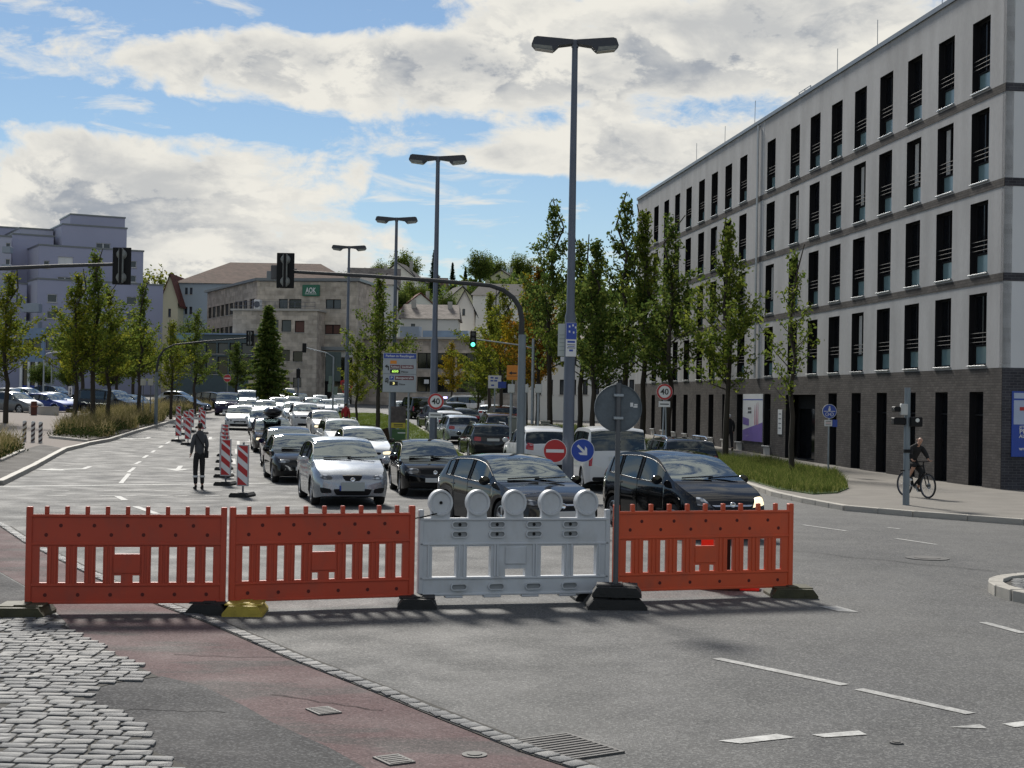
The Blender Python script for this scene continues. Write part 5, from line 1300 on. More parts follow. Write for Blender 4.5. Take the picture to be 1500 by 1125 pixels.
MB().bbox(-.08, .1, -.01, 0, -.06, .06, .003).build('board', M_SWHITE, t)

# ---- overhead signals
def signal_back(parent, loc, s=1.0, rz=0):
    t = obj('signal_head', MB().bbox(-.25*s, .25*s, .0, .03, -.5*s, .5*s, .012).mesh('signal_head'), M_BLACK, parent, loc, rz)
    # rounded casing and the three lamp housings behind the backing board
    for z in (-.31, .31):
        MB().lathe([(0, -.13), (.10*s, -.12), (.135*s, -.06), (.14*s, .0)], 18, M=Matrix.Translation((0, 0, z*s)) @ Matrix.Rotation(R(-90), 4, 'X')).build('lamp_housing', mat('signal_grey', (.20, .21, .20), .5, var=.15), t, 40)
    MB().bbox(-.035*s, .035*s, -.16, 0, -.48*s, .48*s, .01).build('spine', M_BLACK, t)
    MB().bbox(-.06*s, -.025*s, -.12, 0, -.46*s, .46*s, .008).bbox(.025*s, .06*s, -.12, 0, -.46*s, .46*s, .008).build('bracket', mat('signal_grey', (.20, .21, .20)), t)
    for z in (-.31, 0, .31): MB().tube([(0, .03, z*s), (0, .22, z*s-.03)], .11*s, 14).build('visor', M_BLACK, t)
    return t
def mast(px, D, pts, label, heads, r=.1, seed=0, rz=0):
    p = gpos(px, D); t = thing('signal_mast', label, 'traffic light', (p.x, p.y, p.z+.05), rz)
    MB().tube([(0, 0, -.05), (0, 0, pts[0][1])], [.115, .10], 12).build('post', mat('mast_paint', (.17, .20, .225), .45, .3, var=.12), t, 40)
    P3 = [(0, 0, pts[0][1]-.1)]+[(x, 0, z) for x, z in pts]; n = len(P3)
    MB().tube(P3, [.082-.042*i/(n-1) for i in range(n)], 12).build('arm', mat('mast_arm_paint', (.050, .052, .054), .6, .0, var=.15, spec=.2), t, 40)
    for x, z in heads: signal_back(t, (x, -.12, z), .94)
    return t
# right-hand mast with long arm to the left (its frame is tilted with the survey)
D = 40.0; b0 = gpos(761, D)
def rel(px, py): q_ = at(px, py, D); return (q_.x-b0.x, q_.z-b0.z-.05)
mast(761, D, [rel(763.5, 490), rel(764.5, 468), rel(761, 450), rel(752, 436), rel(738, 425), rel(718, 418), rel(640, 411), rel(540, 404), rel(440, 398.5), rel(405, 396)], 'tall curved signal mast reaching left over the queue', [rel(418.5, 396.5)])
t = thing('signal_box', 'small grey box at the tip of the long signal arm', 'signal box', at(402, 399, 40.1)); MB().bbox(-.09, .09, -.06, .06, -.19, .19, .015).build('case', mat('signal_grey_dark', (.07, .07, .075), .5, var=.1), t)
D = 38.0; b0 = gpos(-150, D)
mast(-150, D, [rel(-148, 500), rel(-147, 460), rel(-138, 425), rel(-115, 404), rel(-80, 397), rel(0, 393), rel(90, 389), rel(178, 386.5)], 'signal arm entering from the left edge', [rel(179, 390)])
D = 92.0; b0 = gpos(228, D)
mast(228, D, [rel(229, 545), rel(232, 525), rel(240, 512), rel(255, 505), rel(300, 500), rel(366, 495)], 'curved signal mast standing in the far planting bed', [rel(366.5, 495.5)])
# green light on a thin arm
pg = gpos(779, 84); t = thing('signal_mast', 'slim signal mast in the trees showing a green light', 'traffic light', (pg.x, pg.y, pg.z+.1))
hp = at(693, 497, 84); lx, lz = hp.x-pg.x, hp.z-pg.z-.1
MB().tube([(0, 0, 0), (0, 0, lz+.1)], .09, 10).build('post', M_STEEL, t, 40); MB().tube([(0, 0, lz-.45), (-.6, 0, lz-.3), (lx+.1, 0, lz+.02)], .035, 8).build('arm', M_STEEL, t, 40)
h_ = MB().bbox(-.17, .17, -.1, .1, -.46, .46, .03).build('signal_head', M_BLACK, t, loc=(lx, 0, lz))
for z in (.29, .0): MB().disc((0, z), .1, -.108, -.10, 18).build('lamp', mat('signal_lens_off', (.03, .03, .03), .3, var=0), h_)
MB().disc((0, -.29), .115, -.11, -.10, 18).build('green_lamp', M_GREENL, h_)
# signal post at the right kerb
p = G(1327, 747); t = thing('signal_post', 'grey pedestrian signal post at the right kerb in front of the cyclist', 'traffic light', (p.x, p.y, p.z+.12))
s_ = (p.y)/FPX; H = (747-575)*s_
MB().tube([(0, 0, 0), (0, 0, H)], [.085, .075], 12).build('post', mat('mast_paint', (.24, .28, .31)), t, 40)
MB().bbox(-.19, -.02, -.15, .0, H-.68, H-.40, .015).build('control_box', mat('cabinet_grey', (.46, .47, .46), .6, var=.08), t)
def pedhead(nm, x0, x1, z0, z1, y0, y1):
    h_ = MB().bbox(x0, x1, y0, y1, z0, z1, .02).build(nm, M_BLACK, t); return h_
a = pedhead('signal_head', -.34, -.19, H-.60, H-.47, -.12, .2)
a = pedhead('signal_head', -.36, -.06, H-.92, H-.74, -.14, .16); b = pedhead('signal_head', .05, .33, H-.96, H-.72, -.20, .14)
MB().disc((.20, H-.80), .05, -.206, -.20, 14).build('lens', mat('lens_glint', (.6, .62, .62), .15, var=0), b)
MB().box(-.09, .09, -.10, .1, H-1.6, H-1.52).bbox(.05, .15, -.06, .04, H-1.75, H-1.63, .01).build('push_button', M_BLACK, t)
MB().tube([(-.16, -.02, H-2.05), (.05, -.06, H-2.02)], .018, 6).build('handle', M_BLACK, t)
# parking guidance board
D = 72.0; c = at(585.5, 546, D); g = Z(c.x, c.y)+.13; t = thing('parking_sign', 'blue and white parking guidance board on the median', 'sign', (c.x, c.y, g), R(4))
hz = c.z-g; W, Hh = .80, .94
MB().bbox(-W, W, -.06, .06, hz-Hh, hz+Hh, .02).build('board', mat('board_grey', (.36, .39, .43), .5, var=.06), t)
MB().box(-W+.03, W-.03, -.066, -.06, hz+Hh-.26, hz+Hh-.03).build('title_field', M_SBLUE, t); lettering('Parken in Reutlingen', .16, M_SWHITE, t, (0, -.068, hz+Hh-.145), fit=1.35)
MB().box(-W+.02, W-.02, -.066, -.06, hz-.07, hz-.055).build('divider', M_SBLACK, t)
def tagbox(x0, x1, z, h_, m, s, tm, fit): MB().box(x0, x1, -.066, -.06, hz+z-h_/2, hz+z+h_/2).build('name_field', m, t); lettering(s, h_*.8, tm, t, ((x0+x1)/2, -.068, hz+z), fit=fit)
MB().box(-.46, -.15, -.066, -.06, hz+.42, hz+.58).build('name_field', M_SORANGE, t)
tagbox(-.46, .02, .28, .17, M_SBROWN, 'Rathaus', M_SWHITE, .40); tagbox(.05, .66, .28, .17, M_SBROWN, 'Stadthalle', M_SWHITE, .52)
tagbox(-.46, .02, .06, .19, M_SBLACK, '650', M_LEDG, .30); lettering('Plätze', .12, M_SBLACK, t, (.24, -.062, hz+.04), fit=.34)
tagbox(-.48, -.28, -.25, .19, M_SBLUE, 'P', M_SWHITE, .09); tagbox(-.22, .68, -.25, .19, M_SBROWN, 'Metzgerstraße', M_SWHITE, .8)
tagbox(-.48, -.08, -.52, .19, M_SBLACK, '3', M_LEDY, .09); lettering('Plätze', .12, M_SBLACK, t, (.12, -.062, hz-.56), fit=.30)
for z, pts in ((.22, [(-.52, -.12), (-.52, .08), (-.60, .12), (-.60, .17), (-.72, .08), (-.60, -.01), (-.60, .04), (-.57, .02), (-.57, -.12)]), (-.40, [(-.53, -.12), (-.53, .10), (-.60, .16), (-.67, .10), (-.67, .0), (-.72, .0), (-.645, -.10), (-.57, .0), (-.62, .0), (-.62, .08), (-.60, .10), (-.58, .08), (-.58, -.12)])):
    MB().prism([(x, hz+z+q_) for x, q_ in pts], -.066, -.061).build('direction_arrow', M_SBLACK, t)
for s in (-.45, .45): MB().tube([(s, .05, -.05), (s, .05, hz+Hh-.1)], .05, 8).build('post', M_STEEL, t, 40)
# poster pole on the median
D = 66; c = at(583, 640, D); c.z = Z(c.x, c.y)+.1; t = thing('poster_stand', 'poster pole with a yellow edged poster above a green one on the grass', 'poster', c, R(6))
MB().tube([(0, 0, 0), (0, 0, 2.1)], .05, 8).build('pole', M_STEEL, t)
b = MB().bbox(-.33, .33, -.05, -.03, 1.02, 1.98, .01).build('poster_board', mat('poster_dark_photo', (.06, .045, .045), .5, var=.7, scale=6), t); MB().box(-.31, .31, -.054, -.05, 1.04, 1.26).build('yellow_strip', mat('poster_yellow_strip', (.45, .36, .03), .5, var=.1), b)
for z in (1.10, 1.17): MB().box(-.2, .2, -.057, -.054, z, z+.035).build('print_line', M_SBLACK, b)
b = MB().bbox(-.28, .33, -.05, -.03, .22, .98, .01).build('poster_board', mat('poster_green', (.035, .095, .03), .5, var=.3, scale=3), t); MB().box(-.27, .32, -.054, -.05, .23, .31).box(-.02, .32, -.054, -.05, .80, .84).build('white_strip', M_SWHITE, b)
b = MB().bbox(-.30, .10, -.02, .0, .15, 1.05, .01).build('side_poster', mat('poster_brown', (.035, .018, .012), .5, var=.6, scale=6), t); b.rotation_euler = (0, R(-12), R(40)); b.location = (-.35, .05, .0)
# shield-shaped board far up the median
c = at(508, 566, 118); g = Z(c.x, c.y); t = thing('shield_board', 'dark red shield-shaped board on a post by the far median', 'sign', (c.x, c.y, g)); hz = c.z-g
MB().prism([(-.5, .45), (-.25, .5), (0, .42), (.25, .5), (.5, .45), (.5, .1), (.3, -.5), (-.3, -.5), (-.5, .1)], -.05, 0, M=Matrix.Translation((0, 0, hz))).build('board', M_SRED, t)
MB().prism([(-.40, .33), (.40, .33), (.38, .08), (.24, -.4), (-.24, -.4), (-.38, .08)], -.056, -.05, M=Matrix.Translation((0, 0, hz))).build('field', M_SBROWN, t)
for z in (.12, -.1): MB().box(-.24, .24, -.06, -.056, hz+z, hz+z+.08).build('print_line', M_SWHITE, t)
MB().tube([(0, .05, 0), (0, .05, hz)], .06, 8).build('post', M_DSTEEL, t)
# far signal pole with the backs of sign boards
pg = gpos(487, 112); t = thing('signal_mast', 'grey green signal pole with sign backs in front of the stone building', 'traffic light', pg)
MB().tube([(0, 0, 0), (0, 0, 4.9)], .07, 8).build('post', M_STEEL, t)
for x, z in ((-.25, 2.6), (.18, 2.4), (-.2, 3.2)): MB().bbox(x-.14, x+.14, -.1, .1, z-.3, z+.3, .03).build('signal_head', mat('signal_green_grey', (.14, .19, .16), .5, var=.1), t)
MB().bbox(-.6, .55, .05, .09, 3.1, 5.3, .02).build('sign_back', mat('sign_back_green', (.06, .085, .085), .6, var=.15), t)
MB().tube([(0, 0, 4.9), (-.5, 0, 5.2), (-2.2, 0, 5.6)], .04, 8).build('arm', M_STEEL, t); MB().bbox(-2.35, -2.05, -.1, .1, 5.2, 5.9, .03).build('signal_head', M_BLACK, t)
pg = gpos(436, 150); t = thing('signal_mast', 'dark slim signal pole left of the sign backs', 'traffic light', pg)
MB().tube([(0, 0, 0), (0, 0, 4.2)], .08, 8).build('post', M_DSTEEL, t); MB().bbox(-.2, .2, -.1, .1, 3.2, 4.1, .03).build('signal_head', M_BLACK, t)
# no entry and orange diversion boards, direction boards, cabinets
disc_sign(333, 554, 150, .75, 'far no entry sign before the grey facade', 'noentry', pole=0)
c = at(751, 546, 84); t = thing('diversion_sign', 'orange diversion sign with a left arrow behind the signal mast', 'traffic sign', c); MB().bbox(-.33, .33, -.02, 0, -.40, .42, .01).build('board', M_SORANGE, t)
MB().prism([(.22, .02), (-.05, .02), (-.05, .08), (-.24, -.02), (-.05, -.12), (-.05, -.06), (.22, -.06)], -.026, -.02).box(-.32, .32, -.026, -.02, -.20, -.18).build('arrow', M_SBLACK, t); MB().tube([(.0, .04, -.4), (0, .04, Z(c.x, c.y)-c.z)], .04, 8).build('pole', M_STEEL, t)
c = at(725, 560, 100); t = thing('direction_sign', 'white direction board with a blue plate beside the far verge', 'sign', c)
MB().bbox(-.45, .42, -.02, 0, -.4, .45, .01).build('board', M_SWHITE, t); MB().bbox(.2, .75, -.03, -.01, -.38, .05, .01).build('blue_plate', M_SBLUE, t)
for x, z in ((-.2, .3), (.1, .28), (-.2, .1), (.05, .1), (-.15, -.2)): MB().box(x-.1, x+.1, -.025, -.02, z-.05, z+.05).build('print_spot', M_SBLUE, t)
MB().tube([(0, .04, .4), (0, .04, Z(c.x, c.y)-c.z)], .05, 8).build('pole', M_STEEL, t)
for px, D, w, h_, z0, lb in ((747, 60, .34, .5, 1.7, 'pale box'), (768, 62, .30, .45, 1.6, 'grey box'), (787, 60, .34, .5, 1.7, 'second pale box')):
    p = gpos(px, D); t = thing('signal_cabinet', 'grey utility %s raised on a post near the mast' % lb, 'cabinet', (p.x, p.y, p.z+.1)); k = (at(px, 570, D).z-p.z-.1)
    MB().bbox(-w/2+.03, w/2-.03, -.12, .12, k-.15, k+.2, .02).build('case', mat('cabinet_grey', (.46, .47, .46)), t); MB().tube([(0, 0, 0), (0, 0, k)], .05, 8).build('post', M_STEEL, t)
for px, D, w, h_, lb in ((756, 66, .75, 1.55, 'tall grey control cabinet behind the signal mast'), (798, 70, .42, 1.3, 'narrow concrete cabinet between the tree trunks')):
    p = gpos(px, D); t = thing('control_cabinet', lb, 'cabinet', (p.x, p.y, p.z+.1)); MB().bbox(-w/2, w/2, -.2, .2, 0, h_, .02).build('case', mat('cabinet_dull', (.20, .21, .18), .6, var=.12), t); MB().bbox(-w/2-.03, w/2+.03, -.23, .23, h_, h_+.06, .01).build('lid', mat('cabinet_dull', (.20, .21, .18)), t)
# ---- striped beacons
_bw = MB().bbox(-.135, .135, -.02, .02, .28, 1.28, .006).mesh('board'); setm(_bw, M_SWHITE)
_frm = MB().slab(-.15, .15, .26, 1.30, [(-.134, .134, .279, 1.281)], -.026, .026).mesh('frame'); setm(_frm, mat('beacon_frame', (.45, .46, .47), .5, var=.1))
st = MB()
for zc in (.335, .67, 1.005, 1.34):
    # slanted red bands falling to the right, clipped to the board
    quad = [(-.125, zc+.18), (-.125, zc+.01), (.125, zc-.19), (.125, zc-.02)]
    pl_ = [(x, min(max(z, .29), 1.27)) for x, z in quad]
    if zc < .5: pl_ = [(-.125, .47), (-.125, .30), (.03, .30), (.125, .30), (.0, .372)]; pl_ = [(-.125, .50), (-.125, .29), (.125, .29)]
    if zc > 1.2: pl_ = [(-.125, 1.27), (.125, 1.07), (.125, 1.27)]
    st.prism(pl_, -.024, -.0205)
_st = st.mesh('stripe'); setm(_st, M_SRED)
_bf = MB().prism([(-.23, 0), (.23, 0), (.23, .05), (.18, .11), (-.18, .11), (-.23, .05)], -.38, .38).mesh('foot'); setm(_bf, M_RUBBER)
_bp = MB().tube([(0, .0, .1), (0, .0, 1.36)], .025, 8).mesh('post'); setm(_bp, M_DSTEEL)
def beacon(px, D, lab, rz=0, ground=None):
    p = gpos(px, D); t = thing('striped_beacon', lab, 'beacon', p, rz, 'red and white striped beacons on the road')
    obj('foot', _bf, None, t); obj('post', _bp, None, t, (0, .03, 0)); b = obj('board', _bw, None, t); obj('stripe', _st, None, b); obj('frame', _frm, None, b)
beacon(355, 37.6, 'nearest striped beacon right of the standing person', R(-8))
beacon(330, 42.3, 'second striped beacon at the head of the long beacon row', R(-6))
for i, (px, D) in enumerate(((328, 46.5), (328, 51), (328.5, 56), (329, 61))):
    beacon(px, D, '%s beacon hidden behind the second one in the long row' % ('third fourth fifth sixth seventh eighth ninth tenth'.split()[i]), R(-4))
for px, D, lb in ((261, 74, 'front left striped beacon of the cluster by the planting bed'), (275, 71, 'front right striped beacon of the cluster by the planting bed'), (272, 82, 'striped beacon behind the front pair of the cluster'),
                  (280, 86, 'tall looking striped beacon in the middle of the cluster'), (294, 92, 'striped beacon behind the standing person head'), (297, 84, 'striped beacon just left of the standing person head'), (261, 92, 'rearmost striped beacon on the left of the cluster')):
    beacon(px, D, lb, R(rnd.uniform(-10, 10)))
# ---- plaza furniture
for i, (px, py, lb) in enumerate(((35.5, 650, 'left striped bollard beside the footway'), (48, 651, 'middle striped bollard beside the footway'), (59, 652, 'right striped bollard beside the footway'))):
    p = G(px, py); t = thing('striped_bollard', lb, 'bollard', (p.x, p.y, p.z+.11), 0, 'striped bollards on the plaza')
    MB().tube([(0, 0, 0), (0, 0, .88), (0, 0, .92)], [.085, .085, .05], 14).build('tube', mat('bollard_white', (.5, .5, .48), .5, var=.1), t, 40)
    m = MB()
    for k in range(4):
        z = .06+k*.22; n = 14; vs = []
        for a in range(n+1):
            an = 2*PI*a/n; dz_ = .09*math.cos(an/1.0)+.09*math.sin(an); vs += [(.088*math.cos(an), .088*math.sin(an), max(.01, z+dz_*.6)), (.088*math.cos(an), .088*math.sin(an), min(.88, z+.11+dz_*.6))]
        m.add(vs, [(2*a, 2*a+2, 2*a+3, 2*a+1) for a in range(n)])
    m.build('dark_stripe', mat('bollard_dark', (.05, .03, .035), .5, var=.1), t)
for i, (px, py) in enumerate(((70.5, 597), (98, 598), (102.5, 598.5), (169, 600.5), (2, 592))):
    p = G(px, py); t = thing('black_bollard', 'slim black bollard with a pale band, %s along the plaza edge' % ['second', 'third', 'fourth', 'fifth', 'first'][i], 'bollard', (p.x, p.y, p.z+.1), 0, 'slim black bollards'); MB().tube([(0, 0, 0), (0, 0, 1.0)], .05, 10).build('tube', M_BLACK, t, 40); MB().tube([(0, 0, .82), (0, 0, .9)], .053, 10).build('band', M_SWHITE, t)
for (a, b, h_, lb) in (((0, 600), (21, 601), .5, 'low concrete wall at the left edge of the plaza'), ((22, 603.5), (42, 605), .45, 'short dark concrete seat block'), ((42, 608), (58, 609.5), .5, 'middle concrete block beside the rust bin'), ((58, 610), (82, 611), .55, 'low concrete wall right of the rust bin')):
    p0, p1 = G(*a), G(*b); d = p1-p0; t = thing('concrete_wall', lb, 'low wall', (p0.x, p0.y, p0.z+.08), math.atan2(d.y, d.x)); L = d.length
    MB().bbox(0, L, 0, .45, 0, h_, .02).build('block', M_CONC, t); MB().bbox(-.02, L+.02, -.02, .47, h_, h_+.05, .01).build('cap', M_CONC, t)
p = G(49.5, 610.5); t = thing('litter_bin', 'rust coloured litter bin between the concrete blocks', 'litter bin', (p.x, p.y, p.z+.1)); MB().bbox(-.17, .17, -.17, .17, 0, .95, .03).build('case', mat('rust', (.09, .028, .018), .8, var=.3), t); MB().bbox(-.2, .25, -.19, .19, .55, .65, .02).build('flap', mat('rust_light', (.20, .07, .04), .7, var=.2), t)
p = G(31, 597); t = thing('figure_statue', 'small green statue on a plinth behind the concrete walls', 'statue', (p.x, p.y, p.z+.1))
MB().bbox(-.3, .3, -.3, .3, 0, .25, .03).build('plinth', M_CONC, t); MB().lathe([(.22, .25), (.2, .6), (.14, .9), (.17, 1.1), (.08, 1.25), (.1, 1.38), (.0, 1.48)], 12).build('figure', mat('verdigris', (.05, .11, .08), .7, var=.3), t, 50)
p = G(102.5, 597); t = thing('info_panel', 'white information panel with a dark figure print on the plaza', 'sign', (p.x, p.y, p.z+.1)); MB().bbox(-.17, .17, -.02, .0, .95, 1.75, .01).build('board', M_SWHITE, t); MB().tube([(0, .04, 0), (0, .04, 1.7)], .03, 8).build('post', M_DSTEEL, t); MB().disc((0, 1.58), .06, -.024, -.02, 12).prism([(-.08, 1.48), (.1, 1.5), (.04, 1.2), (.12, 1.0), (-.1, 1.02), (-.03, 1.25)], -.024, -.02).build('print', M_SBLACK, t)
for px, lb in ((208.5, 'left square white board on a post by the planting bed'), (219.5, 'right square white board on a post by the planting bed')):
    p = gpos(px, 96); t = thing('white_board', lb, 'sign', (p.x, p.y, p.z+.1)); k = at(px, 560, 96).z-p.z-.1; MB().bbox(-.17, .17, -.02, 0, k-.2, k+.22, .01).build('board', mat('board_offwhite', (.42, .42, .38), .6, var=.08), t); MB().tube([(0, .04, 0), (0, .04, k)], .035, 8).build('post', M_DSTEEL, t)
for px, py, D, lb in ((238, 530, 128, 'small curved lamp by the blue storefront'), (75, 510, 145, 'slim lamp post before the apartment block')):
    p = gpos(px if px != 238 else 63, D); k = at(px, py, D).z-p.z
    t = thing('park_lamp', lb, 'street lamp', p); MB().tube([(0, 0, 0), (0, 0, k), (.2, 0, k+.5), (.9, 0, k+.7)], [.08, .06, .05, .04], 8).build('pole', M_STEEL, t, 40); MB().bbox(.8, 1.4, -.1, .1, k+.62, k+.76, .03).build('head', M_SWHITE, t)
# ------------------------------------------------------------------ people
def skin_obj(name, chain, m, parent, sub=2, root=0, flat=1.0):
    """chain: dict name -> (x,y,z,r[,ry]); edges by parent name given as 6th entry"""
    names = list(chain); me = bpy.data.meshes.new(name)
    vs = [chain[n][0] for n in names]; es = [(names.index(chain[n][2]), i) for i, n in enumerate(names) if chain[n][2]]
    me.from_pydata(vs, es, []); o = obj(name, me, m, parent)
    sk = o.modifiers.new('skin', 'SKIN'); sk.use_smooth_shade = True; sk.branch_smoothing = .6
    for i, n in enumerate(names):
        r_ = chain[n][1]; d = me.skin_vertices[0].data[i]; d.radius = r_ if isinstance(r_, tuple) else (r_, r_); d.use_root = (i == root)
    ss = o.modifiers.new('sub', 'SUBSURF'); ss.levels = sub; ss.render_levels = sub
    return o
M_SKIN = mat('skin', (.42, .24, .17), .55, var=.08); M_HAIR = mat('hair_dark', (.018, .013, .010), .7, var=.3, scale=30)
M_CL_DK = mat('cloth_charcoal', (.055, .058, .064), .9, var=.2, scale=5, bump=.3, bscale=14); M_CL_BK = mat('cloth_black', (.012, .012, .013), .9, var=.3, scale=5, bump=.3, bscale=14)
M_CL_RED = mat('cloth_red', (.28, .015, .02), .85, var=.2, scale=5, bump=.3, bscale=14); M_CL_JEAN = mat('cloth_denim', (.045, .05, .06), .9, var=.2, scale=6)
M_REFL = mat('reflective_band', (.55, .56, .56), .5, var=.1); M_SHOE = mat('shoe', (.015, .014, .013), .7, var=.2)
def hand(ch, wrist, base, d, side):
    """five short finger chains from the palm, d = direction of the fingers"""
    b = Vector(base); d = Vector(d).normalized(); s = Vector(side).normalized(); c = d.cross(s).normalized()
    ch['palm'+wrist] = (tuple(b+d*.05), (.028, .028), wrist)
    for i, (o_, ln) in enumerate(((-.03, .055), (-.01, .068), (.01, .064), (.03, .05))):
        k = wrist+'f%d' % i
        ch[k+'a'] = (tuple(b+d*.085+s*o_), .010, 'palm'+wrist); ch[k+'b'] = (tuple(b+d*(.085+ln*.6)+s*o_*1.05+c*.012), .009, k+'a'); ch[k+'c'] = (tuple(b+d*(.085+ln)+s*o_+c*.035), .008, k+'b')
    k = wrist+'t'; ch[k+'a'] = (tuple(b+d*.03-s*.045+c*.015), .012, 'palm'+wrist); ch[k+'b'] = (tuple(b+d*.075-s*.055+c*.035), .010, k+'a')
def person(loc, rz, label, H=1.76, jacket=M_CL_DK, trousers=M_CL_BK, shoe=M_SHOE, hair=True, shorts=False, stride=0.0, bag=False, arm=0.0, head_turn=0.0, collar=False, bands=False):
    """stands facing local -y"""
    t = thing('person', label, 'person', loc, rz); k = H/1.76
    S = lambda x, y, z: (x*k, y*k, z*k)
    lf, rf = (.10, -stride, .08), (-.10, stride, .08)
    hip = (.095, 0, .90); sh = (.185, 0, 1.43)
    def leg(s, st, sd_): return dict(hip=S(s*.095, 0, .90), knee=S(s*.105, st*.5-.03, .49), ank=S(s*.10, st+.02, .09), toe=S(s*.115, st-.16, .04), heel=S(s*.10, st+.06, .04))
    L, Rg = leg(1, -stride, 1), leg(-1, stride, -1)
    el = {s: S(s*(.225), .03, 1.14) for s in (1, -1)}; wr = {s: S(s*(.215), -.06-arm, .90+arm*.5) for s in (1, -1)}
    b = {}
    b['pel'] = (S(0, 0, .95), (.14*k, .105*k), None); b['waist'] = (S(0, 0, 1.10), (.125*k, .095*k), 'pel'); b['chest'] = (S(0, .01, 1.30), (.125*k, .095*k), 'waist'); b['neckb'] = (S(0, .01, 1.47), .062*k, 'chest')
    b['neck'] = (S(0, -.0, 1.53), .052*k, 'neckb'); b['jaw'] = (S(0, -.03, 1.585), (.060*k, .066*k), 'neck'); b['head'] = (S(0, -.012, 1.66), (.078*k, .098*k), 'jaw'); b['crown'] = (S(0, -.005, 1.725), (.058*k, .072*k), 'head')
    hd = Vector((math.sin(head_turn), -math.cos(head_turn), 0))
    b['nose'] = (tuple(Vector(S(0, -.012, 1.64))+hd*.115*k), .014*k, 'head')
    for s, nm, q_ in ((1, 'l', L), (-1, 'r', Rg)):
        b['sh'+nm] = (S(s*.160, .01, 1.40), .050*k, 'chest'); b['el'+nm] = (el[s], .043*k, 'sh'+nm); b['wr'+nm] = (wr[s], .030*k, 'el'+nm)
        d = Vector(wr[s])-Vector(el[s]); hand(b, 'wr'+nm, wr[s], d, (0, 1, 0))
        b['hip'+nm] = (q_['hip'], .088*k, 'pel'); b['kn'+nm] = (q_['knee'], .058*k, 'hip'+nm); b['cf'+nm] = (tuple(Vector(q_['knee']).lerp(Vector(q_['ank']), .35)), .056*k, 'kn'+nm); b['an'+nm] = (q_['ank'], .038*k, 'cf'+nm)
    skin_obj('body', b, M_SKIN, t)
    j = {}
    j['hem'] = (S(0, 0, .80), (.172*k, .135*k), None); j['waist'] = (S(0, 0, 1.08), (.155*k, .122*k), 'hem'); j['chest'] = (S(0, .01, 1.30), (.205*k, .155*k), 'waist'); j['neck'] = (S(0, .012, 1.47), .115*k, 'chest'); j['collar'] = (S(0, .004, 1.56), .070*k, 'neck')
    for s, nm in ((1, 'l'), (-1, 'r')):
        j['sh'+nm] = (S(s*.175, .01, 1.415), (.098*k, .098*k), 'chest'); j['el'+nm] = (el[s], .062*k, 'sh'+nm); j['wr'+nm] = (tuple(Vector(el[s]).lerp(Vector(wr[s]), 1.0)), .046*k, 'el'+nm)
    skin_obj('jacket', j, jacket, t)
    p = {'top': (S(0, 0, 1.06), (.15*k, .118*k), None), 'pel': (S(0, 0, .95), (.162*k, .126*k), 'top')}
    for s, nm, q_ in ((1, 'l', L), (-1, 'r', Rg)):
        p['hip'+nm] = (S(s*.095, 0, .86), .105*k, 'pel'); end = Vector(q_['knee']).lerp(Vector(q_['ank']), .30 if shorts else .92)
        p['kn'+nm] = (q_['knee'], (.088 if shorts else .078)*k, 'hip'+nm); p['end'+nm] = (tuple(end), (.078 if shorts else .062)*k, 'kn'+nm)
    skin_obj('trousers', p, trousers, t)
    for s, nm, q_ in ((1, 'l', L), (-1, 'r', Rg)):
        skin_obj('shoe', {'h': (q_['heel'], .042*k, None), 'm': (tuple(Vector(q_['heel']).lerp(Vector(q_['toe']), .55)), .045*k, 'h'), 't': (q_['toe'], .036*k, 'm'), 'a': (tuple(Vector(q_['ank'])+Vector((0, 0, .03))), .046*k, 'h')}, shoe, t)
        if shorts or bands:
            c = Vector(q_['knee']).lerp(Vector(q_['ank']), .36); MB().lathe([(.070*k, -.025), (.084*k, -.025), (.084*k, .025), (.070*k, .025)], 16, M=Matrix.Translation(c)).build('reflective_band', M_REFL, t)
    if hair:
        skin_obj('hair', {'a': (S(0, .035, 1.58), (.060*k, .062*k), None), 'b': (S(0, .025, 1.69), (.088*k, .098*k), 'a'), 'c': (S(0, .005, 1.745), (.068*k, .078*k), 'b')}, hair if hair is not True else M_HAIR, t)
    for s in (1, -1): MB().lathe([(0, -.01), (.02, -.006), (.024, .0), (.015, .012), (0, .014)], 10, M=Matrix.Translation(S(s*.082, .0, 1.645)) @ Matrix.Rotation(R(90)*s, 4, 'Y') @ Matrix.Diagonal((1.4, .8, 1, 1))).build('ear', M_SKIN, t, 50)
    if bag:
        pts = [S(.14, .10, 1.46), S(.05, .155, 1.32), S(-.10, .155, 1.14), S(-.19, .10, 1.0)]
        MB().tube(pts, .018*k, 6).build('bag_strap', M_CL_BK, t); MB().bbox(-.27*k, -.17*k, -.10*k, .08*k, .82*k, 1.02*k, .02).build('bag', M_CL_BK, t)
    return t
p = G(291, 717); person((p.x, p.y, p.z), R(205), 'person in dark work clothes with pale leg bands standing on the road, back turned', 1.80, M_CL_DK, M_CL_BK, bands=True, bag=True, arm=.08).scale = (.86, .9, 1)
p = gpos(506, 88); person((p.x, p.y, p.z+.1), R(170), 'person in a red jacket walking on the far median grass', 1.74, M_CL_RED, M_CL_JEAN, stride=.12)
p = G(1068, 663.5); person((p.x, p.y, p.z+.12), R(190), 'person in black with a pale cap walking by the brick wall', 1.76, M_CL_BK, M_CL_BK, hair=M_REFL, stride=.16)
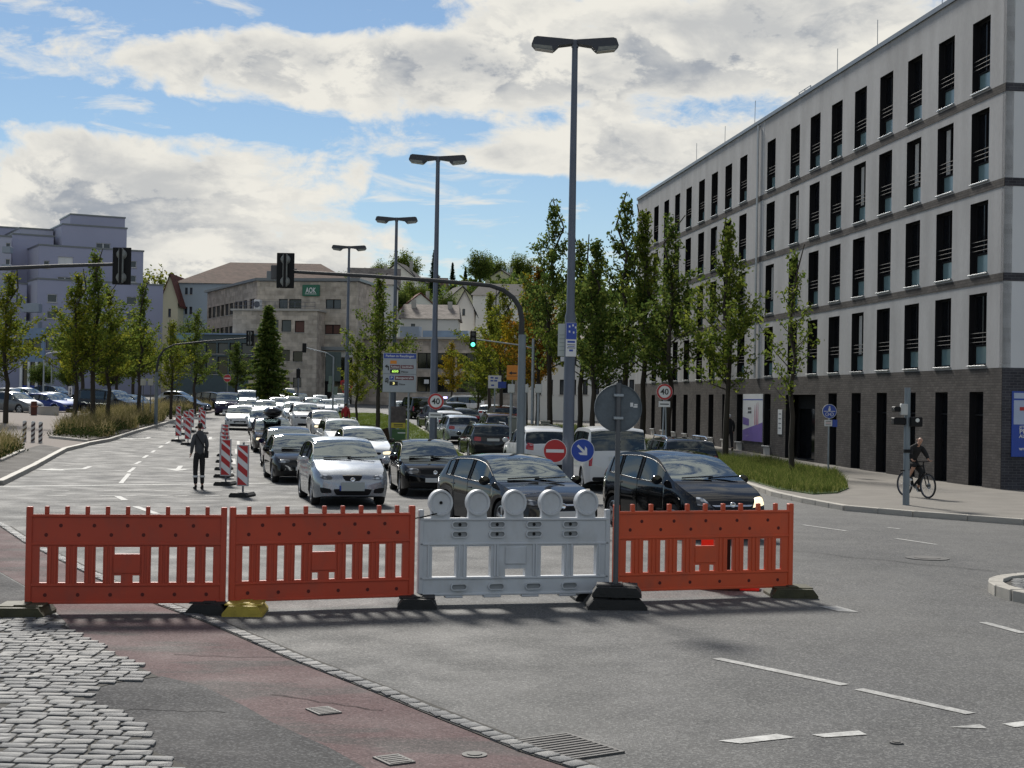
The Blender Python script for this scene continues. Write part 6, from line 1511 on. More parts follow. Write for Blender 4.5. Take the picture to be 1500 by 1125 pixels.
# ---- cyclist
def cyclist():
    p = G(1341, 735); p.z += .12; th = R(22)
    bk = thing('bicycle', 'black bicycle ridden along the right pavement', 'bicycle', p, th)
    wr_, yf, yr = .355, -.56, .52
    for y, nm in ((yf, 'wheel'), (yr, 'wheel')):
        Mx = Matrix.Translation((0, y, wr_))
        w = MB().lathe([(wr_-.035, -.02), (wr_-.012, -.024), (wr_, 0), (wr_-.012, .024), (wr_-.035, .02), (wr_-.035, -.02)], 32, axis='X', M=Mx).build(nm, M_TYRE, bk, 50)
        MB().lathe([(wr_-.037, -.012), (wr_-.055, -.012), (wr_-.055, .012), (wr_-.037, .012)], 32, axis='X', M=Mx).build('rim', M_DSTEEL, w, 50)
        s_ = MB()
        for k in range(16):
            a = 2*PI*k/16; s_.tube([(.02*(-1)**k, y, wr_), (0, y+(wr_-.05)*math.cos(a), wr_+(wr_-.05)*math.sin(a))], .0025, 4)
        s_.build('spokes', M_STEEL, w); MB().tube([(-.05, y, wr_), (.05, y, wr_)], .025, 10).build('hub', M_BLACK, w)
        MB().lathe([(.04, .03), (.085, .03), (.085, .034), (.04, .034)], 18, axis='X', M=Mx).build('brake_disc', M_STEEL, w)
    bb, seat, headt, headb = (0, .10, .32), (0, .27, .86), (0, -.34, .92), (0, -.40, .74)
    f = MB().tube([bb, seat], .02, 8).tube([seat, headt], .022, 8).tube([bb, headb], .035, 8).tube([headb, headt], .024, 8)
    for s in (.06, -.06): f.tube([(s, yr, wr_), (s*.6, .12, .33)], .013, 6).tube([(s, yr, wr_), (s*.5, .25, .80)], .011, 6)
    f.build('frame', M_BLACK, bk, 40)
    fk = MB().tube([(0, -.33, .98), (0, -.41, .72)], .02, 8)
    for s in (.055, -.055): fk.tube([(s, -.41, .72), (s, yf, wr_)], .017, 8)
    fk.build('fork', M_BLACK, bk, 40)
    MB().tube([(-.32, -.22, 1.05), (-.12, -.36, 1.04), (.12, -.36, 1.04), (.32, -.22, 1.05)], .014, 8).tube([(0, -.33, .96), (0, -.36, 1.04)], .018, 8).build('handlebar', M_BLACK, bk, 40)
    MB().tube([seat, (0, .29, .93)], .015, 8).build('seat_post', M_STEEL, bk); MB().lathe([(0, -.14), (.03, -.13), (.045, -.02), (.08, .08), (.075, .13), (0, .14)], 12, M=Matrix.Translation((0, .27, .95)) @ Matrix.Rotation(R(-90), 4, 'X') @ Matrix.Diagonal((1, .45, 1, 1))).build('saddle', M_BLACK, bk, 50)
    MB().tube([(-.09, .10, .32), (.09, .10, .32)], .02, 8).lathe([(.0, .055), (.08, .055), (.08, .06), (.0, .06)], 16, axis='X', M=Matrix.Translation((0, .10, .32))).tube([(.09, .10, .32), (.09, .02, .17)], .012, 6).tube([(-.09, .10, .32), (-.09, .18, .47)], .012, 6).bbox(.09, .18, -.03, .07, .155, .175, .005).bbox(-.18, -.09, .13, .23, .465, .485, .005).build('crank', M_STEEL, bk)
    t = thing('person', 'bald cyclist in a black jacket riding on the right pavement', 'person', p, th); t.scale = bk.scale = (.93, .93, .93)
    b = {'pel': ((0, .26, 1.02), (.11, .095), None), 'waist': ((0, .16, 1.17), (.10, .085), 'pel'), 'chest': ((0, .03, 1.35), (.11, .085), 'waist'), 'neckb': ((0, -.08, 1.50), .062, 'chest'), 'neck': ((0, -.12, 1.55), .054, 'neckb'),
         'jaw': ((0, -.18, 1.585), (.062, .068), 'neck'), 'head': ((0, -.165, 1.67), (.080, .10), 'jaw'), 'crown': ((0, -.15, 1.735), (.06, .075), 'head'), 'nose': ((0, -.285, 1.645), .015, 'head')}
    j = {'hem': ((0, .30, .90), (.17, .145), None), 'waist': ((0, .17, 1.17), (.165, .14), 'hem'), 'chest': ((0, .02, 1.37), (.205, .16), 'waist'), 'neck': ((0, -.07, 1.51), .092, 'chest'), 'collar': ((0, -.12, 1.565), .072, 'neck')}
    tr = {'pel': ((0, .26, 1.0), (.155, .135), None)}
    for s, nm, kn, an in ((1, 'l', (.12, -.12, .72), (.13, .06, .27)), (-1, 'r', (-.12, -.10, .93), (-.13, .14, .56))):
        an = (s*.13, .06 if s > 0 else .17, .27 if s > 0 else .57)
        b['sh'+nm] = ((s*.165, -.015, 1.40), .038, 'chest'); b['el'+nm] = ((s*.30, -.10, 1.20), .036, 'sh'+nm); b['wr'+nm] = ((s*.28, -.19, 1.08), .031, 'el'+nm)
        hand(b, 'wr'+nm, (s*.28, -.19, 1.08), (s*.1, -.6, -.2), (1, 0, .0))
        b['hip'+nm] = ((s*.10, .22, .98), .080, 'pel'); b['kn'+nm] = (kn, .062, 'hip'+nm); b['cf'+nm] = (tuple(Vector(kn).lerp(Vector(an), .35)), .058, 'kn'+nm); b['an'+nm] = (an, .038, 'cf'+nm)
        j['sh'+nm] = ((s*.185, -.02, 1.43), .098, 'chest'); j['el'+nm] = ((s*.30, -.10, 1.20), .064, 'sh'+nm); j['wr'+nm] = ((s*.285, -.17, 1.105), .048, 'el'+nm)
        tr['hip'+nm] = ((s*.10, .20, .97), .115, 'pel'); tr['kn'+nm] = (kn, .085, 'hip'+nm); tr['end'+nm] = (tuple(Vector(kn).lerp(Vector(an), .2 if s < 0 else .85)), .075, 'kn'+nm)
        a = Vector(an); skin_obj('shoe', {'h': (tuple(a+Vector((0, .07, -.06))), .042, None), 'm': (tuple(a+Vector((0, -.05, -.065))), .046, 'h'), 't': (tuple(a+Vector((0, -.17, -.075))), .036, 'm'), 'a': (tuple(a+Vector((0, 0, .02))), .046, 'h')}, M_SHOE if s > 0 else M_REFL, t)
    skin_obj('body', b, M_SKIN, t); skin_obj('jacket', j, M_CL_BK, t); skin_obj('trousers', tr, M_CL_BK, t)
    for s in (1, -1): MB().lathe([(0, -.01), (.022, -.006), (.026, .0), (.015, .012), (0, .014)], 10, M=Matrix.Translation((s*.085, -.15, 1.655)) @ Matrix.Rotation(R(90)*s, 4, 'Y') @ Matrix.Diagonal((1.4, .8, 1, 1))).build('ear', M_SKIN, t, 50)
cyclist()
# ------------------------------------------------------------------ trees and planting
def leaf_cloud(centers, per, spread, size, seed, droop=0.0, aspect=1.0):
    rg = np.random.default_rng(seed); c = np.repeat(np.array(centers, float), per, axis=0)
    n = len(c); pos = c+rg.normal(0, 1, (n, 3))*np.array(spread)
    a = rg.normal(0, 1, (n, 3)); a /= np.linalg.norm(a, axis=1)[:, None]+1e-9
    b = rg.normal(0, 1, (n, 3)); b -= (b*a).sum(1)[:, None]*a; b /= np.linalg.norm(b, axis=1)[:, None]+1e-9
    s = size*rg.uniform(.6, 1.35, n)[:, None]; a = a*s*aspect; b = b*s
    v = np.stack([pos-a, pos-b*.55, pos+a, pos+b*.55], 1).reshape(-1, 3)
    return v
def quads_mesh(name, v, m):
    n = len(v)//4; me = bpy.data.meshes.new(name); me.vertices.add(len(v)); me.vertices.foreach_set('co', v.astype(np.float32).ravel())
    me.loops.add(4*n); me.loops.foreach_set('vertex_index', np.arange(4*n, dtype=np.int32)); me.polygons.add(n)
    me.polygons.foreach_set('loop_start', np.arange(0, 4*n, 4, dtype=np.int32)); me.polygons.foreach_set('loop_total', np.full(n, 4, dtype=np.int32))
    me.update(calc_edges=True); me.validate(); setm(me, m); return me
def tree_kit(kind, seed, m):
    """unit: real metres; returns trunk mesh, crown mesh"""
    r_ = random.Random(seed); tb = MB(); cen = []
    if kind in ('column', 'sparse', 'dense'):
        H = 8.5; n = {'column': 50, 'sparse': 30, 'dense': 66}[kind]; z0 = {'column': 2.3, 'sparse': 2.6, 'dense': 2.1}[kind]
        pts = [(r_.uniform(-.05, .05)*k, r_.uniform(-.05, .05)*k, H*k/8) for k in range(9)]
        tb.tube(pts, [.11*(1-k/8.6)+.012 for k in range(9)], 8)
        for i in range(n):
            f = (i+r_.random())/n; z = z0+(H-.4-z0)*f; a = r_.uniform(0, 2*PI)
            ln = ({'column': 2.05, 'sparse': 1.9, 'dense': 2.2}[kind]*(1-f)**1.15+.14)*r_.choice((.45, .7, .95, 1.15, 1.4))*r_.uniform(.85, 1.1)*(.75 if f < .08 else 1); up = r_.uniform(.25, .75)+f*.9
            d = Vector((math.cos(a), math.sin(a), up)).normalized()
            base = Vector((0, 0, z)); P = [base, base+d*ln*.5+Vector((0, 0, -.04)), base+d*ln+Vector((0, 0, .15*ln))]
            tb.tube(P, [.028*(1-f*.6), .016, .006], 5, cap=False)
            k = max(3, int(ln*({'column': 7, 'sparse': 5, 'dense': 8}[kind])))
            for q_ in range(k):
                t_ = .22+.85*(q_+r_.random()*.6)/k; p_ = P[0].lerp(P[2], t_)
                cen.append(tuple(p_+Vector((r_.gauss(0, .07), r_.gauss(0, .07), r_.gauss(0, .08)))))
        v = leaf_cloud(cen, {'column': 12, 'sparse': 9, 'dense': 13}[kind], (.11, .11, .10), .078, seed)
    elif kind == 'broad':
        H = 7.5
        tb.tube([(0, 0, 0), (.05, .02, 1.4), (.0, .05, 2.6), (.1, 0, 4.5), (.1, .1, 6)], [.17, .14, .12, .07, .03], 8)
        for i in range(75):
            a = r_.uniform(0, 2*PI); ph = math.acos(r_.uniform(-.75, 1)); rr_ = r_.uniform(.6, 1.0)
            e = Vector((math.cos(a)*math.sin(ph)*2.5*rr_, math.sin(a)*math.sin(ph)*2.5*rr_, 4.7+math.cos(ph)*2.6*rr_)); b = Vector((0, 0, r_.uniform(1.9, 4.2)))
            mid = b.lerp(e, .5)+Vector((0, 0, .25)); tb.tube([b, mid, e], [.05, .025, .008], 5, cap=False)
            for q_ in range(9): cen.append(tuple(b.lerp(e, .4+.65*q_/9)+Vector((r_.gauss(0, .2), r_.gauss(0, .2), r_.gauss(0, .18)))))
        v = leaf_cloud(cen, 11, (.24, .24, .2), .12, seed)
    elif kind == 'conifer':
        H = 12.0; tb.tube([(0, 0, 0), (0, 0, H)], [.2, .03], 8)
        for i in range(120):
            f = (i/120)**.9; z = 1.2+(H-1.4)*f; a = i*2.4+r_.uniform(-.3, .3); ln = (2.6*(1-f)+.15)*r_.uniform(.7, 1.1)
            b = Vector((0, 0, z)); e = b+Vector((math.cos(a)*ln, math.sin(a)*ln, -.25*ln+.15)); tb.tube([b, e], [.03, .008], 4, cap=False)
            for q_ in range(int(5+ln*4)): cen.append(tuple(b.lerp(e, .15+.85*q_/(5+ln*4))+Vector((0, 0, -.05))))
        v = leaf_cloud(cen, 8, (.14, .14, .09), .15, seed, aspect=1.3)
    tm = tb.mesh('trunk', 60); setm(tm, M_BARK); return tm, quads_mesh('crown', v, m)
_TK = {}
def tree(kind, leaf, px, D, top_py, label, seed=0, sx=1.0, py=None, name='street_tree', group=None, base_up=.1, xyz=None):
    key = (kind, leaf.name, seed % 3)
    if key not in _TK: _TK[key] = tree_kit(kind, 11+seed % 3*7+len(kind), leaf)
    tm, cm = _TK[key]; H0 = {'broad': 7.5, 'conifer': 12.0}.get(kind, 8.5)
    p = xyz or gpos(px, D); Hh = ztop(px, top_py, D)-p.z if not xyz else top_py
    t = thing(name, label, 'tree', (p.x, p.y, p.z+base_up), rnd.uniform(0, 6.28), group); s = Hh/H0; t.scale = (s*sx, s*sx, s)
    obj('trunk', tm, None, t); obj('crown', cm, None, t); return t
GT = 'columnar trees along the right pavement'; GL = 'columnar trees at the plaza'
for i, (k, lf, px, D, tp, sx, lb) in enumerate((
    ('sparse', L_GREEN, 1160, 52.5, 362, .92, 'sparse young tree nearest the camera in the right verge'),
    ('column', L_GREEN, 1062, 64, 322, .95, 'columnar tree left of the sparse young tree'),
    ('column', L_DARK, 978, 74, 318, 1.0, 'dark columnar tree behind the right forty sign'),
    ('column', L_GREEN, 940, 80, 300, .9, 'columnar tree at the far end of the grey building'),
    ('column', L_DARK, 912, 82, 285, .95, 'tallest dark tree in the row before the grey building'),
    ('dense', L_DARK, 868, 76, 345, 1.05, 'dense dark tree right of the nearest lamp post'),
    ('column', L_GREEN, 848, 84, 345, 1.0, 'dense dark tree directly behind the nearest lamp post'),
    ('column', L_DARK, 806, 88, 292, .9, 'slender tall tree left of the nearest lamp post'),
    ('dense', L_ORANGE, 786, 96, 385, 1.0, 'rust tinted autumn tree behind the curved mast'),
    ('dense', L_YEL, 770, 104, 400, .95, 'yellow autumn tree behind the mast post'),
    ('column', L_LIGHT, 735, 108, 418, 1.1, 'yellow green tree above the orange diversion sign'),
    ('dense', L_LIGHT, 716, 118, 425, 1.1, 'yellow green tree left of the green traffic light'),
    ('dense', L_DARK, 700, 128, 515, 1.5, 'low dark tree under the green traffic light'),
    ('column', L_YEL, 660, 150, 500, 1.3, 'small yellow tree before the low stone building'))):
    tree(k, lf, px, D, tp, lb, i, sx, group=GT)
for i, (k, lf, px, D, tp, sx, lb) in enumerate((
    ('column', L_LIGHT, 109, 84, 395, 1.15, 'first trunk tree in the near planting bed'),
    ('column', L_GREEN, 135, 85, 366, 1.1, 'tallest tree in the near planting bed'),
    ('column', L_LIGHT, 158, 88, 420, 1.25, 'third tree in the near planting bed'),
    ('column', L_GREEN, 204, 98, 412, 1.1, 'tree beside the two white boards'),
    ('column', L_LIGHT, 250, 104, 470, 1.2, 'low tree right of the far signal mast'),
    ('column', L_GREEN, 285, 118, 455, 1.2, 'tree before the blue glass storefront'),
    ('column', L_LIGHT, 8, 86, 395, 1.3, 'leafy tree cut by the left edge'),
    ('column', L_GREEN, -40, 90, 380, 1.3, 'tree standing outside the left edge'),
    ('broad', L_LIGHT, 195, 150, 470, 1.0, 'rounded tree behind the plaza trees'),
    ('broad', L_GREEN, 120, 140, 455, 1.1, 'broad tree behind the parked dark van'),
    ('broad', L_GREEN, 170, 146, 480, 1.1, 'broad tree between the block and the plaza'))):
    tree(k, lf, px, D, tp, lb, i, sx, group=GL)
tree('column', L_GREEN, 552, 78, 402, 'leafy columnar tree on the median left of the parking board', 1, 1.05)
tree('column', L_LIGHT, 522, 104, 505, 'small young tree on the far median', 2, 1.2)
tree('conifer', L_DARK, 391, 150, 447, 'dark conical tree in front of the stone building', 0, 1.35)
tree('dense', L_DARK, 345, 160, 500, 'dark bushy tree left of the conical tree', 1, 1.6)
tree('broad', L_LIGHT, 222, 240, 388, 'yellow green tree above the yellow gable house', 0, 1.0)
tree('broad', L_DARK, 285, 200, 458, 'dark tree in front of the blue grey house', 1, 1.0)
for i, (px, D, lb) in enumerate(((60, 175, 'left'), (100, 170, 'middle'), (160, 172, 'right'))):
    tree('broad', L_DARK, px, D, 530, 'low dark shrub tree %s under the apartment block' % lb, i, 1.3)
# blades
def blades(poly, n, h0, h1, w, m, name, label, dz, seed, lean=.35, mask=None, parent=None):
    rg = np.random.default_rng(seed); xs = [p[0] for p in poly]; ys = [p[1] for p in poly]; P = []
    while len(P) < n:
        x = rg.uniform(min(xs), max(xs)); y = rg.uniform(min(ys), max(ys))
        if inpoly(x, y, poly) and (mask is None or mask(x, y, rg)): P.append((x, y, Z(x, y)+dz))
    P = np.array(P); n = len(P); a = rg.uniform(0, 2*PI, n); h = rg.uniform(h0, h1, n)*(.7+.6*np.abs(np.sin(P[:, 0]*1.7)*np.cos(P[:, 1]*.9)))
    d = np.stack([np.cos(a), np.sin(a), np.zeros(n)], 1)*w; ln = rg.normal(0, lean, (n, 2))*h[:, None]
    tip = P+np.concatenate([ln, h[:, None]], 1); mid = P+np.concatenate([ln*.35, h[:, None]*.6], 1)
    v = np.stack([P-d, P+d, mid+d*.7, mid-d*.7, mid-d*.7, mid+d*.7, tip+d*.1, tip-d*.1], 1).reshape(-1, 3)
    o = obj(name, quads_mesh(name, v, m), None, parent); return stuff(o, label)
near_v = [p for p in verge_poly]
blades(verge_poly, 42000, .10, .34, .008, L_GRASSD, 'verge_grass', 'tall unmown grass in the right verge', .14, 3, mask=lambda x, y, g: y < 62 or g.random() < .25)
blades(med_R+med_L, 45000, .05, .13, .012, L_GRASS, 'median_grass', 'mown grass on the median', .12, 4)
for i, (b_, n) in enumerate(((BED1, 5200), (BED2, 1800), (BED3, 3800))):
    blades(b_, n*2, .5, 1.05, .010, L_STRAW, 'ornamental_grass', 'straw coloured ornamental grasses in %s planting bed' % ('the long', 'the left edge', 'the far')[i], .14, 10+i, .28, mask=lambda x, y, g: math.sin(x*1.3)+math.cos(y*.7+x*.4) > -.3)
    rg = np.random.default_rng(30+i); cs = []
    while len(cs) < (900 if i != 1 else 300):
        x, y = rg.uniform(min(p[0] for p in b_), max(p[0] for p in b_)), rg.uniform(min(p[1] for p in b_), max(p[1] for p in b_))
        if inpoly(x, y, b_): cs.append((x, y, Z(x, y)+.16+rg.uniform(.05, .4)))
    o = obj('ground_cover', quads_mesh('ground_cover', leaf_cloud(cs, 14, (.16, .16, .10), .06, 40+i), L_SHRUB)); stuff(o, 'low green ground cover under the grasses in %s bed' % ('the long', 'the left edge', 'the far')[i])
# ------------------------------------------------------------------ buildings in the background
class Wall:
    """vertical wall between two surveyed edges; window helpers in (fraction along, height)"""
    def __init__(s, t, a, b, z0, z1): 
        s.t = t; s.a = Vector((a[0], a[1], 0)); s.b = Vector((b[0], b[1], 0)); s.z0, s.z1 = z0, z1; d = s.b-s.a; s.L = d.length
        s.M = Matrix.Translation(s.a) @ Matrix.Rotation(math.atan2(d.y, d.x), 4, 'Z')
def edge(px, D): p = gpos(px, D); return (p.x, p.y)
def wall(t, a, b, z0, z1, m, holes=(), name='wall', depth=.25, frame=M_FRAME, pane=M_GLASSB, cross=True, sill=True, shutters=None):
    """a is the left end as seen from the camera, front side is local -y"""
    w = Wall(t, a, b, z0, z1)
    MB().slab(0, w.L, z0, z1, list(holes), 0, depth, back=False, M=w.M).build(name, m, t)
    for i, h in enumerate(holes):
        x0, x1, q0, q1 = h[:4]; pm = h[4] if len(h) > 4 else pane
        n = max(1, round((x1-x0)/1.3)) if cross else 1; e = .07
        hs = [(x0+(x1-x0)*k/n+e, x0+(x1-x0)*(k+1)/n-e, q0+e, q1-e) for k in range(n)]
        f = MB().slab(x0, x1, q0, q1, hs, depth-.10, depth-.02, M=w.M).build('window', frame, t)
        for (a_, b_, c_, d_) in hs: MB().box(a_, b_, depth-.06, depth-.05, c_, d_, M=w.M).build('pane', pm, f)
        if sill: MB().box(x0-.08, x1+.08, -.08, depth-.1, q0-.08, q0-.005, M=w.M).build('sill', M_CONC, f)
    return w
M_LAV = mat('plaster_lavender_grey', (.34, .35, .47), .85, var=.06, scale=.15); M_LAV2 = mat('plaster_lavender_lit', (.42, .43, .53), .85, var=.06, scale=.15)  # second lavender is a paler copy: light on the lit faces put into colour
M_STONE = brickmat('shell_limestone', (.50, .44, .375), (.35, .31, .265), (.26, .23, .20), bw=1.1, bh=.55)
M_STONED = brickmat('shell_limestone_dim', (.46, .39, .33), (.32, .275, .235), (.24, .21, .18), bw=1.1, bh=.55)  # darker copy puts the office side faces' shade into colour; brown wing shares it
M_BLUEH = mat('plaster_blue_grey', (.36, .42, .47), .85, var=.06, scale=.2); M_CREAM = mat('plaster_cream', (.62, .58, .40), .85, var=.06, scale=.2); M_WHITEP = mat('plaster_white', (.66, .64, .60), .85, var=.08, scale=.2)
def tilemat(name, c1, c2): return brickmat(name, c1, c2, tuple(x*.5 for x in c1), bw=.5, bh=.28)
M_TILE = tilemat('roof_tile_brown', (.12, .072, .056), (.085, .053, .042)); M_TILER = tilemat('roof_tile_red', (.14, .05, .04), (.09, .035, .03)); M_TILEG = tilemat('roof_tile_grey', (.24, .21, .19), (.17, .15, .135)); M_TILED = tilemat('roof_tile_dark', (.045, .042, .042), (.03, .03, .032))
M_METALB = mat('blue_metal_panel', (.17, .24, .36), .5, .2, var=.08); M_SHUT = mat('shutter_brown', (.10, .045, .035), .7, var=.15); M_BALC = mat('balcony_panel', (.26, .30, .36), .6, var=.05)
def zt(px, py, D): return at(px, py, D).z
def bthing(nm, lab, cat='building'): return thing(nm, lab, cat, (0, 0, 0))
# --- apartment block on the left: stepped lavender boxes
t = bthing('apartment_block', 'stepped lavender grey apartment block on the left')
def stepped(pxl, pxr, Dl, Dr, py_top, holes=(), m=M_LAV, depth=8, lit=None, py_bot=600):
    Dr = Dl+.045*(pxr-pxl); depth = depth*.6; a, b = edge(pxl, Dl), edge(pxr, Dr); zb = Z(*a)-1; ztp = zt((pxl+pxr)/2, py_top, (Dl+Dr)/2)
    w = Wall(t, a, b, zb, ztp); sc = w.L/(pxr-pxl)
    hs = [((x0-pxl)*sc, (x1-pxl)*sc, zt(x0, y1, Dl), zt(x0, y0, Dl), *rest) for x0, x1, y0, y1, *rest in holes]
    wall(t, a, b, zb, ztp, m, hs, 'wall', frame=M_SWHITE)
    MB().box(0, w.L, depth, depth+.2, zb, ztp, M=w.M).box(0, .2, .26, depth-.01, zb, ztp, M=w.M).box(w.L-.2, w.L, .26, depth-.01, zb, ztp, M=w.M).build('side_wall', M_LAV2, t)
    MB().box(-.1, w.L+.1, -.1, depth+.25, ztp+.005, ztp+.22, M=w.M).build('roof_edge', M_ROOFM, t)
    return w
W_ = M_GLASSB; SH = M_SWHITE
stepped(98, 178, 222, 222, 317, depth=14)
stepped(86, 181, 214, 214, 332, [(136, 157, 353, 364)], depth=22)
stepped(24, 73, 216, 216, 336, depth=20, m=M_LAV2); stepped(-60, 24, 224, 224, 332, depth=20); stepped(14, 74, 212, 213, 345, depth=20)
stepped(53, 206, 206, 206, 364, [(80, 102, 374, 388, SH), (80, 102, 404, 412, W_), (46+14, 68, 381, 392, W_), (186, 196, 376, 386, W_), (186, 196, 398, 408, W_)], depth=30)
stepped(52, 206, 198, 199, 413, [(130, 148, 430, 442, W_), (130, 148, 455, 466, W_), (66, 80, 430, 442, W_), (66, 80, 455, 466, W_), (182, 198, 430, 442, W_), (182, 198, 455, 466, W_), (100, 112, 478, 490, W_), (150, 166, 478, 490, W_)], depth=10)
stepped(206, 236, 204, 204, 418, depth=24)
stepped(12, 36, 200, 200, 416, [(20, 25, 430, 446), (26, 31, 432, 446)], depth=30); stepped(-60, 12, 205, 205, 345, [(4, 11, 352, 364), (4, 11, 376, 390), (2, 10, 402, 418)], depth=30, m=M_LAV2)
a, b = edge(35, 194), edge(56, 194); w = Wall(t, a, b, 0, 1)
for py in (446, 456, 472, 482):
    zz = zt(40, py, 194)
    if py in (456, 482): MB().bbox(-.2, w.L+.2, -1.2, .3, zz-.15, zz+1.0, .03, M=w.M).build('balcony', M_BALC, t)
for i, (x0, x1, y0, y1) in enumerate(((2, 14, 366, 371), (2, 13, 392, 396), (0, 12, 420, 424))): 
    a, b = edge(x0, 201), edge(x1, 201); w = Wall(t, a, b, 0, 1); MB().bbox(0, w.L, -1.0, .2, zt(5, y1, 201), zt(5, y0, 201)+.4, .03, M=w.M).build('balcony', M_BALC, t)
# blue storefront at its foot
t = bthing('blue_storefront', 'blue metal clad shop front at the foot of the apartment block')
a, b = edge(30, 186), edge(64, 186); zb = Z(*a); h_ = lambda py: zt(45, py, 186)
wall(t, a, b, h_(530), h_(480), M_METALB, [(.3, 2.4, h_(512), h_(497)), (3, 5.2, h_(512), h_(497))]); w = Wall(t, a, b, 0, 1)
for k in range(4): x = w.L*k/3; MB().bbox(x-.15, x+.15, -.1, .3, zb-.3, h_(530), .03, M=w.M).build('column', M_SWHITE, t)
MB().box(0, w.L, .3, .5, zb, h_(530)-.01, M=w.M).build('shop_window', M_GLASSD, t); MB().box(0, w.L, .25, .29, zb, zb+1.2, M=w.M).build('blue_panel', M_SBLUE, t); MB().box(0, w.L, .6, 7, h_(480)-.2, h_(480), M=w.M).build('roof', M_ROOFM, t)
# --- glass pavilion between block and stone building
t = bthing('glass_pavilion', 'dark glass storefront with a teal fascia left of the stone building')
a, b = edge(248, 186), edge(368, 184); zb = Z(*a)-.3; h_ = lambda py: zt(310, py, 185); w = Wall(t, a, b, 0, 1)
hs = [(w.L*k/7+.1, w.L*(k+1)/7-.1, q0, q1, M_GLASSB if (k+j) % 2 else M_GLASSD) for k in range(7) for j, (q0, q1) in enumerate(((h_(548), h_(522)), (h_(518), h_(502))))]
wall(t, a, b, zb, h_(490), mat('teal_cladding', (.05, .075, .085), .5, var=.15), hs); MB().box(-.1, w.L+.1, -.25, 8, h_(490), h_(488), M=w.M).build('roof', M_METALB, t); MB().box(0, w.L*.35, -.2, -.05, h_(500), h_(490.5), M=w.M).build('fascia_panel', mat('fascia_teal', (.16, .27, .29), .5, var=.05), t)
# --- stone office with the green sign
t = bthing('stone_office', 'flat roofed limestone office building with a green AOK sign')
DL, DC = 214.0, 190.0
a, b, c = edge(301, DL), edge(374, DC), edge(521, 188.0); zb = Z(*b)-1; hC = lambda py: zt(450, py, 189); hL = lambda py: zt(374, py, DC)
top = zt(374, 411, DC)
wl = Wall(t, a, b, 0, 1); LW = wl.L
hs = []
for q0, q1 in ((454, 436), (492, 472), (528, 510)):
    for k in range(9): hs.append((LW*(.02+.09*k), LW*(.02+.09*k)+LW*.075, hL(q0), hL(q1), M_GLASSB if k % 3 else M_GLASSD))
    hs.append((LW*.86, LW*.96, hL(q0), hL(q1)))
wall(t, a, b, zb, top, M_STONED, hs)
wf = Wall(t, b, c, 0, 1); s_ = wf.L/147.0; X = lambda px: (px-374)*s_
hs = [(X(474)+.05, X(497), hC(452), hC(438)), (X(474), X(497), hC(489), hC(475), M_SHUT), (X(406), X(419), hC(452), hC(438)), (X(421), X(439), hC(452), hC(438), M_GLASSD)]
wall(t, b, c, zb, top-.1, M_STONE, hs)
MB().box(-.3, wf.L+.3, -.3, 14, top, top+.35, M=wf.M).build('roof_edge', M_ROOFM, t)
pl = [wl.M @ Vector((-.3, -.35, 0)), wl.M @ Vector((LW+.2, -.35, 0)), wl.M @ Vector((LW+.2, 6, 0)), wl.M @ Vector((-.3, 6, 0))]
MB().prism([(p.x, p.y) for p in pl], top+.01, top+.33, axis='Z').build('roof_edge', M_ROOFM, t)
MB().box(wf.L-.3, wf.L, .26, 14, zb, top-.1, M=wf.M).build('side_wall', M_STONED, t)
# lower block in front with a terrace
Mb = wf.M @ Matrix.Translation((0, -3.5, 0)); x0, x1 = X(352), X(474)
zT = hC(458)
hs = [(X(406), X(418.5), hC(488), hC(471)), (X(423), X(437), hC(488), hC(471)), (X(442), X(456), hC(489), hC(472), M_SHUT), (X(405), X(418), hC(530), hC(514), M_GLASSD), (X(422), X(436), hC(530), hC(514), M_GLASSD), (X(440), X(454), hC(531), hC(516), M_GLASSD), (X(395), X(404), hC(488), hC(471)),
      (X(405), X(436), hC(568), hC(554), M_GLASSD), (X(441), X(453), hC(568), hC(554), M_GLASSB)]
pa_, pb_ = Mb @ Vector((x0, 0, 0)), Mb @ Vector((x1, 0, 0))
wall(t, (pa_.x, pa_.y), (pb_.x, pb_.y), zb, zT, M_STONE, [(h[0]-x0, h[1]-x0, *h[2:]) for h in hs], 'front_wall')
MB().box(x0-.25, x1+.25, -.25, 3.4, zT, zT+.22, M=Mb).build('terrace_edge', M_CONC, t); MB().box(x1-.3, x1, .27, 3.45, zb, zT, M=Mb).box(x0, x0+.3, .27, 3.45, zb, zT, M=Mb).build('side_wall', M_STONED, t)
m = MB()
for k in range(9): x = x0+.3+(x1-x0-.6)*k/8; m.tube([Mb @ Vector((x, 0, zT+.2)), Mb @ Vector((x, 0, zT+1.1))], .03, 5)
for zz in (.6, 1.1): m.tube([Mb @ Vector((x0+.3, 0, zT+zz)), Mb @ Vector((x1-.3, 0, zT+zz))], .03, 5)
m.build('terrace_railing', M_DSTEEL, t)
MB().bbox(X(381), X(390), .3, 1.2, zT+.2, zT+1.4, .05, M=Mb).build('air_conditioner', M_SWHITE, t)
MB().disc((X(385.5), zT+.8), .4, .26, .3, 16, M=Mb).build('fan', M_DSTEEL, t)
MB().box(X(472), X(516), -1.6, -.05, hC(513), hC(508), M=wf.M).build('canopy', M_ROOFM, t); MB().box(X(475), X(516), -.1, -.03, hC(522), hC(514), M=wf.M).build('fascia', M_WHITEP, t); MB().box(X(476), X(515), -.06, -.02, zb, hC(523), M=wf.M).build('shop_window', M_GLASSD, t)
sg = thing('roof_sign', 'green AOK company sign on the stone office front', 'sign', wf.M @ Vector((X(453.5), -.05, hC(425.5))), math.atan2((wf.b-wf.a).y, (wf.b-wf.a).x))
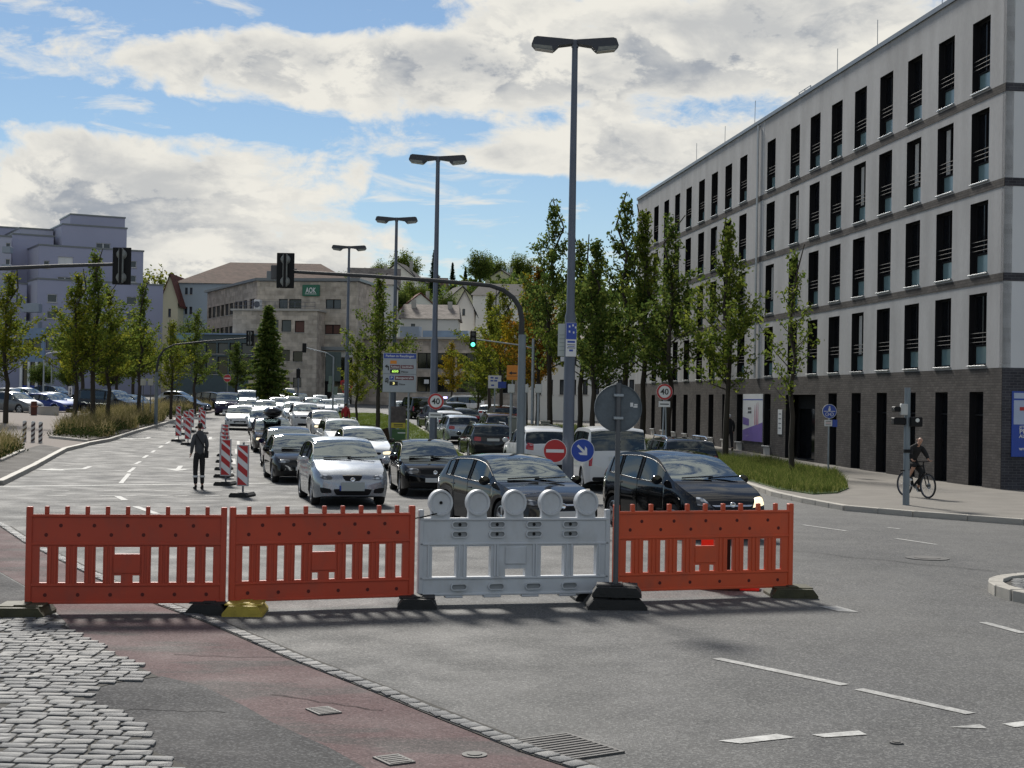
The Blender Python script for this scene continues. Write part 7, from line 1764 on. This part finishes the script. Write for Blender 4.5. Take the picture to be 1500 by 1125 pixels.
MB().bbox(-1.12, 1.12, -.25, 0, -.72, .72, .04).build('panel', mat('sign_green', (.012, .115, .065), .4, var=.05), sg); lettering('AOK', .95, M_SWHITE, sg, (0, -.27, -.02), fit=1.35); MB().box(-.75, .75, -.262, -.252, -.47, -.41).build('underline', M_SWHITE, sg)
# roof clutter
MB().bbox(X(376), X(398), 3, 6, top+.3, top+1.5, .05, M=wf.M).build('roof_unit', M_ROOFM, t)
# --- low wing to the right
t = bthing('low_wing', 'low brown stone wing with large windows right of the stone office')
a, b = edge(519, 192), edge(760, 186); w = Wall(t, a, b, 0, 1); h_ = lambda py: zt(620, py, 190); s2 = w.L/241; X2 = lambda px: (px-519)*s2; zb = Z(*a)-1
hs = [(X2(x), X2(x+26), h_(540), h_(517), M_GLASSD) for x in range(612, 750, 29)]+[(X2(x), X2(x+26), h_(574), h_(552), M_GLASSD) for x in range(612, 750, 29)]+[(X2(x), X2(x+20), h_(541), h_(520), M_GLASSD) for x in (526, 550, 574)]
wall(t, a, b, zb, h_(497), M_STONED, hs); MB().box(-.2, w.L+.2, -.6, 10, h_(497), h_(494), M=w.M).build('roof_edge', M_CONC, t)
for px in (622, 631, 652, 700): MB().box(X2(px), X2(px+7), .12, .14, h_(562), h_(556), M=w.M).build('paper_sheet', M_SWHITE, t)
MB().box(X2(616), X2(682), .8, 1.6, h_(493.5), h_(484), M=w.M).build('roof_light', mat('roof_light_blue', (.20, .27, .38), .3, var=.2, scale=.8), t); MB().box(X2(582), X2(610), .8, 2, h_(493.5), h_(478), M=w.M).build('roof_unit', M_BALC, t)
# --- gabled and hipped houses
def house(name, label, pxl, pxr, D, py_eave, py_ridge, m, roofm, depth=10, hip=0.0, gable=False, wins=(), ridge=None, chim=(), overhang=.4, Dr=None, base=None):
    t = bthing(name, label); a, b = edge(pxl, D), edge(pxr, Dr or D); w = Wall(t, a, b, 0, 1); L = w.L; zb = (Z(*a)-1) if base is None else base
    ze, zr = zt(pxl, py_eave, D), zt((pxl+pxr)/2, py_ridge, D+(0 if gable else depth/2)); s_ = L/(pxr-pxl)
    hs = [((x0-pxl)*s_, (x1-pxl)*s_, zt(x0, y1, D), zt(x0, y0, D)) for x0, x1, y0, y1 in wins]
    wall(t, a, b, zb, ze, m, hs, 'wall')
    MB().box(0, .25, .26, depth, zb, ze, M=w.M).box(L-.25, L, .26, depth, zb, ze, M=w.M).box(.25, L-.25, depth-.2, depth, zb, ze, M=w.M).build('side_wall', m, t)
    o_ = overhang; r = MB()
    if gable:   # ridge runs away from the camera
        MB().prism([(0, ze), (L, ze), (L/2, zr)], 0, .25, M=w.M).build('gable', m, t)
        for sg in (0, 1):
            x0, xm = (-o_, L/2) if sg == 0 else (L+o_, L/2); dz = (zr-ze)/(L/2)*o_
            P = [Vector((x0, -o_, ze-dz)), Vector((xm, -o_, zr)), Vector((xm, depth+o_, zr)), Vector((x0, depth+o_, ze-dz))]
            r.add([w.M @ p for p in P]+[w.M @ (p+Vector((0, 0, .22))) for p in P], [(0, 1, 2, 3), (7, 6, 5, 4), (0, 4, 5, 1), (1, 5, 6, 2), (2, 6, 7, 3), (3, 7, 4, 0)])
    else:
        h_ = hip*L; P = [Vector((-o_, -o_, ze)), Vector((L+o_, -o_, ze)), Vector((L+o_, depth+o_, ze)), Vector((-o_, depth+o_, ze)), Vector((h_, depth/2, zr)), Vector((L-h_, depth/2, zr))]
        r.add([w.M @ p for p in P], [(0, 1, 5, 4), (2, 3, 4, 5), (1, 2, 5), (3, 0, 4), (0, 3, 2, 1)])
    rf = r.build('roof', roofm, t)
    for px, up in chim: x = (px-pxl)*s_; MB().bbox(x-.35, x+.35, depth*.35, depth*.35+.7, ze+(zr-ze)*.4, zr+up, .03, M=w.M).build('chimney', M_CONC, rf)
    return t
house('hipped_house', 'large blue grey house with a brown hipped roof behind the stone office', 256, 520, 232, 414, 385, M_BLUEH, M_TILE, 16, .24, wins=[(268, 272, 421, 431), (275, 279, 421, 431), (268, 272, 449, 460), (275, 279, 449, 460), (330, 336, 421, 431)], chim=((352, -1.5), (420, -1)))
house('gable_house', 'pale yellow gabled house left of the hipped house', 234, 258, 228, 438, 402, M_CREAM, M_TILER, 14, gable=True, wins=[(244, 248, 452, 464), (244, 248, 478, 488)])
house('white_house', 'white house with grey tiled roof and skylights behind the low wing', 585, 668, 225, 466, 446, M_WHITEP, M_TILEG, 11, 0, wins=[(600, 606, 474, 484)], chim=((601, .6), (655, .4)))
house('balcony_house', 'white block with dark balconies right of the stone office', 519, 572, 222, 416, 402, M_WHITEP, M_TILED, 11, .12, wins=[(522, 532, 441, 452), (524, 531, 464, 474), (536, 548, 441, 452)], chim=())
house('steep_house', 'white gabled house with steep dark roof behind the yellow trees', 664, 692, 240, 452, 426, M_WHITEP, M_TILED, 14, gable=True, wins=[(668, 672, 452, 462), (675, 679, 452, 462), (668, 672, 476, 484)])
house('steep_house', 'white gabled house half hidden by the autumn trees', 715, 742, 236, 450, 428, M_WHITEP, M_TILED, 14, gable=True, wins=[(724, 729, 454, 462)])
house('pale_row_house', 'pale plaster house behind the trees beyond the grey building', 770, 935, 128, 500, 478, M_WHITEP, M_TILEG, 12, .1, wins=[(x, x+7, y, y+22) for x in range(785, 925, 17) for y in (512, 556)])
house('long_roof_house', 'dark roofed house behind the curved signal arm', 690, 800, 262, 432, 416, M_WHITEP, M_TILED, 14, .1)
# --- hillside with more houses and trees
def hill():
    n = 60; m = MB(); vs = []; fs_ = []
    ys = [240, 300, 360, 440, 540, 700, 1000]
    def hz(x, y):
        base = Z(x, y); r_ = 30*math.exp(-((x+5)/115)**2)*(1/(1+math.exp(-(y-335)/28))); return base-.5+r_+1.5*math.sin(x*.02)
    for j, y in enumerate(ys):
        for i in range(n+1):
            x = -500+1000*i/n; vs.append((x, y, hz(x, y)-(2 if j == 0 else 0)))
    for j in range(len(ys)-1):
        for i in range(n): a = j*(n+1)+i; fs_.append((a, a+1, a+n+2, a+n+1))
    o = m.add(vs, fs_).build('hill', mat('hill_grass', (.05, .075, .025), .95, var=.35, scale=.03), None, 60); structure(o); return hz
HZ = hill()
def hillpt(px, D): p = at(px, 560, D); return Vector((p.x, p.y, HZ(p.x, p.y)))
def hill_house(px, D, w_, h_, rh, m, rm, lb, rz=0, gable=True):
    p = hillpt(px, D); t = thing('hill_house', lb, 'house', (p.x, p.y, p.z-.6), rz, 'houses on the hillside')
    hs = [(-w_/2+w_*(.12+.3*k), -w_/2+w_*(.12+.3*k)+1.0, z, z+1.3) for k in range(3) for z in (1.6, 4.4) if z+1.5 < h_]
    MB().slab(-w_/2, w_/2, 0, h_, hs, -4, -3.8, back=False).box(-w_/2, -w_/2+.2, -3.79, 4, 0, h_).box(w_/2-.2, w_/2, -3.79, 4, 0, h_).box(-w_/2+.2, w_/2-.2, 3.8, 4, 0, h_).build('wall', m, t)
    for x0, x1, z0, z1 in hs: f = MB().box(x0, x1, -3.87, -3.82, z0, z1).build('window', M_GLASSD, t)
    if gable:
        MB().prism([(-w_/2, h_), (w_/2, h_), (0, h_+rh-.3)], -4, 4).build('gable', m, t)
        r = MB().prism([(-w_/2-.4, h_-.3), (0, h_+rh-.25), (w_/2+.4, h_-.3), (w_/2+.4, h_-.05), (0, h_+rh), (-w_/2-.4, h_-.05)], -4.4, 4.4)
    else: r = MB().prism([(-4.4, h_-.1), (4.4, h_-.1), (0, h_+rh)], -w_/2-.4, w_/2+.4, axis='X')
    rf = r.build('roof', rm, t); MB().bbox(w_*.2, w_*.2+.7, -.3, .4, h_+rh*.3, h_+rh+.6, .03).build('chimney', M_CONC, rf)
for i, a in enumerate(((610, 330, 9, 6, 4, M_WHITEP, M_TILER, 'small hillside house with red roof above the white house', .2, True), (668, 345, 7, 5, 3.5, M_CREAM, M_TILED, 'cream hillside house behind the second lamp post', .3, True), 
                       (585, 380, 11, 6, 4.5, M_WHITEP, M_TILED, 'hillside house near the third lamp post', -.2, True), (545, 360, 12, 7, 4.5, M_WHITEP, M_TILEG, 'grey roofed house above the balcony block', .1, False), (630, 450, 9, 5, 3, M_WHITEP, M_TILE, 'ridge house with brown roof among trees', .1, False), (735, 430, 9, 5, 3, M_CREAM, M_TILED, 'ridge house at the right with dark roof', -.2, True))): hill_house(*a)
for i, (k, lf, px, D, Hh, lb) in enumerate((('conifer', L_CONIF, 350, 420, 17, 'tall conifer on the ridge above the hipped roof'), ('conifer', L_CONIF, 633, 400, 13, 'tall conifer on the ridge beside the second lamp post'), ('conifer', L_CONIF, 660, 420, 10, 'conifer on the ridge right of the tall one'), ('conifer', L_CONIF, 679, 425, 9, 'rightmost conifer on the ridge'), ('conifer', L_CONIF, 322, 430, 12, 'small conifer on the ridge at the far left'), ('conifer', L_CONIF, 272, 440, 13, 'conifer tip above the yellow gable house'),
        ('broad', L_DARK, 300, 400, 13, 'dark ridge tree left of the tall conifer'), ('broad', L_GREEN, 605, 340, 12, 'bright hillside tree by the small red roof'), ('broad', L_DARK, 575, 330, 13, 'dark hillside tree by the third lamp post'), ('broad', L_GREEN, 590, 400, 14, 'ridge tree behind the hillside house'), ('broad', L_DARK, 650, 330, 11, 'dark hillside tree behind the white house'), ('broad', L_GREEN, 555, 420, 13, 'ridge tree above the balcony block'), ('broad', L_DARK, 700, 400, 13, 'dark ridge tree above the steep gable'), ('broad', L_GREEN, 720, 440, 14, 'ridge tree near the right end'), ('broad', L_DARK, 510, 430, 12, 'dark ridge tree left of the grey roof'), ('broad', L_GREEN, 760, 440, 14, 'ridge tree behind the autumn trees'))):
    p = hillpt(px, D); tree(k, lf, 0, 0, Hh, lb, i, 1.0 if k == 'broad' else .8, xyz=p, name='hill_tree', group='trees on the hillside', base_up=-.3)
# far wood that reads as one mass
rg = np.random.default_rng(77); cs = []
for _ in range(900):
    x = rg.uniform(-150, 150); y = rg.uniform(395, 520); z = HZ(x, y)
    for k in range(5): cs.append((x+rg.normal(0, 2.2), y+rg.normal(0, 2.2), z+rg.uniform(.3, 4.0)))
o = obj('hill_wood', quads_mesh('hill_wood', leaf_cloud(cs, 9, (1.1, 1.1, .9), .75, 78), L_DARK)); stuff(o, 'dark wood along the far ridge')
